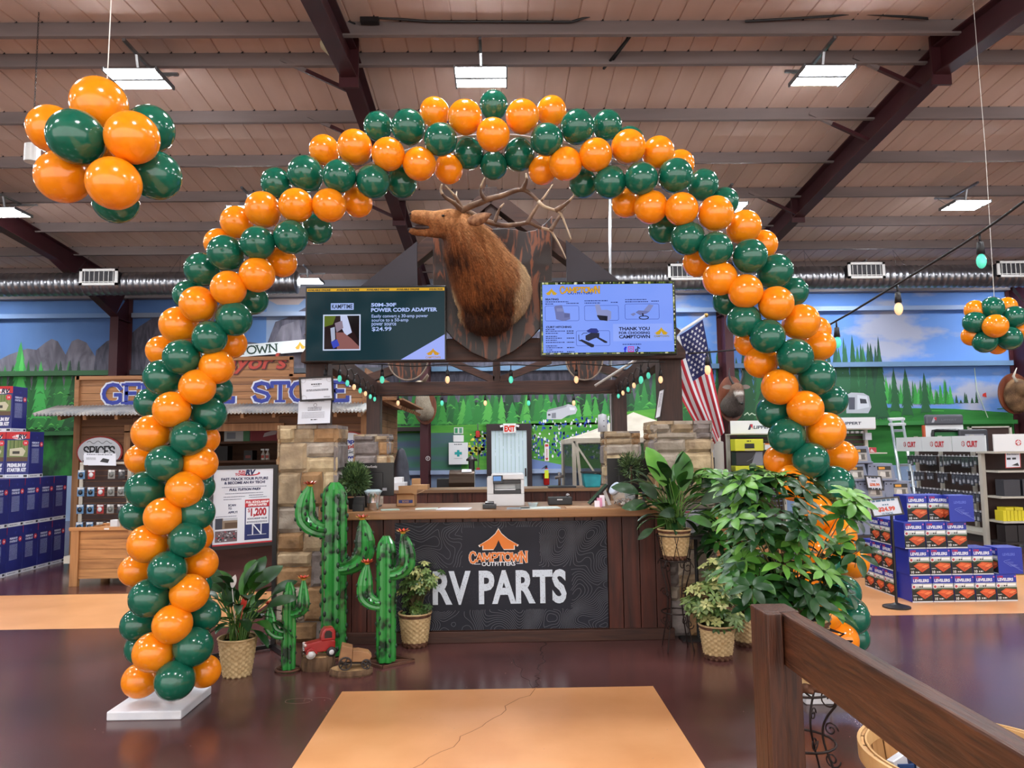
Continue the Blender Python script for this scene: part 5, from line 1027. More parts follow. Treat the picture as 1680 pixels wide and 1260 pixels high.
# side wall and lean-to eave, interior
mb = MB(); z = 0
while z < 2.9: mb.bx((XR - .03, 12.0, z + .003), (XR, 15.6, z + .127)); z += .13
mb.build('side_wall', wood('side_planks', '7a5236', 'a3744c', 'y', 4, .7, .12), gs)
mb = MB(); mb.bar((XR + .25, 12.4, 2.5), (XR + .25, 15.6, 2.5), .6, .03)
for i in range(12): mb.bar((XR, 12.5 + i * .27, 2.6), (XR + .5, 12.5 + i * .27, 2.36), .05, .06)
mb.build('side_eave', W_tanv, gs)
MB().bx((XL, 12.0, 0), (XL + .03, 15.6, 2.9)).build('side_wall', W_tanv, gs); MB().bx((XL, 14.2, 0), (XR, 14.25, 2.9)).build('inner_wall', wood('inner_planks', '4a2f20', '6a4630', 'x', 4, .7, .1), gs)
MB().bx((XL + .03, 12.04, 2.6), (XR - .03, 14.2, 2.63)).build('inner_ceiling', C('3a2a22'), gs)
def mk(px, py, Y=11.96): p = at(px, py, Y); return p.x - XL, p.z
f = Flat((XL, 11.972, 0), (1, 0, 0), (0, 0, 1), .003)
u0, v0 = mk(168, 669); u1, v1 = mk(572, 632); hz = .3; vb = 2.46
def store_text(s_, ua, ub): f.slab(s_, (ua + ub) / 2, vb - .012, (ub - ua) + .03, hz + .024, 'c8ccd8', .27, 1, .2); f.slab(s_, (ua + ub) / 2, vb, ub - ua, hz, '26348c', .2, 3, .18)
store_text('GENERAL', u0, mk(385, 650)[0]); store_text('STORE', mk(415, 650)[0], u1)
u, v = mk(398, 622); f.fit("Mayor's", u + .05, 2.99, 1.3, .26, '4a1c1c', 2, bold=.045, shear=.25); f.fit("Mayor's", u + .04, 3.0, 1.28, .25, 'a8382c', 3, bold=.02, shear=.25)
f.build('lettering', gs)
# oval trade signs on the planks
def oval(lab, px, py, rx, ry, art):
    c = at(px, py, 11.95); t = T('oval_sign', lab, 'sign', (c.x, 11.95, c.z - ry)); f = Flat((c.x, 11.94, c.z), (1, 0, 0), (0, 0, 1), .002); f.disc(0, 0, rx * .93, 'd6dae0', 1, ry * .92, 32); art(f)
    mb = MB(); P = [(rx * math.cos(2 * PI * i / 32), ry * math.sin(2 * PI * i / 32)) for i in range(32)]; mb.prism(P, (c.x, 11.942, c.z), (1, 0, 0), (0, 0, 1), (0, .03, 0)); mb.build('board', C('a33a34'), t, fixn=True); f.build('print', t)
oval('oval SPICES sign with red rim on the store planks', 163.5, 742, .37, .26, lambda f: (f.slab('SPICES', 0, -.06, .5, .15, '22262c', .16, 2, .14), f.line([(-.2 + i * .02, .16 + .02 * math.sin(i * .9)) for i in range(21)], .008, '3a3e44', 2)))
oval('oval camping supplies sign half hidden behind the left pillars', 573, 735, .34, .27, lambda f: (f.fit('Camping', 0, .08, .5, .07, '26348c', 2, .05), f.fit('Supplies', 0, 0, .5, .06, 'a8382c', 2, .05), f.fit('Dry Goods', 0, -.085, .5, .05, '22262c', 2, .03), f.fit('Stoves', 0, -.17, .3, .06, '26348c', 2, .05)))
# wall banner above the store
c = at(430, 573, 18.1); t = T('wall_banner', 'white curved banner lettered CAMPTOWN above the store roof', 'banner', (c.x, 18.1, c.z - .2)); sl = .075; Un = Vector((math.cos(sl), 0, math.sin(sl))); Vn = Vector((-math.sin(sl), 0, math.cos(sl)))
f = Flat(Vector((c.x, 18.08, c.z)), Un, Vn, .004); f.rect(-1.9, -.15, 2.6, .15, 'cfd6d8', 0); SL['F'] = (.7, [[(.12,0),(.12,1)],[(.12,1),(.66,1),(.66,.8)],[(.12,.52),(.5,.52)]], [(.12,0)]); f.slab('CAMPTOWN', -.55, -.09, 1.9, .19, '1d3a30', .2, 1, .12); f.tent(.95, -.08, .26, .2, 'd09a28', 2); f.slab('OUTFITTERS', 2.0, -.09, 1.6, .19, '1d3a30', .2, 1, .12) if 'F' in SL else f.slab('OUT', 1.55, -.09, .7, .19, '1d3a30', .2, 1, .12); f.build('banner_print', t)
mb = MB(); mb.prism([(-1.9, -.15), (2.6, -.15), (2.6, .15), (-1.9, .15)], Vector((c.x, 18.085, c.z)), Un, Vn, (0, .03, 0)); mb.build('board', C('cfd6d8'), t, fixn=True)
# goods seen through the store doorway
t = T('wall_shelf', 'dark wooden shelves inside the store doorway', 'shelf', (X_(400, 13.4), 13.6, 0)); x0, x1 = X_(330, 13.4), X_(470, 13.4); zs = at(400, 724, 13.4).z; z2 = at(400, 755, 13.4).z; mk_ = wood('inner_planks', '4a2f20', '6a4630', 'x', 4, .7, .1)
for z in (zs, z2, z2 - .5): MB().bx((x0, 13.3, z - .04), (x1, 13.8, z)).build('shelf_board', mk_, t)
for a in (x0, x1): MB().bx((a - .02, 13.3, 0), (a + .02, 13.8, zs)).build('side_panel', mk_, t)
def goods(nm, lab, cat_, px0, px1, pyt, zb_, col, art=None):
    x0, x1 = X_(px0, 13.35), X_(px1, 13.35); zt = at((px0 + px1) / 2, pyt, 13.35).z; t = T(nm, lab, cat_, ((x0 + x1) / 2, 13.5, zb_)); MB().bx((x0, 13.35, zb_), (x1, 13.6, zt)).build('carton', C(col), t)
    if art: f = Flat((x0, 13.349, zb_), (1, 0, 0), (0, 0, 1), .002); art(f, x1 - x0, zt - zb_); f.build('print', t)
goods('product_box', 'white and green boxed appliance on the store shelf', 'box', 366, 408, 703, zs, 'c4c8c8', lambda f, w, h: (f.rect(w * .75, 0, w, h, '4f8a60', 1), f.rect(w * .1, h * .2, w * .45, h * .7, '8a9098', 1)))
goods('product_box', 'dark red boxed appliance on the store shelf', 'box', 409, 456, 702, zs, '8a2834', lambda f, w, h: (f.poly([(w * .45, h * .3), (w * .9, h * .5), (w * .95, h * .9), (w * .5, h * .6)], 'c8b8bc', 1), f.gib(w * .05, h * .8, w * .25, .03, 'd8c8c8', 1)))
goods('product_box', 'small black boxed item on the lower store shelf', 'box', 399, 413, 739, z2, '1c1a1c', lambda f, w, h: f.rect(w * .2, h * .2, w * .8, h * .5, '7a3a34', 1)); goods('product_box', 'tall black appliance on the lower store shelf', 'box', 352, 372, 732, z2, '141416')
for i, px in enumerate((431, 438.5)):
    x = X_(px, 13.4); t = T('spray_bottle', 'white spray bottle on the store shelf, %s of the pair' % ('left', 'right')[i], 'bottle', (x, 13.4, z2)); MB().lathe([(.035, 0), (.038, .02), (.038, .1), (.015, .14), (.014, .17)], (x, 13.4, z2), 14).build('bottle_body', C('c8c4be', .4), t, smooth=True); mb = MB(); mb.box((x - .012, 13.4, z2 + .185), (.06, .025, .03)); mb.build('spray_head', C('e4e4e4'), t); MB().box((x, 13.36, z2 + .06), (.05, .004, .05)).build('bottle_label', C('a8483a'), t)
# big plank crate
x0, x1 = X_(119, 9.35), X_(226, 9.35); zt = at(160, 869, 9.35).z; t = T('wooden_crate', 'large tan wooden crate on the floor in front of the store', 'crate', ((x0+x1)/2, 9.75, 0)); W_cr = wood('crate_planks', '8d5f37', 'b8834f', 'x', 5, .6, .1, .3, (.35, .6)); W_crv = wood('crate_posts', '8d5f37', 'b8834f', 'z', 5, .6, .1, .3)
for k, (y, nm) in enumerate(((9.38, 'front_panel'), (10.1, 'back_panel'))):
    mb = MB(); n = 5
    for i in range(n): mb.bx((x0 + .05, y, .09 + i * (zt - .09) / n + .002), (x1 - .05, y + .02, .09 + (i + 1) * (zt - .09) / n - .002))
    mb.build(nm, W_cr, t)
for x in (x0 + .02, x1 - .04): mb = MB(); mb.bx((x, 9.4, .1), (x + .02, 10.1, zt)); mb.build('side_panel', W_cr, t)
for x in (x0, x1 - .1):
    for y in (9.35, 10.08): MB().bx((x, y, 0), (x + .1, y + .06, zt + .01)).build('corner_post', W_crv, t, bevel=.004)
mb = MB(); mb.bx((x0 - .02, 9.34, zt - .01), (x1 + .02, 9.4, zt + .03)); mb.bx((x0, 9.4, zt - .04), (x1, 10.1, zt - .02)); mb.build('top_rail', W_cr, t); MB().bx((x0 + .42, 9.335, zt - .0), (x0 + .48, 9.339, zt + .02)).build('tag', C('dcdcdc'), t)
boxt('price_ticket_pad', 'crumpled white paper bundle on the wooden crate', 'paper', X_(186, 9.6), X_(198, 9.6), 9.55, 9.62, zt - .02, zt + .1, C('cfd2d6'))
# merchandise rack left of the store
x0, x1 = X_(121, 10.8), X_(201, 10.8); zt = at(160, 762, 10.8).z; t = T('display_rack', 'cream metal display rack with dark slat panel hung with packets', 'display rack', ((x0+x1)/2, 11, 0)); M_slat = mat('slat_panel', '33201c', .6, hex2='3d2823', scale=3)
mb = MB(); z = .2
while z < zt: mb.bx((x0, 11.0, z), (x1, 11.03, z + .07)); z += .08
mb.build('slat_panel', M_slat, t)
for x in (x0, x1): MB().bx((x - .025, 10.98, 0), (x + .025, 11.06, zt + .02)).build('upright', C('c4beb0'), t)
MB().bx((x0, 10.62, .1), (x1, 11.0, .2)).build('base_shelf', C('c4beb0'), t); MB().bx((x0 - .02, 10.97, zt), (x1 + .02, 11.07, zt + .03)).build('top_rail', C('c4beb0'), t)
def pack(c1, c2, c3, w_=.1, h_=.13, lab='x', grp=None):
    t = T('hanging_packet', lab, 'packet', (0, 0, 0), grp); MB().bx((-w_/2, -.002, -h_), (w_/2, .002, 0)).build('card', C(c1), t); MB().ell((0, -.014, -h_ * .55), (w_ * .34, .018, h_ * .28), 10).build('blister', C(c2, .25), t, smooth=True)
    MB().bx((-w_ * .42, -.004, -h_ * .22), (w_ * .42, -.0025, -h_ * .04)).build('header', C(c3), t); MB().tube([(0, .15, -.01), (0, -.05, -.01)], .002, 4).build('peg_hook', C('b0b0b0'), t); MB().bx((-.016, -.052, -.03), (.016, -.05, 0)).build('price_tag', C('dcdcdc'), t); return t
PK = [pack('a02a28', 'c8c8cc', 'd0d4d8'), pack('5a86b0', '20242a', 'd8dce0'), pack('8a8a86', '6a6a66', 'c8c8c4'), pack('3a3a3c', '5a5a5c', 'a8a8a8')]
cols_ = ['red-carded', 'blue-carded', 'pale grey', 'dark grey']; rows_ = ['top', 'second', 'third', 'bottom']; used = set(); pos = ['first', 'second', 'third', 'fourth', 'fifth']
for r in range(4):
    for c_ in range(5):
        k = [[1, 0, 3, 2, 3], [1, 1, 0, 2, 2], [1, 1, 0, 2, 3], [1, 1, 2, 3, 3]][r][c_]
        if r == 0 and c_ == 2: continue
        lc = (x0 + .08 + c_ * (x1 - x0 - .12) / 4, 10.84, zt - .08 - r * .25); lab = '%s hanging packet in the %s row of the display rack, %s from the left' % (cols_[k], rows_[r], pos[c_])
        if k not in used: used.add(k); o = PK[k]; o.location = lc; o['label'] = lab; o['group'] = 'packets on the cream display rack'
        else: dup(PK[k], lc, label=lab, group='packets on the cream display rack')
t = framed('price_card', 'white product card standing on the display rack below the spices sign', 'card', ((137, 743), (190, 744), (137, 763)), 10.85, .006, lambda f, w, h: (f.gib(w * .1, h * .85, w * .8, .012, '5a6068', 1), f.poly([(w * .5, h * .3), (w * .75, h * .2), (w * .8, h * .5), (w * .6, h * .6)], '2a2c30', 1), f.gib(w * .08, h * .6, w * .3, .006, '8a9098', 1, 4)), fr=0)
# ---------------------------------------------------------------- blue starter-kit cartons at the left
def kit(lab, front=True):
    t = T('starter_kit_carton', lab, 'carton', (0, 0, 0), 'blue starter-kit cartons stacked at the left'); w_, d_, h_ = .335, .325, .655
    MB().bx((-w_/2, -d_/2, 0), (w_/2, d_/2, h_)).build('box', mat('kit_blue', '1c2468', .4, hex2='20286e', scale=3), t, bevel=.003)
    for O, U, side in (((-w_/2, -d_/2 - .0005, 0), (1, 0, 0), 0), ((w_/2 + .0005, -d_/2, 0), (0, 1, 0), 1)):
        W_ = w_ if not side else d_; f = Flat(O, U, (0, 0, 1), .001); f.rect(0, 0, W_, .05, 'c8ccd6', 1); f.rect(W_ * .8, .012, W_ * .95, .042, '2a2c34', 2); f.gib(W_ * .1, .02, W_ * .5, .012, '6a6e7a', 2)
        if not side:
            f.rect(0, h_ - .1, W_, h_, 'b02228', 1); f.disc(W_ * .55, h_ - .075, .1, 'd8d4d8', 2, .035); f.text('FUN', W_ * .3, h_ - .065, .04, 'c02838', 3, bold=.04); f.text('TOWN', W_ * .3, h_ - .1, .04, 'c02838', 3, bold=.04); f.text('RV', W_ * .68, h_ - .1, .09, '14183a', 3, bold=.05, shear=.2)
            f.rect(.02, h_ * .36, W_ - .02, h_ - .12, '6a7a48', 1); f.rect(.02, h_ * .36, W_ - .02, h_ * .45, '5a4634', 2); f.poly([(.06, h_ * .48), (W_ * .75, h_ * .47), (W_ * .85, h_ * .58), (W_ * .7, h_ * .66), (.06, h_ * .63)], 'b8b49a', 3); f.rect(.1, h_ * .52, W_ * .6, h_ * .58, '3a3a34', 4); f.disc(W_ * .84, h_ - .16, .04, 'c02838', 5); f.text('34', W_ * .84, h_ - .175, .04, 'e8e8ec', 6)
            for i in range(9): x = ru(.03, W_ - .05); f.rect(x, h_ * .6, x + ru(.006, .014), h_ - .12, random.choice(['3a5028', '8a9a60', '4a6a34']), 2.5)
            f.fit('PREMIUM RV', W_ / 2, h_ * .24, W_ * .8, .05, 'd8dce8', 2, .06); f.fit('STARTER KIT', W_ / 2, h_ * .14, W_ * .8, .05, 'd8dce8', 2, .06)
        else:
            f.fit('PREMIUM RV', W_ * .4, h_ - .17, W_ * .5, .026, 'b8c0dc', 2, .05); f.fit('STARTER KIT', W_ * .4, h_ - .21, W_ * .5, .026, 'b8c0dc', 2, .05); f.disc(W_ * .82, h_ - .18, .036, 'b83040', 2); f.fit('34', W_ * .82, h_ - .195, .03, .03, 'e0dce0', 3); f.gib(W_ * .16, h_ - .25, W_ * .5, .008, '8a94c0', 2, 14, .9); f.text('V', W_ * .5, h_ - .1, .05, '4a54a0', 2, bold=.0)
        f.build('print', t)
    return t
XF = -6.73 - .1675; k0 = None; place = []
for i in range(5): place.append((XF, 10.02 + i * .335, 0, 'bottom tier, %s from the camera' % ['nearest', 'second', 'third', 'fourth', 'furthest'][i]))
for i in range(6): place.append((XF, 9.68 + .335 + i * .335 if i else 10.02 - .0, .657, None))
place = place[:5]
for i in range(5): place.append((XF + .0, 10.02 + i * .335, .657, 'second tier, %s from the camera' % ['nearest', 'second', 'third', 'fourth', 'furthest'][i]))
place += [(XF, 10.74, 1.314, 'third tier, right hand one with its photo side forward'), (XF - .34, 10.74, 1.314, 'third tier, left hand one cut by the frame'), (XF - .34, 10.74, .657, 'second tier, hidden behind the outer column'), (XF - .34, 10.74, 0, 'bottom tier, hidden behind the outer column'), (XF - .27, 10.74, 1.971, 'top of the stack at the left edge')]
for (x, y, z, lb) in place:
    lab = 'blue starter-kit carton, ' + lb
    if k0 is None: k0 = kit(lab); k0.location = (x, y, z)
    else: dup(k0, (x, y, z), label=lab)
# ---------------------------------------------------------------- poster stand
tl, tr = at(351, 771, 6.02), at(449, 766, 6.3); zt, zbm = tl.z, at(347, 897, 6.02).z
Pn = (Vector((tr.x, tr.y, 0)) - Vector((tl.x, tl.y, 0))); w_ = Pn.length; Un = Pn.normalized(); Nn = Un.cross(Vector((0, 0, 1))); h_ = zt - zbm; O = Vector((tl.x, tl.y, zbm))
t = T('poster_stand', 'black floor stand holding a white careers poster beside the left pillar', 'poster stand', (tl.x + .3, 6.2, 0)); f = Flat(O, Un, (0, 0, 1), .001)
f.rect(0, 0, w_, h_, 'd8dbe4', 0); q_ = lambda px, py: ((px - 60) / 790 * w_, h_ - (py - 5) / 1090 * h_)
def tx(st, px, py, wd, hh, c, bo=.04, sh=0): u, v = q_(px, py + (px - 430) * .09); f.fit(st, u, v, wd / 790 * w_, hh / 1090 * h_, c, 2, bo, sh)
u, v = q_(480, 70); f.disc(u + .03, v, .085, 'b82030', 1, .02); f.disc(u + .02, v + .006, .08, 'd8dbe4', 1.5, .018); f.text('FUN', u - .035, v + .006, .028, 'b83040', 2, bold=.05); f.text('TOWN', u - .045, v - .016, .028, 'b83040', 2, bold=.05); f.text('RV', u + .03, v - .012, .06, '1c2452', 3, bold=.06, shear=.2)
NV = '1c2452'; tx('FAST-TRACK YOUR FUTURE', 465, 160, 620, 38, NV); tx('& BECOME AN RV TECH!', 465, 215, 540, 38, NV); tx('FULL TUITION PAID!', 465, 312, 410, 34, NV, .05, .2)
for a, b, c_ in ((165, 262, 590), (210, 355, 500), (190, 402, 280), (520, 390, 190), (190, 438, 230), (520, 420, 240), (95, 680, 270)): u, v = q_(a, b); f.gib(u, v - .003, c_ / 790 * w_, .005, '5a6078', 2)
tx('SCAN', 300, 548, 100, 30, NV); tx('TO', 275, 598, 45, 30, NV); tx('APPLY!', 312, 650, 122, 30, NV)
def rc(x0, y0, x1, y1, c, l): a = q_(x0, y0); b = q_(x1, y1); f.rect(a[0], b[1], b[0], a[1], c, l)
rc(90, 705, 375, 860, '8a7a68', 1); rc(90, 705, 180, 860, '3a3c4a', 2); rc(210, 770, 375, 850, '5a4636', 2); rc(190, 705, 375, 740, 'b8bcc4', 2); rc(90, 885, 375, 1045, '6a5a60', 1)
random.seed(8)
for i in range(46): x = ru(90, 350); y = ru(885, 1020); rc(x, y, x + ru(10, 30), y + ru(8, 26), random.choice(['c8ccd4', 'b02838', '2a2a30', '8a8488', '3a3036']), 2 + i * .02)
rc(470, 455, 800, 565, 'b82430', 1); rc(470, 565, 800, 1040, '1e2a62', 1); rc(485, 570, 790, 815, 'dfe2ea', 2)
u, v = q_(635, 506); f.fit('FULL SCHOLARSHIP', u, v, .19, .018, 'f0e8ea', 3, .05, .15); f.fit('OPPORTUNITIES', u, v - .024, .155, .018, 'f0e8ea', 3, .05, .15)
u, v = q_(640, 690); f.fit('1,200', u + .008, v, .13, .062, 'a82030', 3, .05); f.text('$', u - .072, v + .03, .045, 'a82030', 3); u, v = q_(635, 745); f.fit('SCHOLARSHIP VALUE', u, v, .16, .013, NV, 3, .04); f.gib(u - .085, v - .02, .17, .005, '5a6078', 3, 2)
u, v = q_(632, 970); f.fit('N', u, v, .08, .095, 'e0e4ee', 3, -.01); f.slab('I', u - .032, v, .03, .095, 'e0e4ee', .06, 3, .5); f.slab('I', u + .034, v, .03, .095, 'e0e4ee', .06, 3, .5)
f.rect(0, 0, w_, .012, 'b82430', 1.5); f.build('poster', t)
def obar(a, b, th, nm, m='141214'):
    mb = MB(); mb.bar(a, b, th, th); return mb.build(nm, C(m, .35), t)
th = .03
for nm, a, b in (('top_rail', O + Vector((0, 0, h_ + .015)) - Un * .02, O + Un * (w_ + .02) + Vector((0, 0, h_ + .015))), ('bottom_rail', O + Vector((0, 0, -.015)) - Un * .02, O + Un * (w_ + .02) + Vector((0, 0, -.015)))): obar(a + Nn * -.01, b + Nn * -.01, th, nm)
A0 = O - Un * .02; B0 = O + Un * (w_ + .02)
obar(Vector((A0.x, A0.y, 0)), Vector((A0.x, A0.y, zt + .03)), th, 'upright'); obar(Vector((B0.x, B0.y, 0)), Vector((B0.x, B0.y, zt + .03)), .036, 'upright')
MB().prism([(0, 0), (w_, 0), (w_, h_), (0, h_)], O - Nn * .002 - Nn * .012, Un, (0, 0, 1), Nn * .01).build('back_board', C('d0d0d6'), t)
for P0 in (A0, B0): obar(Vector((P0.x, P0.y, .025)) + Nn * .28, Vector((P0.x, P0.y, .025)) - Nn * .28, .04, 'foot')
obar(Vector((A0.x, A0.y, .03)), Vector((B0.x, B0.y, .03)), .03, 'cross_rail')
# ---------------------------------------------------------------- leveler cartons, right
random.seed(51)
M_lb = mat('leveler_blue', '1f2f98', .4, hex2='24369f', scale=3); LW, LD, LH = .216, .26, .272
def leveler(lab):
    t = T('leveler_carton', lab, 'carton', (0, 0, 0), 'blue leveler cartons in the pyramid'); MB().bx((-LW/2, -LD/2, 0), (LW/2, LD/2, LH)).build('box', M_lb, t, bevel=.002)
    f = Flat((-LW/2, -LD/2 - .0005, 0), (1, 0, 0), (0, 0, 1), .0008); w_ = LW; f.rect(0, 0, w_, .012, 'c8ccd4', 2); f.rect(0, .01, w_, LH * .5, '1e2018', 1); f.rect(0, LH * .5, w_, LH * .7, 'a8b0ae', 1); f.rect(0, LH * .46, w_, LH * .52, '3c5030', 1.5)
    f.rect(w_ * .1, LH * .6, w_ * .5, LH * .68, 'd8dad8', 2); f.rect(w_ * .55, LH * .58, w_ * .95, LH * .66, 'e4e6e4', 2)
    for a in (.4, .5): f.disc(w_ * a, LH * .58, .008, '14141a', 3, n=8)
    f.disc(w_ * .1, LH * .58, .022, 'd8d8dc', 3); f.disc(w_ * .1, LH * .58, .014, 'b04a50', 4)
    f.poly([(w_ * .2, LH * .36), (w_ * .45, LH * .48), (w_ * .95, LH * .44), (w_ * .97, LH * .3), (w_ * .6, LH * .12), (w_ * .5, LH * .18)], 'c2502a', 3)
    f.poly([(w_ * .3, LH * .37), (w_ * .5, LH * .44), (w_ * .72, LH * .41), (w_ * .52, LH * .33)], 'd8683a', 4); f.poly([(w_ * .56, LH * .32), (w_ * .76, LH * .4), (w_ * .94, LH * .37), (w_ * .8, LH * .26)], 'e07a48', 4); f.line([(w_ * .6, LH * .14), (w_ * .6, LH * .22), (w_ * .96, LH * .36)], .004, '7a2a18', 5)
    f.gib(w_ * .05, LH * .24, w_ * .2, .008, 'c8c8c8', 3, 1); f.fit('10', w_ * .14, LH * .08, .03, .026, 'e8e8e8', 3); f.gib(w_ * .28, LH * .1, w_ * .22, .012, 'd8d8d8', 3)
    f.fit('LYNX', w_ * .22, LH * .88, .06, .02, 'c03048', 3, .05); f.fit('LEVELERS', w_ * .46, LH * .76, w_ * .76, .03, 'e4e8f4', 3, .035); f.disc(w_ * .93, LH * .92, .008, 'c86aa8', 3); f.build('print', t)
    f = Flat((LW/2 + .0005, -LD/2, 0), (0, 1, 0), (0, 0, 1), .0008); f.fit('LEVELERS', LD * .45, LH * .7, LD * .5, .026, '5a6ac8', 1, .04)
    for i in range(5): f.line([(LD * .25 + i * .02, LH * .5 - i * .012), (LD * .5 + i * .03, LH * .55 - i * .03)], .003, '7a8ad8', 1)
    f.line([(LD * .22, LH * .48), (LD * .5, LH * .3), (LD * .78, LH * .34)], .003, '7a8ad8', 1); f.build('side_print', t)
    return t
L0 = None
def lev(x, y, z, rot, lab):
    global L0
    lab = 'blue leveler carton, ' + lab
    if L0 is None: L0 = leveler(lab); L0.location = (x, y, z); L0.rotation_euler = (0, 0, rot)
    else: dup(L0, (x, y, z), rot, lab)
nth = ['leftmost', 'second from left', 'middle', 'fourth from left', 'rightmost']; S = .222; XA = X_(1506, 7.7) - .02; YF = 7.7 + LD / 2
for i in range(5): lev(XA + i * S, YF, 0, 0, 'bottom row facing forward, ' + nth[i])
for i in range(4): lev(XA + i * S - .012, YF, .274, 0, 'second row facing forward, ' + nth[i])
lev(XA + 4 * S + .06, YF - .02, .274, -PI / 2, 'second row, turned to show its plain line-drawing side')
for i in range(3): lev(XA + i * S - .045, YF, .548, 0, 'third row facing forward, ' + ['leftmost', 'middle', 'rightmost'][i])
lev(XA + .045, YF + .08, .822, 0, 'top row with photo side forward, left'); lev(XA + .27, YF + .08, .822, 0, 'top row with photo side forward, right'); lev(XA + .45, YF - .05, .822, -PI / 2, 'top row, turned to show its plain line-drawing side')
for r in range(3):
    for i in range(3 if r < 2 else 2):
        lev(XA - LW / 2 + LD / 2 - .03, YF + LD / 2 + .115 + i * S + r * .02, r * .274, -PI / 2, '%s row facing left, %s from the camera' % (['bottom', 'second', 'third'][r], ['nearest', 'second', 'furthest'][i]))
# price sign on a stand
def pricesign(lab, c4, Y, lines, pole=True, gx=None):
    tl, tr, bl = c4; t = framed('price_sign', lab, 'sign', c4, Y, .02, lambda f, w, h: lines(f, w, h), '2a2624', .014)
    o = org(t)
    if pole:
        p = at((tl[0] + tr[0]) / 2, tl[1], Y); x = gx; bt = at(0, bl[1], Y).z
        mb = MB(); mb.tube([(x, Y + .03, .02), (x, Y + .03, at(bl[0], bl[1] - 6, Y).z + .05)], .014, 10); mb.build('pole', C('17171a', .35), t); mb = MB(); mb.lathe([(.13, 0), (.13, .015), (.05, .035), (.016, .05)], (x, Y + .03, 0), 28); mb.build('base', C('17171a', .4), t)
    return t
pricesign('24.99 dollar price sign on a black pole in front of the leveler cartons', ((1424, 819), (1475, 814), (1433, 849)), 7.45, lambda f, w, h: (f.gib(w * .12, h * .8, w * .75, .02, '5a7a94', 2), f.gib(w * .4, h * .58, w * .2, .012, '5a7a94', 2), f.fit('$24.99', w / 2, h * .28, w * .55, .042, 'd0503a', 2, .05), f.fit('10 PACK', w / 2, h * .08, w * .36, .022, '3a6a8a', 2)), gx=X_(1460, 7.48))
pricesign('38.99 dollar price sign hung on the grey cases', ((1419, 780), (1446, 781), (1424, 804)), 9.42, lambda f, w, h: (f.gib(w * .2, h * .82, w * .55, .018, '3a4a5a', 2), f.gib(w * .35, h * .6, w * .25, .012, '3a4a5a', 2), f.fit('$38.99', w / 2, h * .3, w * .6, .036, 'd0602a', 2, .05), f.gib(w * .08, h * .06, w * .84, .02, '20242c', 2)), pole=False)
# grey moulded cases in a stack
def case(lab):
    t = T('grey_case', lab, 'case', (0, 0, 0), 'grey moulded cases stacked behind the price signs'); mb = MB(); a, b, h = .19, .16, .225
    vs = [(-a, -b, 0), (a, -b, 0), (a, b, 0), (-a, b, 0), (-a * .84, -b * .8, h), (a * .84, -b * .8, h), (a * .84, b * .8, h), (-a * .84, b * .8, h)]; mb.add(vs, [(0,3,2,1),(4,5,6,7),(0,1,5,4),(1,2,6,5),(2,3,7,6),(3,0,4,7)]); mb.bx((-a - .01, -b - .01, 0), (a + .01, b + .01, .025)); mb.build('shell', mat('case_grey', '6d7488', .5, hex2='767e92', scale=5), t, bevel=.008)
    N_ = Vector((0, -h, -b * .2)).normalized(); f = Flat((-.05, -b - .002 + .03 * .14, .03), (1, 0, 0), (0, .14, 1), .001); f.rect(0, 0, .18, .16, '9a9690', 1); f.rect(0, .11, .18, .16, '2a2620', 2); f.rect(.02, .12, .1, .15, 'c88a2a', 3); f.poly([(.02, .03), (.14, .02), (.16, .07), (.04, .09)], 'c4c0b8', 3); f.rect(.1, .02, .15, .09, '5a5650', 4); f.build('case_label', t)
    for s in (-1, 1): MB().bx((s * .03 - .12, -b * .84 - .0, h - .05), (s * .03 - .1, -b * .8 - .006, h - .03)).build('vent_hole', C('22242c'), t)
    return t
c0 = None; cp = [(1400, 747, 'fifth tier'), (1393, 766, 'fourth tier left'), (1438, 764, 'fourth tier right, beside the slat rack'), (1380, 790, 'third tier left'), (1421, 790, 'third tier middle, behind the price sign'), (1463, 787, 'third tier right'), (1372, 813, 'second tier left'), (1418, 812, 'second tier middle'), (1463, 810, 'second tier right'), (1380, 836, 'bottom tier left'), (1425, 836, 'bottom tier middle'), (1470, 836, 'bottom tier right')]
tierz = {747: 4, 766: 3, 764: 3, 790: 2, 787: 2, 813: 1, 812: 1, 810: 1, 836: 0}
for px, py, lb in cp:
    tz = tierz[py]; Y = 9.6 + tz * .02; x = X_(px, Y); z = .48 + tz * .228; lab = 'grey moulded case with a product label, ' + lb
    if c0 is None: c0 = case(lab); c0.location = (x, Y, z)
    else: dup(c0, (x, Y, z), label=lab)
t = T('display_table', 'low dark platform carrying the stacked grey cases', 'platform', (X_(1425, 9.6), 9.6, 0)); MB().bx((X_(1350, 9.6), 9.42, .42), (X_(1500, 9.6), 9.95, .48)).build('platform_top', C('3a3634'), t)
for a in (1356, 1494): MB().bx((X_(a, 9.6) - .03, 9.45, 0), (X_(a, 9.6) + .03, 9.9, .42)).build('leg', C('3a3634'), t)
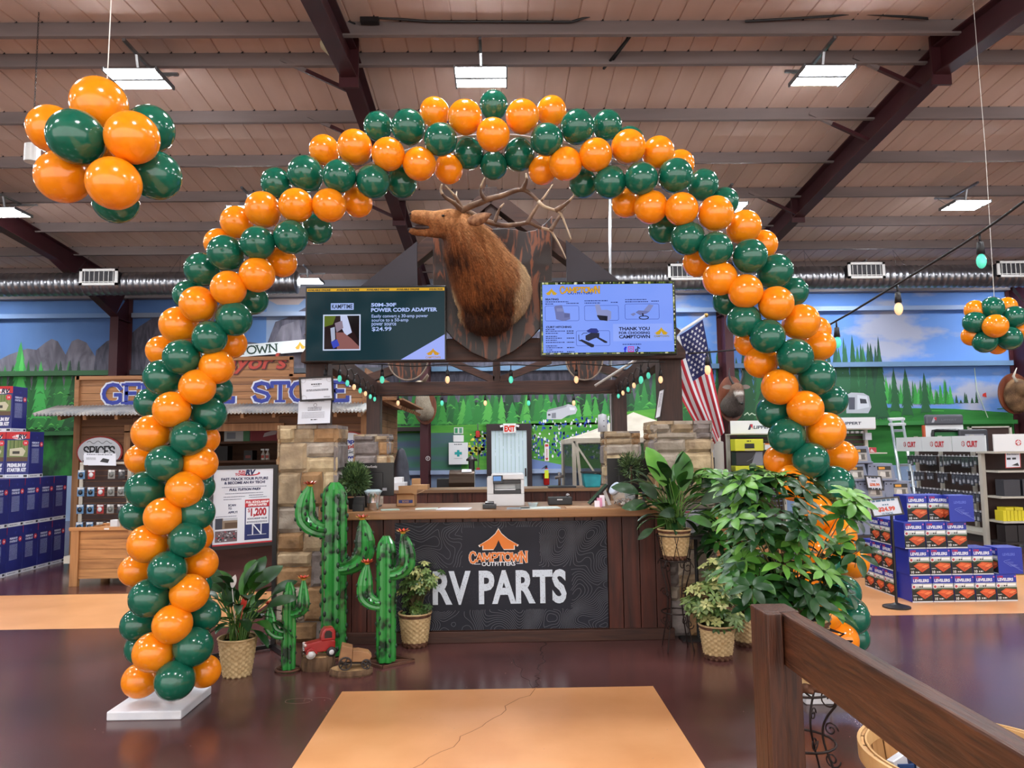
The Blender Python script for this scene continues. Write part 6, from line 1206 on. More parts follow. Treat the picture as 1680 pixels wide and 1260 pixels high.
# hitch gondola run with clear packs
M_crm = C('b9b4a8', .5)
t = T('store_gondola', 'long cream hardware gondola with dark back and white headed red lettered signs', 'shelving', (8.3, 12.9, 0)); XG = 8.35
mb = MB(); mb.bx((XG, 11.85, .15), (XG + .03, 14.6, 1.5)); mb.build('back_panel', M_slat, t)
for y in (11.9, 12.85, 13.8, 14.6): MB().bx((XG - .05, y - .03, 0), (XG + .0, y + .03, 1.78)).build('upright', M_crm, t)
MB().bx((XG - .45, 11.88, .12), (XG, 14.6, .17)).build('base_shelf', M_crm, t); MB().bx((XG - .43, 11.9, 0), (XG - .41, 14.58, .12)).build('kick_plate', C('2a2422'), t)
def curt(O, U, w_, nm='header_sign'):
    U = Vector(U).normalized(); Nn = U.cross(Vector((0, 0, 1))); O = Vector(O); mb = MB(); mb.prism([(0, 0), (w_, 0), (w_, .27), (0, .27)], O, U, (0, 0, 1), -Nn * .02); mb.build(nm, C('dcdedf', .5), t, fixn=True)
    f = Flat(O + Nn * .001, U, (0, 0, 1), .002); f.fit('CURT', w_ * .62, .085, w_ * .32, .1, 'c03038', 1, .05)
    c_ = w_ * .35; f.disc(c_, .135, .05, 'c03038', 1, n=8); f.disc(c_, .135, .034, 'dcdedf', 2, n=10); f.line([(c_ - .03, .12), (c_, .15), (c_ + .03, .12)], .012, 'c03038', 3); f.line([(c_ - .05, .135), (c_ + .05, .135)], .008, 'dcdedf', 4); f.line([(c_, .085), (c_, .185)], .008, 'dcdedf', 4); f.build('sign_print', t)
for y in (14.58, 13.68, 12.76): curt((XG - .44, y, 1.49), (0, -1, 0), .88)
# hanging packs
def clearpack():
    t = T('hanging_packet', 'x', 'packet', (0, 0, 0)); MB().bx((-.045, -.01, -.17), (.045, .012, 0)).build('blister', mat('clear_pack', '5a5c64', .15, hex2='30323a', scale=30), t, bevel=.004); MB().bx((-.03, -.014, -.15), (.02, -.0105, -.09)).build('insert', C('9ea0a8'), t); MB().bx((-.02, -.05, -.0), (.02, -.048, .035)).build('price_tag', C('c8c8cc'), t); MB().tube([(0, .25, .005), (0, -.05, .005)], .003, 4).build('peg_hook', C('8a8a8e'), t); return t
cpk = clearpack(); fst = True
for r in range(4):
    for i in range(24):
        if rnd() < .12: continue
        y = 12.0 + i * .108 + ru(-.01, .01); z = 1.4 - r * .31; lab = 'clear hardware packets hanging in the %s row of the long gondola' % rows_[r]; grp = 'hardware packets, %s row of the gondola' % rows_[r]
        sc = (ru(.8, 1.1), ru(.8, 1), ru(.75, 1.15))
        if fst: cpk.location = (XG - .26, y, z); cpk.rotation_euler = (0, 0, -PI / 2); cpk['label'] = lab; cpk['group'] = grp; fst = False
        else: dup(cpk, (XG - .26, y, z), -PI / 2, lab, grp, sc)
# end cap facing forward
t = T('store_gondola', 'cream end-cap shelving with a large red lettered header at the right edge', 'shelving', (9.3, 11.5, 0)); XE = 7.74
MB().bx((XE, 11.78, .1), (10.2, 11.81, 1.5)).build('back_panel', M_slat, t)
for x in (XE, 8.8): MB().bx((x - .03, 11.7, 0), (x + .03, 11.78, 1.5)).build('upright', M_crm, t)
for k, (z, d) in enumerate(((.1, .45), (.42, .42), (.8, .4), (1.2, .38))): mb = MB(); mb.bx((XE + .03, 11.78 - d, z - .03), (10.2, 11.78, z)); mb.build('shelf_board', M_crm if k else C('2a2422'), t)
curt((XE - .06, 11.33, 1.5), (1, 0, 0), 1.1); MB().bx((XE - .06, 11.34, 1.47), (10.2, 11.78, 1.5)).build('top_rail', M_crm, t)
z1 = 1.2; framed('notice_card', 'white hitch notice card with red border at the right edge', 'card', ((1649, 741), (1674, 740), (1650, 768)), 11.39, .006, lambda f, w, h: (f.gib(w * .1, h * .86, w * .8, .012, '3a3e48', 2, 2), f.rect(w * .1, h * .5, w * .35, h * .62, '2a2c30', 2), f.rect(w * .45, h * .5, w * .7, h * .62, '3a3c40', 2), f.poly([(w * .4, h * .15), (w * .9, h * .1), (w * .8, h * .3)], '2a2c30', 2)), 'b84a44', .01)
def yb(nm, lab, cat_, x0, x1, y0, z0, h, col, grp=None): return MB().bx((x0, y0, z0), (x1, y0 + .2, z0 + h)).build(nm, C(col, .4), label=lab, cat=cat_, group=grp, bevel=.004)
for i in range(3): yb('hitch_package', 'clear black hitch package on the end-cap middle shelf, %s' % ('left', 'middle', 'right')[i], 'package', XE + .1 + i * .3, XE + .36 + i * .3, 11.4, .8, .26, '34353c')
for i in range(6): yb('yellow_carton', 'small yellow upright cartons in a row on the end-cap shelf', 'carton', XE + .06 + i * .058, XE + .112 + i * .058, 11.4, .42, .16, 'd2c224', 'yellow cartons on the end-cap shelf')
for i in range(2): yb('yellow_carton', 'yellow carton lying on top of the yellow row, %s' % ('left', 'right')[i], 'carton', XE + .1 + i * .15, XE + .23 + i * .15, 11.4, .58, .05, 'c8b820')
yb('dark_pouch', 'dark grey rounded box beside the yellow cartons', 'box', XE + .45, XE + .7, 11.4, .42, .2, '3a3a44')
for i in range(4): yb('black_carton', 'black carton with red print on the lowest end-cap shelf, %s' % nth[i], 'carton', XE + .06 + i * .2, XE + (.24 if i else .25) + i * .2, 11.38, .1, .26, '1c1618')
# slat racks with white headed signs
def lrack(lab, px0, px1, Y, pyt, pyb, hitems):
    x0, x1 = X_(px0, Y), X_(px1, Y); zt = at((px0+px1)/2, pyt, Y).z; zb_ = at((px0+px1)/2, pyb, Y).z; t = T('slat_rack', lab, 'shelving', ((x0+x1)/2, Y, 0)); mb = MB(); z = .2
    while z < zb_: mb.bx((x0, Y + .3, z), (x1, Y + .33, min(z + .075, zb_))); z += .085
    mb.build('slat_panel', M_slat, t)
    for x in (x0, x1): MB().bx((x - .03, Y + .25, 0), (x + .03, Y + .32, zb_ + .02)).build('upright', M_crm, t)
    MB().bx((x0 - .04, Y - .02, zb_), (x1 + .04, Y + .3, zb_ + .02)).build('top_shelf', M_crm, t); MB().bx((x0 - .04, Y - .04, zb_ + .02), (x1 + .04, Y - .02, zt)).build('header_sign', C('dcdfe2', .5), t)
    MB().bx((x0 - .04, Y - .15, .1), (x1 + .04, Y + .3, .15)).build('base_shelf', M_crm, t)
    f = Flat((x0, Y - .041, zb_), (1, 0, 0), (0, 0, 1), .002); w_ = x1 - x0; h = zt - zb_; f.fit('LIPPERT', w_ * .56, h * .42, w_ * .38, h * .22, '2c3648', 1, .03, .1); u = w_ * .31; f.poly([(u - .04, h * .35), (u, h * .35), (u + .045, h * .75), (u, h * .75)], '2c3648', 1); f.poly([(u + .0, h * .7), (u + .05, h * .75), (u + .045, h * .4)], 'b8283c', 2); f.build('sign_print', t)
    return t, x0, x1, zb_
t, xa, xb, zb_ = lrack('slat rack with white header sign, left of the right balloon leg', 1205, 1296, 13.2, 690, 713, 0)
t2, xc, xd, zc_ = lrack('slat rack with white header sign, right of the right balloon leg', 1355, 1437, 13.2, 685, 705, 0)
mb = MB(); mb.bx((xc, 12.9, at(1400, 743, 13).z - .02), (X_(1454, 13), 13.5, at(1400, 743, 13).z)); mb.build('middle_shelf', M_crm, t2)
zs = at(1400, 743, 13).z
def gbox(nm, lab, cat_, px0, px1, pt, pb, Y, col, art=None, d=.25):
    a, b = at(px0, pb, Y), at(px1, pt, Y); t = T(nm, lab, cat_, ((a.x + b.x) / 2, Y + d / 2, a.z)); MB().bx((a.x, Y, a.z), (b.x, Y + d, b.z)).build('carton', C(col, .45), t, bevel=.006)
    if art: f = Flat((a.x, Y - .001, a.z), (1, 0, 0), (0, 0, 1), .002); art(f, b.x - a.x, b.z - a.z); f.build('print', t)
    return t
gbox('boxed_lamp', 'small red and white boxed part on the right slat rack shelf', 'box', 1421, 1438, 734, 743, 12.95, 'a83038', lambda f, w, h: (f.rect(0, 0, w * .3, h, 'd0c8c8', 1), f.poly([(w * .35, h * .2), (w * .8, h * .1), (w * .5, h * .8)], 'c8b8b8', 1)))
gbox('hanging_product', 'clear bagged white part hanging on the right slat rack', 'packet', 1420, 1430, 710, 722, 13.3, 'b0b4bc', None, .1)
for i in range(4): gbox('hanging_product', 'small white tagged hooks in a row near the top of the right slat rack', 'packet', 1388 + i * 8, 1393 + i * 8, 707, 711, 13.35, 'c8ccd0', None, .1)['group'] = 'white tagged hooks on the slat rack'
yl = 'c8c81e'
gbox('winch_display', 'yellow and black boxed appliance on the left slat rack', 'appliance box', 1206, 1252, 720, 740, 12.85, yl, lambda f, w, h: (f.rect(w * .34, h * .2, w * .68, h * .62, '1e1c18', 1), f.rect(w * .34, 0, w * .7, h * .12, 'b8b070', 1), f.gib(w * .42, h * .78, w * .15, .02, '3a3810', 1)))
gbox('advert_board', 'black and grey poster panel below the yellow boxed appliance', 'board', 1208, 1251, 741, 764, 12.9, '1c1a1c', lambda f, w, h: (f.poly([(w * .55, 0), (w, 0), (w, h), (w * .75, h)], '7a7c84', 1), f.line([(w * .4, h * .3), (w * .6, h * .5), (w * .7, h * .8)], .01, '5a5a60', 2)))
gbox('advert_board', 'plain yellow strip panel under the black poster panel', 'board', 1207, 1253, 764, 774, 12.86, yl, lambda f, w, h: f.disc(w * .76, h * .5, .04, '5a5a20', 1))
gbox('advert_board', 'black strip shelf of small parts on the left slat rack', 'board', 1208, 1254, 778, 786, 12.88, '1a181a', lambda f, w, h: (f.rect(w * .04, h * .1, w * .2, h * .8, 'a84030', 1), f.rect(w * .26, h * .4, w * .36, h * .9, 'c8c8c8', 1)))
gbox('appliance_box', 'light grey boxed appliance low on the left slat rack', 'box', 1207, 1252, 786, 808, 12.85, 'b4b8c0', lambda f, w, h: f.rect(w * .34, h * .45, w * .68, h, '1a1a1e', 1))
gbox('appliance_box', 'white and red carton right of the yellow boxed appliance', 'box', 1255, 1290, 727, 738, 12.9, 'd4d4d8', lambda f, w, h: f.rect(0, h * .8, w, h, 'd07a30', 1)); gbox('appliance_box', 'black and red carton below the white and red carton', 'box', 1256, 1290, 744, 772, 12.9, '231c20', lambda f, w, h: (f.poly([(0, 0), (w * .12, 0), (0, h * .6)], 'b83038', 1), f.rect(0, h * .7, w * .6, h * .8, 'a83038', 1)))
gbox('appliance_box', 'white carton low on the slat rack behind the balloon leg', 'box', 1255, 1290, 786, 802, 12.9, 'd0d0d8', lambda f, w, h: f.poly([(0, h), (w * .12, h), (w * .2, 0), (w * .1, 0)], 'b83038', 1))
# rolled mats and stand beside the column
for i, (px, py0, py1, R, col, lab) in enumerate(((1179, 724, 850, .06, '8d8880', 'pale grey rolled mat standing upright beside the right stone pillar'), (1173, 715, 850, .05, '3a3a40', 'dark rolled item with a white tag standing beside the right stone pillar'))):
    a = at(px, py0, 9.5); t = T('rolled_mat', lab, 'rolled mat', (a.x, 9.5, 0)); MB().lathe([(R, 0), (R, a.z - .01), (R * .7, a.z), (.001, a.z - .02)], (a.x, 9.5 + i * .13, 0), 16).build('roll', mat('mat_roll_%d' % i, col, .8, bump=.4, hex2=col, scale=12), t, smooth=True)
    if i: MB().bx((a.x - .03, 9.57, a.z - .28), (a.x + .03, 9.578, a.z - .12)).build('tag', C('d8d8dc'), t)
t = T('sack_pile', 'folded cream and grey canvas bundle on a dark drum behind the big plant', 'bundle', (X_(1225, 9.8), 9.8, 0)); mb = MB(); xx = X_(1225, 9.8); z0 = at(1225, 800, 9.8).z
mb.lathe([(.2, 0), (.22, .1), (.22, z0 - .05), (.2, z0)], (xx, 9.8, 0), 24); mb.build('drum', C('2a2a2e'), t); mb = MB()
for i in range(6): mb.ell((xx - .14 + i * .06, 9.75, z0 + .06 - i * .008), (.035, .12, .07), 12, (0, .35, 0))
mb.build('canvas_folds', mat('canvas', 'a09888', .8, hex2='77716a', scale=8, bump=.5), t, smooth=True)
# plank crates behind the plants
for (px0, px1, Y, pt, lab) in ((1172, 1228, 8.6, 842, 'tan wooden crate behind the big plant, left one'), (1232, 1290, 8.3, 862, 'tan wooden crate behind the big plant, right one')):
    x0, x1 = X_(px0, Y), X_(px1, Y); zt = at(px0, pt, Y).z; t = T('wooden_crate', lab, 'crate', ((x0+x1)/2, Y + .2, 0)); mb = MB(); n = 4
    for i in range(n): mb.bx((x0, Y, .06 + i * (zt - .06) / n + .005), (x1, Y + .02, .06 + (i + 1) * (zt - .06) / n - .005)); mb.bx((x0, Y + .4, .06 + i * (zt - .06) / n + .005), (x1, Y + .42, .06 + (i + 1) * (zt - .06) / n - .005))
    mb.build('slats', W_cr, t)
    for x in (x0, x1):
        for y in (Y - .02, Y + .4): MB().bx((x - .025, y, 0), (x + .025, y + .04, zt)).build('corner_post', W_crv, t)
# telescopic ladder
t = T('telescopic_ladder', 'silver telescopic ladder leaning on the wall between the racks', 'ladder', (X_(1475, 15.5), 15.5, 0)); A0, A1 = at(1461, 688, 16.3), at(1480, 687, 16.3); B0, B1 = at(1479, 800, 15.2), at(1499, 798, 15.2); M_al = mat('aluminium', 'c0c6ca', .3, .7)
def ext(a, b): k = (0 - a.z) / (b.z - a.z); return a + (b - a) * k
F0, F1 = ext(A0, B0), ext(A1, B1)
for a, b in ((A0, F0), (A1, F1)): MB().tube([a, b], [.028, .04], 10).build('stile', M_al, t, smooth=True)
for k in (.12, .3, .46, .62, .78, .93): MB().bar(A0.lerp(F0, k), A1.lerp(F1, k), .05, .03, up=(0, 1, .3)).build('rung', M_al, t)
for k in (.0, .055): MB().bar(A0.lerp(F0, k) - Vector((.04, 0, 0)), A1.lerp(F1, k) + Vector((.04, 0, 0)), .05, .1, up=(0, 1, .2)).build('locking_cap', C('d0d4d6', .4), t)
# window display above the gondola
a, b = at(1519, 716, 15), at(1580, 697, 15); t = T('window_display', 'white framed window display with a dark grey topper, above the gondola', 'display', ((a.x + b.x) / 2, 15, 0)); zt = at(1550, 680, 15).z
MB().bx((a.x, 15.0, 0), (b.x, 15.05, b.z)).build('white_panel', C('d8dadc'), t); MB().bx((a.x - .04, 15.0, 0), (a.x, 15.06, b.z)).build('orange_edge', C('b4502c'), t); MB().bx((a.x, 14.96, b.z), (b.x, 15.06, zt)).build('topper', C('50525a', .4), t, bevel=.04)
f = Flat((a.x, 14.955, b.z), (1, 0, 0), (0, 0, 1), .002); w_ = b.x - a.x; h = zt - b.z; u = w_ * .2; f.poly([(u - .05, h * .25), (u, h * .25), (u + .055, h * .75), (u, h * .75)], 'a8a8b0', 1); f.poly([(u, h * .7), (u + .06, h * .75), (u + .05, h * .4)], 'b8283c', 2); f.fit('LIPPERT', w_ * .6, h * .4, w_ * .4, h * .16, '6a6c74', 1); f.build('print', t)
mb = MB(); P = []; cx_, cz_, rw, rh = (a.x + b.x) / 2 + .02, b.z - .33, .28, .22
for s_ in range(24): th = 2 * PI * s_ / 24; P.append((cx_ + rw * max(-1, min(1, 1.35 * math.cos(th))), 14.985, cz_ + rh * max(-1, min(1, 1.35 * math.sin(th)))))
mb.tube(P + [P[0]], .035, 6); mb.build('window_frame', C('18181c', .3), t); MB().bx((cx_ - rw, 14.99, cz_ - rh), (cx_ + rw, 14.999, cz_ + rh)).build('window_pane', mat('green_pane', '2c6a3c', .2), t)
a, b = at(1574, 722, 14.9), at(1621, 704, 14.9); t = T('window_sample', 'dark rounded window sample beside the white framed one', 'window sample', ((a.x + b.x) / 2, 14.9, 0)); MB().bx((a.x, 14.9, 0), (b.x, 14.96, b.z)).build('frame', C('3c3d44', .4), t, bevel=.08); MB().bx((a.x + .12, 14.885, b.z - .35), (b.x - .1, 14.9, b.z - .1)).build('pane', C('9a9ca4', .2), t)
a, b = at(1590, 720, 15.3), at(1658, 699, 15.3); t = T('display_rack', 'low cream framed dark rack behind the gondola at the right', 'display rack', ((a.x + b.x) / 2, 15.3, 0)); MB().bx((a.x + .04, 15.3, .1), (b.x - .04, 15.33, b.z - .03)).build('slat_panel', M_slat, t)
for x in (a.x, b.x - .05): MB().bx((x, 15.27, 0), (x + .05, 15.33, b.z)).build('upright', M_crm, t)
MB().bx((a.x, 15.27, b.z - .03), (b.x, 15.35, b.z)).build('top_rail', M_crm, t)
# ---------------------------------------------------------------- woven baskets and plants
random.seed(61)
M_wk = mat('wicker', 'b79a6c', .7, hex2='cdb284', scale=30, island=0); M_wd = mat('wicker_dark', '4a2c1c', .7, hex2='6a4530', scale=30); M_soil = mat('soil', '241812', .95, bump=1, bscale=40, hex2='32231a', scale=20)
def basket(par, x, y, z, rb, rt, h, bands=True, nm='basket_pot', n=56, rows=14):
    mb = MB(); prof = []; 
    for i in range(rows * 2 + 1): t_ = i / (rows * 2); prof.append((rb + (rt - rb) * t_ ** .9, h * t_))
    def fn(r, zz, j, i): return r + .009 * (1 if ((j // 2) + (i // 2)) % 2 else -1) * (1 if i % 2 == 0 else .3)
    def mi(i): t_ = i / (rows * 2); return 1 if bands and (t_ > .86 or t_ < .13) and ((i // 2) % 2 or not (.02 < t_ < .97)) else (1 if bands and (t_ > .86 or t_ < .13) else 0)
    mb.lathe(prof, (x, y, z), n, mi, None, fn, (1, 0)); P = [(x + (rt + .004) * math.cos(a * PI / 16), y + (rt + .004) * math.sin(a * PI / 16), z + h + .002) for a in range(33)]; mb.tube(P, .008, 6, 0)
    mb.build(nm, [M_wk, M_wd], par, smooth=True); MB().lathe([(.001, 0), (rt * .96, 0)], (x, y, z + h * .9), 24).build('soil', M_soil, par)
def leafshape(mb, base, d, up, L, wd, bend=.3, m=0, n=6, fold=.25):
    d = Vector(d).normalized(); up = Vector(up); sx = d.cross(up)
    if sx.length < 1e-3: sx = d.cross(Vector((1, .2, 0)))
    sx.normalize(); up = sx.cross(d); p = Vector(base); vs = []; dd = d.copy()
    for i in range(n + 1):
        t_ = i / n; w_ = wd * (math.sin(PI * (t_ * .93 + .04)) ** .8) if i < n else wd * .02
        vs += [p - sx * w_ + up * w_ * fold, p.copy(), p + sx * w_ + up * w_ * fold]; dd = (dd - up * bend / n - Vector((0, 0, bend * .5 / n))).normalized(); p = p + dd * L / n
    mb.add(vs, [(3*i, 3*i+1, 3*i+4, 3*i+3) for i in range(n)] + [(3*i+1, 3*i+2, 3*i+5, 3*i+4) for i in range(n)], m)
def leaf_mat(key, a, b, rough=.38, sc=6, vein=False): return mat(key, a, rough, hex2=b, scale=sc, island=.22, spec=.4)
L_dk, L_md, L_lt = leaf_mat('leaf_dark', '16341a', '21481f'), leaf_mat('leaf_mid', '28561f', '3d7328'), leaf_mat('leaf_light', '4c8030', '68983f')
V_dk, V_lt = leaf_mat('variegated_dark', '2c4522', '48662f', .4, 30), leaf_mat('variegated_pale', '8a9454', 'b8b87c', .4, 30)
def peace_lily(lab, x, y, zb_, rb, rt, h, n, Hl, seed, targets, dark=True):
    random.seed(seed); t = T('peace_lily', lab, 'potted plant', (x, y, zb_)); basket(t, x, y, zb_, rb, rt, h, dark); mb = MB(); ms = MB(); s0 = Vector((x, y, zb_ + h * .9))
    def one(end, L, wd, up, m):
        b0 = s0 + Vector((ru(-1, 1), ru(-1, 1), 0)) * rt * .45; end = Vector(end); mid = b0.lerp(end, .5) + Vector((0, 0, .06)); P = [b0, b0.lerp(mid, .6) + Vector((0, 0, .03)), mid, end]; ms.tube(P, .0045, 5, cap=False); d = (end - mid).normalized(); leafshape(mb, end, d, up, L, wd, ru(.5, 1.1), m, 8, .3)
    for (dx, dz, dy, L, wd, m) in targets: one((x + dx, y + dy, zb_ + h + dz), L, wd, (-.3 * dx, -1, .4), m)
    for i in range(n):
        a = ru(0, 2 * PI); r_ = ru(.05, .8) * Hl * .45; zz = Hl * ru(.1, .62); one((x + math.cos(a) * r_, y + math.sin(a) * r_ * .6, zb_ + h + zz), ru(.16, .26), ru(.03, .05), (-math.cos(a) * .5, -math.sin(a) * .5, 1), 0 if rnd() < .75 else 1)
    mb.build('leaves', [L_dk, L_md, leaf_mat('leaf_fresh', '4f8a30', '6aa440')], t, smooth=True); ms.build('stalks', leaf_mat('stalk', '3f6a2a', '5a8038'), t, smooth=True)
    return t
p = ground(402, 1096); lily1 = peace_lily('peace lily in a pale wicker basket on the floor beside the left balloon leg', p.x, 5.62, 0, .095, .135, .27, 46, .62, 4, [(.02, .3, 0, .33, .065, 1), (.14, .36, -.05, .26, .06, 0), (.08, .34, .05, .3, .06, 0), (-.12, .34, -.05, .24, .06, 0), (-.04, .24, -.08, .22, .05, 0), (.22, .22, 0, .24, .04, 0), (.24, .3, .05, .22, .04, 0), (-.2, .26, 0, .2, .05, 0), (.05, .42, .05, .2, .045, 1), (-.14, .12, -.1, .2, .04, 0)], dark=False)
for (px, py, c_) in ((398, 1000, 'c03424'), (381, 965, 'd8d4d0')): q_ = at(px, py, 5.5); mb = MB(); leafshape(mb, q_, (.2, -.1, 1), (0, -1, 0), .1, .022, .2); mb.tube([q_, (lily1.location.x, 5.6, .25)], .003, 5); mb.build('bloom', C(c_, .4), lily1, smooth=True)
# tall scroll-iron stand and its lily
def iron_stand(lab, x, y, H, R, ns=4):
    t = T('iron_plant_stand', lab, 'plant stand', (x, y, 0)); m = mat('wrought_iron', '2a1f1c', .45, .5)
    for k in range(ns):
        a = PI / 4 + k * 2 * PI / ns; ca, sa = math.cos(a), math.sin(a); P = []
        for i in range(25):
            t_ = i / 24; rr = R * (1.25 - 1.1 * math.sin(PI * min(1, t_ * 1.15)) * .55 + .15 * math.sin(t_ * 6)); P.append((x + ca * rr, y + sa * rr, H * t_))
        MB().tube(P, .0055, 6).build('leg', m, t, smooth=True)
        for (zc, r0, sg) in ((H * .93, .055, 1), (H * .3, .04, -1), (H * .62, .035, 1)):
            P = []
            for i in range(22): th = i / 21 * 3.6 * PI * .8; rr = r0 * (1 - i / 26); P.append((x + ca * (R * .95 + rr * math.cos(th)), y + sa * (R * .95 + rr * math.cos(th)), zc + sg * rr * math.sin(th)))
            MB().tube(P, .004, 5).build('scroll', m, t, smooth=True)
    for z in (H, H * .42): MB().tube([(x + R * 1.02 * math.cos(i * PI / 12), y + R * 1.02 * math.sin(i * PI / 12), z) for i in range(25)], .006, 6).build('ring', m, t, smooth=True)
    for a in (0, PI / 2): MB().tube([(x - R * math.cos(a), y - R * math.sin(a), H - .006), (x + R * math.cos(a), y + R * math.sin(a), H - .006)], .005, 5).build('cross_wire', m, t)
    return t
ys = 6.1; xs_ = X_(1104, ys); zst = at(1104, 918, ys).z
st_ = iron_stand('tall scrolled iron plant stand in front of the right stone pillar', xs_, ys, zst, .12)
mb = MB()
for i in range(13): a = i * 2 * PI / 13; mb.tube([(xs_ + .115 * math.cos(a), ys + .115 * math.sin(a), zst), (xs_ + .15 * math.cos(a + (.35 if i % 2 else -.35)), ys + .15 * math.sin(a + (.35 if i % 2 else -.35)), zst + .2)], .003, 5)
mb.tube([(xs_ + .15 * math.cos(i * PI / 12), ys + .15 * math.sin(i * PI / 12), zst + .2) for i in range(25)], .005, 5); mb.build('wire_holder', mat('wrought_iron', '2a1f1c'), st_, smooth=True)
peace_lily('peace lily with tall glossy leaves in a basket on the iron stand', xs_, ys, zst + .004, .088, .128, .24, 62, .72, 9, [(-.08, .36, -.05, .36, .085, 2), (.06, .32, -.08, .36, .08, 1), (.2, .22, -.12, .42, .075, 0), (-.3, .3, -.05, .24, .05, 0), (-.24, .2, -.12, .22, .05, 0), (-.16, .26, -.1, .2, .05, 0), (.24, .34, 0, .2, .05, 0), (-.02, .14, -.12, .2, .045, 0), (.1, .1, -.1, .22, .04, 1), (-.2, .02, -.12, .16, .03, 0)])
# umbrella-leaf plants
def whorl(mb, c, d, n, L, wd, m, droop=.5):
    d = Vector(d).normalized(); a0 = ru(0, 6.28); u = d.cross(Vector((.3, .2, 1))).normalized(); v = d.cross(u)
    for i in range(n):
        a = a0 + i * 2 * PI / n; rad = (u * math.cos(a) + v * math.sin(a)); dd = (rad * 1.0 + d * ru(.1, .45) + Vector((0, 0, .1))).normalized(); leafshape(mb, Vector(c) + dd * L * .12, dd, d, L * ru(.8, 1.1), wd * ru(.85, 1.1), droop, m, 5, .18)
def umbrella_plant(nm, lab, x, y, zb_, rb, rt, h, blobs, mats, L, wd, nl, seed, dark=True, light=.3):
    random.seed(seed); t = T(nm, lab, 'potted plant', (x, y, zb_)); basket(t, x, y, zb_, rb, rt, h, dark); mb = MB(); ms = MB(); s0 = Vector((x, y, zb_ + h * .9))
    for (cx, cy, cz, rx, rz, n, lb) in blobs:
        for i in range(n):
            while True:
                v = Vector((ru(-1, 1), ru(-1, 1), ru(-1, 1)))
                if v.length < 1: break
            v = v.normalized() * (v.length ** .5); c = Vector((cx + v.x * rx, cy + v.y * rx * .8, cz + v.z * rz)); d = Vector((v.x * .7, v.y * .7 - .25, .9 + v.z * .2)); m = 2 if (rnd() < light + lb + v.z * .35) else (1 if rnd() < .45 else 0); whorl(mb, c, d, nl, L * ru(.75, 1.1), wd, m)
            if i % 3 == 0: b0 = s0 + Vector((ru(-1, 1), ru(-1, 1), 0)) * rt * .3; mid = Vector((b0.x * .6 + c.x * .4, b0.y * .6 + c.y * .4, b0.z * .45 + c.z * .55)); ms.tube([b0, mid, c], [.006, .004, .002], 5, cap=False)
            else: ms.tube([c - d.normalized() * .06 + Vector((0, 0, -.03)), c], .002, 4, cap=False)
    mb.build('foliage', mats, t, smooth=True); ms.build('stems', mat('plant_stem', '4a5a2a', .6, hex2='5a4a30', scale=9), t, smooth=True); return t
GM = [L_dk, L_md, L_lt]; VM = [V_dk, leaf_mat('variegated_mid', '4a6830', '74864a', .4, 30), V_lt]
yb_ = 3.75; xb_ = X_(1298, yb_); zb2 = at(1298, 1128, yb_).z
bs = iron_stand('low scrolled iron plant stand behind the timber rail post', xb_, yb_, zb2, .15)
for dx_ in (0, .05):
    MB().tube([at(1352 + dx_ * 200, 1032, 3.6), at(1385, 1040, 3.6), at(1362, 1050 + dx_ * 60, 3.6), at(1398, 1052, 3.62), at(1370, 1062 + dx_ * 60, 3.64), at(1340, 1066, 3.7)], .005, 6).build('scroll', mat('wrought_iron', '2a1f1c'), bs, smooth=True)
for dx_ in (0, .05):
    MB().tube([at(1245, 1035 + dx_ * 200, 3.6), at(1262, 1046 + dx_ * 100, 3.6), at(1275, 1060, 3.62)], .005, 6).build('scroll', mat('wrought_iron', '2a1f1c'), bs, smooth=True)
def bl(px, py, Y, rx, rz, n, lb=0): p = at(px, py, Y); return (p.x, Y, p.z, rx, rz, n, lb)
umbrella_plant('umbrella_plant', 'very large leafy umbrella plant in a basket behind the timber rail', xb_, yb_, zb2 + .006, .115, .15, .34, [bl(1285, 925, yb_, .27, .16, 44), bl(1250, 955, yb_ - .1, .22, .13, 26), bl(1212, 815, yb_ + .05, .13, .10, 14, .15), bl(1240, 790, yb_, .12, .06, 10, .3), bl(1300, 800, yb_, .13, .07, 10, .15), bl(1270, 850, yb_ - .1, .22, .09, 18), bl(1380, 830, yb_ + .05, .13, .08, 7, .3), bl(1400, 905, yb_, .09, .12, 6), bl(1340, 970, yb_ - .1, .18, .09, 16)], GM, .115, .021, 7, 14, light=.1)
for k_, (px, pyb, Y, lab, mt, lt_) in enumerate(((1178, 1079, 5.75, 'variegated umbrella plant in a banded basket on the floor before the right pillar', VM, .35), )):
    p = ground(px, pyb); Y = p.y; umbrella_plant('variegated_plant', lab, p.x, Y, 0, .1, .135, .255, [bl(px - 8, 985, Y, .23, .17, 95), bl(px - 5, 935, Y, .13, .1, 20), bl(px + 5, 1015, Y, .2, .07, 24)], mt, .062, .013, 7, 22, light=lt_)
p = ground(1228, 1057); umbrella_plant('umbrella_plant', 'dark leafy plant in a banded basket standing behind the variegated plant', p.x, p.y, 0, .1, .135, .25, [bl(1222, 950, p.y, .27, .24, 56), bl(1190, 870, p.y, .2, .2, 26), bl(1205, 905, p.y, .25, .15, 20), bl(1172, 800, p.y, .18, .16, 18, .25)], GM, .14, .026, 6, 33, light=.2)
p = ground(681, 1059); umbrella_plant('variegated_plant', 'bushy variegated plant in a tall basket in front of the slate sign', p.x, p.y, 0, .098, .133, .27, [bl(686, 968, p.y, .15, .2, 70), bl(700, 945, p.y, .17, .12, 34), bl(676, 1003, p.y, .13, .06, 14)], VM, .05, .011, 7, 44, light=.25)
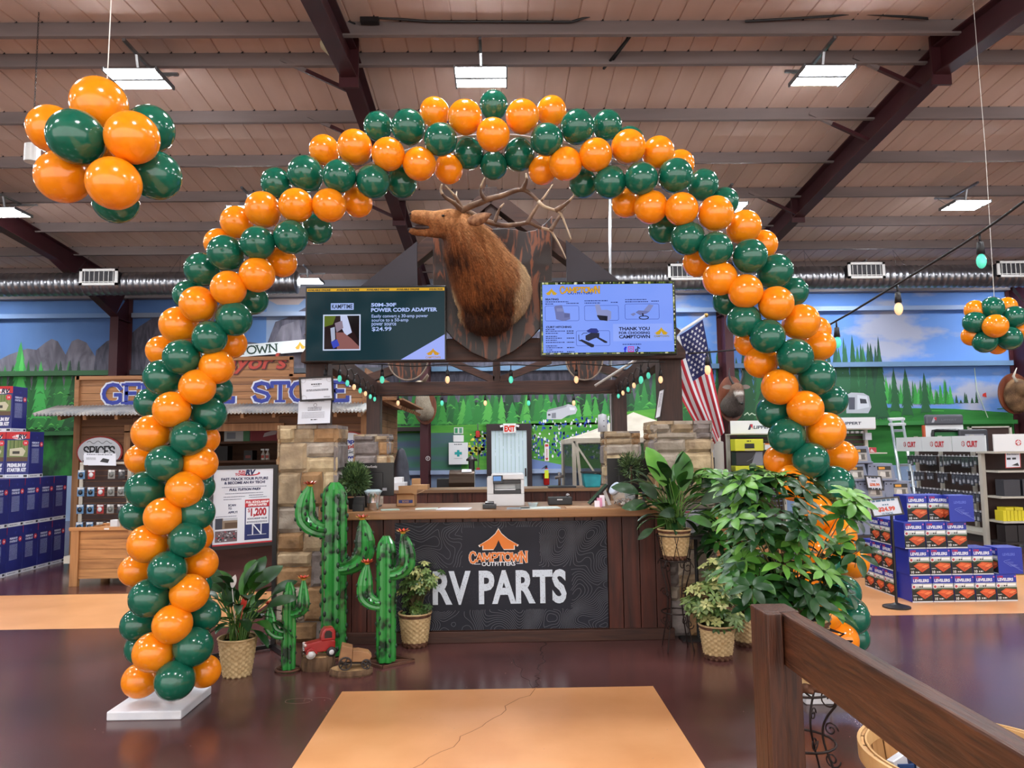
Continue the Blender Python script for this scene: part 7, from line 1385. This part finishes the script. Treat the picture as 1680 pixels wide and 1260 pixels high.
p = at(1035, 765, 6.75); t = T('potted_shrub', 'small pale twiggy shrub behind the peace lily by the right monitor', 'potted plant', (p.x, 6.75, ZT)); mb = MB(); needles(mb, (p.x, 6.75, p.z), .13, 700, .04); mb.build('foliage', [mat('needle_pale', '5f7a48'), mat('needle_dark', '2f4a28')], t); mb = MB(); mb.tube([(p.x, 6.75, ZT), (p.x, 6.75, p.z)], .01, 6); mb.build('stem', C('4a3626'), t); MB().lathe([(.05, 0), (.065, .1), (.055, .1)], (p.x, 6.75, ZT), 20).build('pot', C('2a2420'), t)
# ---------------------------------------------------------------- painted tin cacti
M_cac = mat('cactus_enamel', '0f2c16', .25, hex2='2b8438', scale=9, spec=.5, coat=.25, ramp=(.36, .5), detail=2); M_soot = mat('scorch_mark', '141a14', .5, hex2='0e3a20', scale=30); M_spk = C('2a2422', .4); M_pet = mat('petal_red', '9c2a1e', .35, hex2='c8482c', scale=12, coat=.2); M_pet2 = mat('petal_yellow', 'c89a34', .4); M_rust = mat('rusty_iron', '4a2d20', .7, hex2='5e3a28', scale=14)
def ribbed(mb, path, R, n=6, depth=.3, up=None):
    """a folded sheet-metal column with sharp ribs following a path, domed at the end"""
    P = [Vector(p) for p in path]; k = len(P); nn = n * 4; vs = []; prev = None; pts = []
    for i, p in enumerate(P):
        d = (P[min(i + 1, k - 1)] - P[max(i - 1, 0)]).normalized()
        a = d.cross(Vector((0, -1, 0))).normalized() if prev is None else (prev - d * prev.dot(d)).normalized(); prev = a; b = d.cross(a); r_ = R[i]
        for j in range(nn): th = 2 * PI * j / nn + PI / nn * 0; q = (j % 4); rr = r_ * (1 if q == 0 else (1 - depth) if q == 2 else (1 - depth * .35)); v = p + a * math.cos(th) * rr + b * math.sin(th) * rr; vs.append(v)
        pts.append((p, a, b, d, r_))
    mb.add(vs, [(i*nn+j, i*nn+(j+1) % nn, (i+1)*nn+(j+1) % nn, (i+1)*nn+j) for i in range(k - 1) for j in range(nn)] + [tuple((k-1)*nn+j for j in range(nn))]); return pts
def cactus(lab, x, y, H, R, arms, base, tilt=0):
    t = T('tin_cactus', lab, 'cactus ornament', (x, y, 0)); mk = MB()
    def spikes(pts, n=6):
        for i in range(1, len(pts) - 1):
            p, a, b, d, r_ = pts[i]
            for j in range(n):
                if (i + j) % 2: continue
                th = 2 * PI * j / n; o = a * math.cos(th) + b * math.sin(th)
                if o.y > .5: continue
                q = p + o * r_ * .99; mk.ell(q, (r_ * .13, r_ * .13, r_ * .22), 8, m=0); mk.tube([q, q + o * .014 + d * ru(-.006, .006)], [.004, .0015], 5, 1)
    k = int(H / .055); path = [(x, y, .01 + (H - .01) * i / k) for i in range(k + 1)]; rs = [R] * (k + 1); rs[-1] = R * .35; rs[-2] = R * .85; path[-1] = (x, y, H)
    mb = MB(); sp_ = ribbed(mb, path, rs); mb.build('trunk', M_cac, t); spikes(sp_)
    for (sd, z0, out, z1, ra, tp) in arms:
        P = []; R0 = out
        for i in range(9): a = PI / 2 * i / 8; P.append((x + sd * (R * .5 + (R0 - R * .5) * math.sin(a)), y - .03, z0 + R0 * .62 * (1 - math.cos(a))))
        zz = P[-1][2]; n2 = max(3, int((z1 - zz) / .05))
        for i in range(1, n2 + 1): P.append((x + sd * (R0 - tp * (i / n2) ** 2), y - .03, zz + (z1 - zz) * i / n2))
        rr = [ra * (.75 + .25 * min(1, i / 6)) for i in range(len(P))]; rr[-1] = ra * .28; rr[-2] = ra * .62; rr[-3] = ra * .85
        mb = MB(); sp_ = ribbed(mb, P, rr, 5, .35); mb.build('arm', M_cac, t); spikes(sp_, 5)
        c = Vector(P[-1]); mf = MB(); my = 0
        for i in range(16): a = i * 2 * PI / 16; leafshape(mf, c + Vector((0, 0, .006)), (math.cos(a), math.sin(a), .25 if i % 2 else .5), (0, 0, 1), .03 + ra * .5, .011, -.1, i % 2 if sd > 0 else 0, 3)
        mf.ell(c + Vector((0, 0, .008)), (ra * .3, ra * .3, .01), 10, m=1); mf.build('flower', [M_pet, M_pet2], t)
    mk.build('spines', [M_soot, M_spk], t, smooth=True, kind='stuff')
    if base == 'ring': MB().tube([(x + R * 1.7 * math.cos(i * PI / 12), y + R * 1.7 * math.sin(i * PI / 12), .012) for i in range(25)], .009, 6).build('base_ring', M_rust, t); mb = MB(); mb.bar((x - R * 1.7, y, .01), (x + R * 1.7, y, .01), .012, .012); mb.build('base_bar', M_rust, t)
    else:
        c = [(-R * 2.4, 0), (0, -R * 2.2), (R * 2.8, 0), (0, R * 2.2)]
        for i in range(4): a, b = c[i], c[(i + 1) % 4]; mb = MB(); mb.bar((x + a[0], y + a[1], .01), (x + b[0], y + b[1], .01), .018, .018); mb.build('base_bar', M_rust, t)
        mb = MB(); mb.bar((x - R * 2.4, y, .01), (x + R * 2.8, y, .01), .018, .018); mb.build('base_bar', M_rust, t)
cy = 6.12; zc = lambda py, Y=cy, px=560: at(px, py, Y).z
xk = X_(549, cy); cactus('tallest green tin cactus, standing before the left stone pillar', xk, cy, zc(791), .105, [(-1, zc(870), .235, zc(797), .085, .04), (1, zc(930), .255, zc(853), .085, .02)], 'frame')
cy2 = 5.88; xk2 = X_(634, cy2); cactus('medium green tin cactus in front of the counter boards', xk2, cy2, at(634, 879, cy2).z, .078, [(1, at(634, 940, cy2).z, .165, at(664, 875, cy2).z, .07, .03), (-1, at(634, 990, cy2).z, .165, at(605, 925, cy2).z, .066, .02)], 'frame')
cy3 = 5.72; xk3 = X_(477, cy3); cactus('smallest green tin cactus beside the peace lily', xk3, cy3, at(477, 955, cy3).z, .055, [(1, at(477, 1005, cy3).z, .115, at(498, 951, cy3).z, .05, -.0), (-1, at(477, 1040, cy3).z, .13, at(450, 992, cy3).z, .048, -.01)], 'ring')
# ---------------------------------------------------------------- red toy truck and wooden trailer on log slices
M_bark = mat('bark', '4a3626', .9, hex2='6d543c', scale=18, stretch=(1, 1, .3), bump=1, bscale=30); M_cut = mat('log_top', '9a7a54', .8, hex2='b89468', scale=6, distort=2)
def log(lab, x, y, R, h, sx=1.25):
    t = T('log_slice', lab, 'log slice', (x, y, 0)); n = 40; mb = MB(); prof = [(R * .97, 0), (R * 1.02, h * .3), (R, h * .7), (R * .97, h)]
    mb.lathe(prof, (0, 0, 0), n, 0, Matrix.Translation((x, y, 0)) @ Matrix.Diagonal((sx, .8, 1, 1)), lambda r, z, j, i: r * (1 + .03 * math.sin(j * 1.9) + .02 * math.sin(j * 3.7 + i))); mb.build('bark', M_bark, t)
    mb = MB(); mb.lathe([(.001, 0), (R * .93, 0)], (0, 0, 0), n, 0, Matrix.Translation((x, y, h + .002)) @ Matrix.Diagonal((sx, .8, 1, 1))); mb.build('cut_face', M_cut, t); return t
pl = ground(522, 1098); xl, yl_ = pl.x, pl.y; hl = .10; log('thick round log slice under the red toy truck', xl, yl_, .1, hl)
pl2 = ground(576, 1106); log('thin round log slice under the wooden toy trailer', pl2.x, pl2.y, .125, .045)
t = T('toy_truck', 'vintage red tin toy pickup truck on the thick log slice', 'toy truck', (xl, yl_, hl)); M_rd = mat('toy_red', '8e1a1c', .3, hex2='a52422', scale=9, coat=.2); sR = Matrix.Translation((xl + .01, yl_, hl)) @ Matrix.Rotation(math.radians(22), 4, 'Z') @ Matrix.Scale(1.12, 4)
def tp(poly, y0, y1, nm, m, bev=.006): mb = MB(); mb.prism(poly, (0, y0, 0), (1, 0, 0), (0, 0, 1), (0, y1 - y0, 0)); mb.v = [sR @ p for p in mb.v]; return mb.build(nm, m, t, bevel=bev, fixn=True)
tp([(-.10, .035), (-.02, .03), (.09, .03), (.1, .045), (.1, .1), (.02, .115), (-.02, .105), (-.09, .095), (-.105, .07)], -.035, .035, 'bonnet_and_body', M_rd, .01)
tp([(.0, .1), (.1, .1), (.1, .16), (.085, .185), (.03, .185), (.01, .165), (.0, .13)], -.04, .04, 'cab', M_rd, .012)
for s in (-1, 1): tp([(.025, .12), (.075, .12), (.075, .155), (.06, .168), (.035, .168), (.025, .15)], s * .0405 - (.002 if s < 0 else 0), s * .0405 + (0 if s < 0 else .002), 'cab_window', C('1c1416', .2), 0)
for s in (-1, 1): tp([(-.1, .03), (-.09, .06), (-.065, .072), (-.04, .06), (-.02, .03), (-.03, .028), (-.05, .05), (-.08, .05), (-.09, .028)], s * .052 - .014, s * .052 + .014, 'mudguard', M_rd, .004)
for (wx, s) in ((-.065, -1), (-.065, 1), (.07, -1), (.07, 1)):
    mb = MB(); mb.lathe([(.001, -.011), (.03, -.011), (.034, 0), (.03, .011), (.001, .011)], (0, 0, 0), 20, 0, sR @ Matrix.Translation((wx, s * .052, .03)) @ Matrix.Rotation(PI / 2, 4, 'X')); w_ = mb.build('wheel', C('b8b4ae' if s < 0 and wx < 0 else '2a2624'), t, smooth=True); mb = MB(); mb.lathe([(.001, .013), (.016, .013), (.018, .009)], (0, 0, 0), 14, 0, sR @ Matrix.Translation((wx, s * .052, .03)) @ Matrix.Rotation(PI / 2 if s < 0 else -PI / 2, 4, 'X')); mb.build('hubcap', C('d8d8da', .3), w_, smooth=True)
mb = MB(); mb.bx((-.118, -.045, .028), (-.105, .045, .04)); mb.v = [sR @ p for p in mb.v]; mb.build('bumper', mat('tarnished', '6a5a50', .4, .7), t, bevel=.003)
mb = MB()
for i in range(4): mb.bx((-.112, -.022, .05 + i * .012), (-.102, .022, .056 + i * .012))
mb.v = [sR @ p for p in mb.v]; mb.build('grille', C('c8ccd0', .3), t)
for s in (-1, 1): mb = MB(); mb.ell((-.1, s * .034, .085), (.012, .01, .01), 10); mb.v = [sR @ p for p in mb.v]; mb.build('headlamp', C('c8a8a0', .3), t, smooth=True)
t = T('toy_trailer', 'small wooden toy trailer with iron spoked wheels on the thin log slice', 'toy trailer', (pl2.x, pl2.y, .045)); sR = Matrix.Translation((pl2.x + .005, pl2.y, .045)) @ Matrix.Rotation(math.radians(12), 4, 'Z') @ Matrix.Scale(1.2, 4); W_toy = mat('toy_wood', '8a6240', .5, hex2='a87c52', scale=9, stretch=(.3, 1, 1))
tp([(-.08, .05), (.0, .05), (.005, .13), (-.06, .15)], -.045, .045, 'upright_box', W_toy, .003); tp([(.0, .045), (.1, .04), (.12, .07), (.1, .095), (.04, .11), (.005, .11)], -.04, .04, 'tapered_bed', W_toy, .004); tp([(-.07, .035), (.1, .02), (.1, .03), (-.07, .045)], -.02, .02, 'chassis', C('2a2420'), .002)
for (wx, s, R_) in ((-.04, -1, .042), (-.04, 1, .042), (.085, -1, .03), (.085, 1, .03)):
    mb = MB(); M0 = sR @ Matrix.Translation((wx, s * .055, R_)) @ Matrix.Rotation(PI / 2, 4, 'X'); mb.tube([M0 @ Vector((R_ * .88 * math.cos(i * PI / 10), R_ * .88 * math.sin(i * PI / 10), 0)) for i in range(21)], .006, 6)
    for i in range(5): a = i * 2 * PI / 5; mb.tube([M0 @ Vector((0, 0, 0)), M0 @ Vector((R_ * .85 * math.cos(a), R_ * .85 * math.sin(a), 0))], .005, 5)
    mb.ell(M0 @ Vector((0, 0, 0)), .01, 8); mb.build('wheel', C('2a2220', .5), t, smooth=True)
# ---------------------------------------------------------------- timber rail and bushel basket, foreground
W_rl = wood('rail_timber', '2a150b', '5c341e', 'y', 22, .45, .08, .5, (.3, .75)); W_rp = wood('rail_post_timber', '2c160d', '57301d', 'z', 22, .5, .08, .5, (.3, .75))
t = T('timber_rail', 'thick dark timber guard rail with its end post at the lower right', 'rail', (1.14, 2.85, 0)); zr = at(1290, 1003, 2.78).z
x0, x1 = at(1266, 1200, 2.75).x, at(1326, 1200, 2.75).x; MB().bx((x0 - .005, 2.78, 0), (x1, 2.92, zr)).build('post', W_rp, t, bevel=.006)
mb = MB(); mb.bx((x0 - .005, 2.74, 0), (x0 + .055, 2.78, zr)); mb.build('post_face_board', W_rp, t, bevel=.005)
MB().bx((x0 + .06, 1.0, zr - .19), (x0 + .125, 2.78, zr - .002)).build('rail', W_rl, t, bevel=.008)
t = T('bushel_basket', 'large round slatted wooden bushel basket behind the timber rail', 'basket', (1.69, 2.72, 0)); bx_, by_, RB, HB = 1.69, 2.72, .37, .53; W_bs = wood('basket_slats', 'b0824e', 'cfa06a', 'z', 5, .55, .12, .2); W_hp = mat('basket_hoop', 'c09660', .5, hex2='d4ae78', scale=6, bump=.1)
mb = MB(); ns = 24
for i in range(ns):
    a0, a1 = 2 * PI * i / ns + .012, 2 * PI * (i + 1) / ns - .012; vs = []
    for (r_, z) in ((RB * .78, 0), (RB * .99, HB), (RB * .965, HB), (RB * .755, .0)):
        for s_ in range(4): a = a0 + (a1 - a0) * s_ / 3; vs.append((bx_ + r_ * math.cos(a), by_ + r_ * math.sin(a), z))
    mb.add(vs, [(4*k+j, 4*k+j+1, (4*(k+1) % 16)+j+1, (4*(k+1) % 16)+j) for k in range(4) for j in range(3)])
mb.build('slats', W_bs, t)
for (r_, z, hh) in ((RB * 1.0, HB - .055, .06), (RB * .9, HB * .5, .04), (RB * .8, .02, .04)):
    MB().lathe([(r_ - .004, z), (r_ + .008, z), (r_ + .01, z + hh), (r_ - .002, z + hh), (r_ - .004, z)], (bx_, by_, 0), 56).build('hoop', W_hp, t)
MB().lathe([(RB * .93, HB - .05), (RB * .95, HB - .05), (RB * .955, HB + .004), (RB * .935, HB + .004), (RB * .93, HB - .05)], (bx_, by_, 0), 56).build('inner_hoop', W_hp, t)
MB().lathe([(.001, .02), (RB * .76, .02)], (bx_, by_, 0), 40).build('basket_floor', W_bs, t)
MB().lathe([(RB * .7, .12), (RB * .8, .22), (.001, .25)], (bx_, by_, 0), 40).build('false_bottom', W_bs, t)
for i, (dx, dy, c1, c2, lab) in enumerate(((-.21, .1, 'c8ccd4', '2a4a80', 'clear packaged item with a blue card inside the bushel basket'), (-.13, .12, '28406a', 'c8c8d0', 'navy packaged item inside the bushel basket, beside the blue carded one'), (-.09, .0, 'd8dae0', 'a8a4a0', 'white wrapped item inside the bushel basket, near the rail'), (-.2, -.04, '3a3a40', 'c0b8b0', 'dark packaged item inside the bushel basket, at its left side'))):
    mb = MB(); mb.box((bx_ + dx, by_ + dy, .37), (.08, .03, .24), (ru(-.25, .25), ru(-.2, .2), ru(-.5, .5))); o = mb.build('packaged_item', C(c1, .25), label=lab, cat='package', bevel=.004)
    mb = MB(); mb.box((bx_ + dx, by_ + dy - .03, .42), (.06, .004, .1), (0, 0, 0)); mb.v = mb.v; mb.build('card', C(c2, .4), o)
# ---------------------------------------------------------------- flag on its pole
t = T('national_flag', 'red white and blue stars and stripes flag on a slanted white pole', 'flag', tuple(at(1140, 620, 7.3)))
PA, PB = at(1157, 518, 7.25), at(976, 633, 7.6); MB().tube([PA, PB], .014, 10).build('pole', C('dcdcd8', .3), t, smooth=True); MB().ell(PA + Vector((.01, 0, .005)), .022, 12).build('finial', mat('brass', 'c8a860', .3, .8), t, smooth=True)
A_, B_, C_, D_ = at(1152, 525, 7.25), at(1082, 566, 7.42), at(1188, 706, 7.3), at(1163, 735, 7.4)
NS, NT = 39, 46; FR, FB, FW = mat('flag_red', 'a81c2c', .7, hex2='b82838', scale=5), mat('flag_blue', '1c2258', .7, hex2='242c68', scale=5), mat('flag_white', 'd4d6de', .7, hex2='dde0e6', scale=5)
def fp(s_, t_):
    p_ = (A_.lerp(B_, s_)).lerp(C_.lerp(D_, s_), t_); r_ = math.sin(s_ * 15 + t_ * 3) * .022 * (.3 + t_); return p_ + Vector((-.05 * math.sin(PI * t_) * s_, r_ - .02, -.02 * math.sin(s_ * PI)))
mb = MB(); vs = [fp(i / NS, j / NT) for j in range(NT + 1) for i in range(NS + 1)]; fs = []; ms_ = []
for j in range(NT):
    for i in range(NS): fs.append((j*(NS+1)+i, j*(NS+1)+i+1, (j+1)*(NS+1)+i+1, (j+1)*(NS+1)+i)); ms_.append(2 if (i < 21 and j < NT * .42) else (0 if (i // 3) % 2 == 0 else 1))
mb.add(vs, fs, ms_)
for r_ in range(9):
    for c_ in range(6 if r_ % 2 == 0 else 5):
        s0_, t0_ = (.538) * (r_ + 1) / 10, .42 * ((2 * c_ + (1 if r_ % 2 == 0 else 2)) / 12); cc = fp(s0_, t0_); du = (fp(s0_ + .01, t0_) - fp(s0_ - .01, t0_)).normalized(); dv = (fp(s0_, t0_ + .01) - fp(s0_, t0_ - .01)).normalized(); P = []
        for k in range(10): a = k * PI / 5; rr = .019 if k % 2 == 0 else .008; P.append(cc + du * rr * math.cos(a) + dv * rr * math.sin(a) + Vector((0, -.006, 0)))
        mb.add(P, [tuple(range(10))], 1)
mb.build('cloth', [FR, FW, FB], t)
# ---------------------------------------------------------------- smaller mounted heads
def plaque(t, c, rx, rz, m, th=.05, n=36): mb = MB(); mb.prism([(rx * math.cos(2*PI*i/n), rz * math.sin(2*PI*i/n)) for i in range(n)], c, (1, 0, 0), (0, 0, 1), (0, -th, 0)); return mb.build('plaque', m, t, bevel=.01, fixn=True)
M_pq = mat('mahogany_plaque', '5c2c1c', .4, hex2='7c4228', scale=3, stretch=(2, 1, .4))
Yp = 17.6; c = at(1199, 655, Yp); t = T('antelope_head_mount', 'dark antelope head mount with ringed upright horns on a mahogany plaque', 'mounted animal head', (c.x, Yp, c.z - .62)); plaque(t, (c.x, Yp, c.z), .33, .56, M_pq)
mb = MB(); P, R = smoothpath([Vector((c.x, Yp - .05, c.z - .2)), Vector((c.x, Yp - .22, c.z - .1)), Vector((c.x, Yp - .42, c.z + .08)), Vector((c.x, Yp - .5, c.z + .22)), Vector((c.x, Yp - .6, c.z + .12)), Vector((c.x, Yp - .72, c.z - .06)), Vector((c.x, Yp - .76, c.z - .16))], [.3, .26, .19, .15, .12, .075, .055]); mb.tube(P, R, 16); me = bake(mb, .025, 4)
GY, GB, WH = lin('5a514c'), lin('7a5c4a'), lin('c8c0b8')
def acol(p): h = noise.noise(p * 7) * .5; q = mixc(GY, GB, (p.z - c.z) * 4 + h); q = mixc(q, lin('2e2826'), (c.z - .25 - p.z) * 5 + h); return mixc(q, WH, 1.2 - abs(p.z - c.z - .1) * 18 if p.y < Yp - .6 else 0)
furbody(me, t, acol, lambda p: Vector((0, .4, -1)), 900, lambda p: .07, .004)
for s in (-1, 1):
    mb = MB(); P = [Vector((c.x + s * (.06 + .10 * math.sin(i / 10 * 2.4)), Yp - .48 + .05 * i / 10, c.z + .3 + .42 * i / 10)) for i in range(11)]; mb.tube(P, [.035 * (1 - i / 12) * (1.08 if i % 2 else .95) for i in range(11)], 10); mb.build('horn', C('2a2624', .4), t, smooth=True)
    mb = MB(); leafshape(mb, (c.x + s * .1, Yp - .48, c.z + .24), (s, .05, .18), (0, -1, .3), .24, .06, .2); mb.build('ear', C('6a5a50'), t, smooth=True); MB().ell((c.x + s * .085, Yp - .62, c.z + .15), .018).build('eye', mat('glass_eye', '0a0605'), t, smooth=True)
MB().ell((c.x, Yp - .8, c.z - .15), (.04, .03, .035)).build('nose', C('16120f', .3), t, smooth=True)
c = at(698, 668, Yp); t = T('sheep_head_mount', 'cream sheep shoulder mount facing left on the middle column', 'mounted animal head', (c.x, Yp, c.z - .5)); plaque(t, (c.x, Yp, c.z), .27, .42, M_pq)
mb = MB(); P, R = smoothpath([Vector((c.x, Yp - .05, c.z - .12)), Vector((c.x, Yp - .25, c.z - .08)), Vector((c.x - .02, Yp - .36, c.z + .12)), Vector((c.x - .04, Yp - .4, c.z + .38)), Vector((c.x - .08, Yp - .42, c.z + .5)), Vector((c.x - .2, Yp - .44, c.z + .47)), Vector((c.x - .31, Yp - .44, c.z + .42))], [.22, .21, .17, .14, .12, .08, .05]); mb.tube(P, R, 16); me = bake(mb, .025, 4)
def scol(p): h = noise.noise(p * 8) * .4; return mixc(mixc(lin('b8ad9a'), lin('8f8270'), .5 + h), lin('2a2624'), (c.x - .29 - p.x) * 30)
furbody(me, t, scol, lambda p: Vector((.1, .3, -1)), 900, lambda p: .05, .004)
MB().ell((c.x - .13, Yp - .52, c.z + .53), .018).build('eye', mat('glass_eye', '0a0605'), t, smooth=True); mb = MB(); leafshape(mb, (c.x - .0, Yp - .5, c.z + .5), (.8, -.2, .2), (0, -1, 0), .16, .04, .1); mb.build('ear', C('9a8c78'), t)
for s in (-1, 1): mb = MB(); P = [Vector((c.x + .0 + .1 * math.sin(i * .35), Yp - .4 + s * .08 + s * .03 * math.sin(i * .4), c.z + .58 + .16 * math.sin(i * .32))) for i in range(8)]; mb.tube(P, [.04 * (1 - i / 9) for i in range(8)], 8); mb.build('horn', C('6a5848', .5), t, smooth=True)
c = at(1692, 643, 17.0); t = T('round_head_mount', 'round brown animal mount partly cut by the right edge', 'mounted animal head', (c.x, 17.5, c.z - .55)); plaque(t, (c.x, 17.6, c.z), .4, .5, M_pq); mb = MB(); mb.ell((c.x, 17.45, c.z - .05), (.32, .25, .42)); mb.ell((c.x - .02, 17.25, c.z + .1), (.2, .25, .2)); me = bake(mb, .03, 4); furbody(me, t, lambda p: mixc(lin('5a4230'), lin('8a6a4c'), .5 + noise.noise(p * 6)), lambda p: Vector((0, .2, -1)), 600, lambda p: .07, .004); mb = MB(); mb.tube([(c.x - .1, 17.3, c.z + .25), (c.x - .2, 17.28, c.z + .4), (c.x - .12, 17.26, c.z + .6)], [.04, .03, .008], 8); mb.build('horn', C('c8c0b0'), t, smooth=True)
for px, rx, lab in ((670, .3, 'round dark wood plaque hanging on the back truss, behind the left television'), (958, .28, 'round dark wood plaque hanging on the back truss, behind the right television')):
    c = at(px, 588, 10.72); t = T('wooden_plaque', lab, 'plaque', (c.x, 10.72, c.z - .35)); plaque(t, (c.x, 10.74, c.z), rx, .33, M_wal, .06); MB().tube([(c.x + rx * .98 * math.cos(i * PI / 18), 10.675, c.z + .325 * math.sin(i * PI / 18)) for i in range(37)], .012, 6).build('rim', mat('pale_rope', '8a7a6c', .7), t)
# ---------------------------------------------------------------- string lights
M_wire = mat('black_cable', '16161a', .5)
def bulb_at(t, c, col, s=1.0, drop=.05):
    c = Vector(c); mb = MB(); mb.tube([c, c - Vector((0, 0, drop))], .005 * s, 6); mb.lathe([(.008, 0), (.016, -.01), (.019, -.06), (.015, -.065)], (c.x, c.y, c.z - drop), 12) if False else mb.tube([c - Vector((0, 0, drop)), c - Vector((0, 0, drop + .055 * s))], [.013 * s, .018 * s], 10); mb.build('socket', M_wire, t, smooth=True)
    z0 = c.z - drop - .055 * s; mb = MB(); mb.ell((c.x, c.y, z0 - .032 * s), (.021 * s, .021 * s, .034 * s), 14); mb.build('bulb', M_teal if col == 't' else M_warm, t, smooth=True)
M_teal = mat('teal_glass_bulb', '5fd0b4', .1); M_warm = mat('warm_glass_bulb', 'e8c8a0', .1)
for m_, c_, s_ in ((M_teal, '4fd8b8', .55), (M_warm, 'f0c088', .75)): b_ = m_.node_tree.nodes['Principled BSDF']; b_.inputs['Emission Color'].default_value = lin(c_); b_.inputs['Emission Strength'].default_value = s_
def strand(lab, pts, bulbs, r=.005, s=1.0, sag=None):
    P = [Vector(p) for p in pts]; t = T('string_lights', lab, 'string lights', tuple(P[0])); PP, RR = smoothpath(P, [r] * len(P), 5); MB().tube(PP, r, 6).build('cable', M_wire, t, smooth=True)
    for i, (c, col) in enumerate(bulbs): bulb_at(t, c, col, s)
    return t
a3 = lambda L: [at(*p) for p in L]
strand('heavy black string light cable crossing the upper right to the arch', a3([(1720, 300, 3.9), (1605, 384, 4.3), (1469, 468, 5.0), (1371, 527, 5.6), (1300, 560, 6.1), (1205, 574, 6.5), (1128, 580, 6.62)]), [(at(1607, 384, 4.3), 't'), (at(1472, 468, 5.0), 'w'), (at(1372, 527, 5.6), 't'), (at(1160, 577, 6.58), 'w')], .008, 1.35)
fy = 6.52; strand('string lights along the front beam under the televisions', a3([(545, 598, fy), (585, 597, fy), (627, 598, fy), (680, 601, fy), (734, 598, fy), (790, 602, fy), (838, 598, fy), (893, 601, fy), (945, 597, fy), (1000, 600, fy), (1050, 595, fy), (1092, 594, fy)]), [(at(p, 598, fy), k) for p, k in ((534, 'w'), (627, 't'), (734, 'w'), (838, 't'), (945, 'w'), (1051, 't'), (1083, 'w'))])
fy = 10.72; strand('string lights under the rear beam of the kiosk', a3([(612, 650, fy), (653, 645, fy), (690, 649, fy), (725, 645, fy), (760, 649, fy), (796, 645, fy), (830, 648, fy), (868, 644, fy), (905, 647, fy), (941, 643, fy), (1001, 640, fy)]), [(at(p, 644, fy), k) for p, k in ((653, 'w'), (725, 't'), (796, 'w'), (867, 't'), (941, 'w'))], s=1.2)
def side(x0, x1, n, lab, sgn, kinds):
    P = []; B = []
    for i in range(n * 2 + 1): k = i / (n * 2); y = 6.95 + k * 3.5; x = x0 + (x1 - x0) * k + sgn * .1; P.append((x, y, 2.47 + (.02 if i % 2 else .06)))
    for i in range(n): B.append((Vector(P[2 * i + 1]), kinds[i % len(kinds)]))
    strand(lab, P, B)
side(-1.67, -1.87, 7, 'tangled string lights along the left side beam', 1, 'ttwtwtt'); side(1.56, 1.76, 6, 'tangled string lights along the right side beam', -1, 'ttwtwt')
# ---------------------------------------------------------------- odds and ends
c = at(545, 78, 8.55); t = T('ceiling_sensor', 'small cream cone shaped sensor on the rafter left of centre', 'sensor', tuple(c)); MB().lathe([(.01, -.1), (.06, -.08), (.14, .0), (.15, .04), (.13, .06), (.001, .06)], tuple(c), 24).build('sensor_cone', mat('cream_plastic', 'b8ac8c', .5), t, smooth=True); MB().tube([c + Vector((0, 0, .05)), c + Vector((0, .06, .42))], .015, 6).build('stem', M_red, t)
c = at(53, 252, 8.1); t = T('pendant_speaker', 'white cylinder hanging on a black chain at the upper left', 'pendant speaker', tuple(c)); MB().lathe([(.06, -.1), (.08, -.1), (.08, .1), (.001, .1)], tuple(c), 24).build('cylinder', mat('white_metal', 'd8d8d6'), t, smooth=False); MB().lathe([(.001, -.098), (.06, -.098)], tuple(c), 20).build('grille', C('22222a'), t)
mb = MB(); zc0 = c.z + .1
for i in range(int((zroof(8.1) - zc0) / .034)): z = zc0 + i * .034; mb.tube([(c.x + .007 * math.cos(a) * (1 if i % 2 else .2), c.y + .007 * math.cos(a) * (.2 if i % 2 else 1), z + .02 * math.sin(a)) for a in [k * PI / 3 for k in range(7)]], .003, 4, cap=False)
mb.build('chain', M_wire, t)
xl_, yl2 = X_(1126, 6.28), 6.28
t = T('menu_lectern', 'thin black stand with a slanted white price list beside the right pillar', 'lectern', (xl_ + .05, 6.42, 0)); mb = MB(); mb.tube([(xl_ + .1, 6.42, .01), (xl_ + .1, 6.42, .86)], .016, 8); mb.build('pole', C('141416'), t); MB().bx((xl_ + -.06, 6.32, 0), (xl_ + .26, 6.48, .012)).build('base', C('141416'), t); MB().bx((xl_ - .06, 6.25, .86), (xl_ + .3, 6.44, .875)).build('tray', C('141416', .4), t)
tl, tr, bl_ = at(1122, 838, 6.42), at(1160, 836, 6.42), at(1124, 875, 6.35); U = (tr - tl); V = tl - bl_; Un, Vn = U.normalized(), V.normalized(); N_ = Un.cross(Vn); mb = MB(); mb.prism([(-.012, -.012), (U.length + .02, -.012), (U.length + .012, V.length + .012), (-.012, V.length + .012)], bl_ - N_ * .004, Un, Vn, -N_ * .01); mb.build('frame', C('17171a'), t, fixn=True)
f = Flat(bl_, Un, Vn, .001); f.rect(0, 0, U.length, V.length, 'c8ccd4', 0); f.rect(.01, V.length - .02, .06, V.length - .006, 'a83a48', 1); f.gib(.09, V.length - .015, .08, .008, '3a3e48', 1); f.gib(.02, V.length * .75, U.length * .5, .004, '6a6e78', 1, 10, 2); f.gib(U.length * .65, V.length * .75, U.length * .25, .004, '6a6e78', 1, 10, 2); f.build('sheet', t)
p = ground(490, 1150); random.seed(3)
f = Flat((0, 0, .0004), (1, 0, 0), (0, 1, 0), .0003); P = [(p.x + .09 * math.cos(i * .45) + ru(-.006, .006), p.y + .05 * math.sin(i * .45)) for i in range(14)]; f.line(P, .003, '8a7468', 0); f.line([(a + .12, b + .01) for a, b in P[:9]], .0025, '7a665c', 0)
for i in range(160): a, b = ru(-2.5, 3.4), ru(2.2, 6.0); s_ = ru(.0015, .004); f.poly([(a - s_, b), (a, b - s_), (a + s_, b), (a, b + s_)], '9c8a86', 0)
f.build('floor_scuff', bpy.data.objects['floor'])
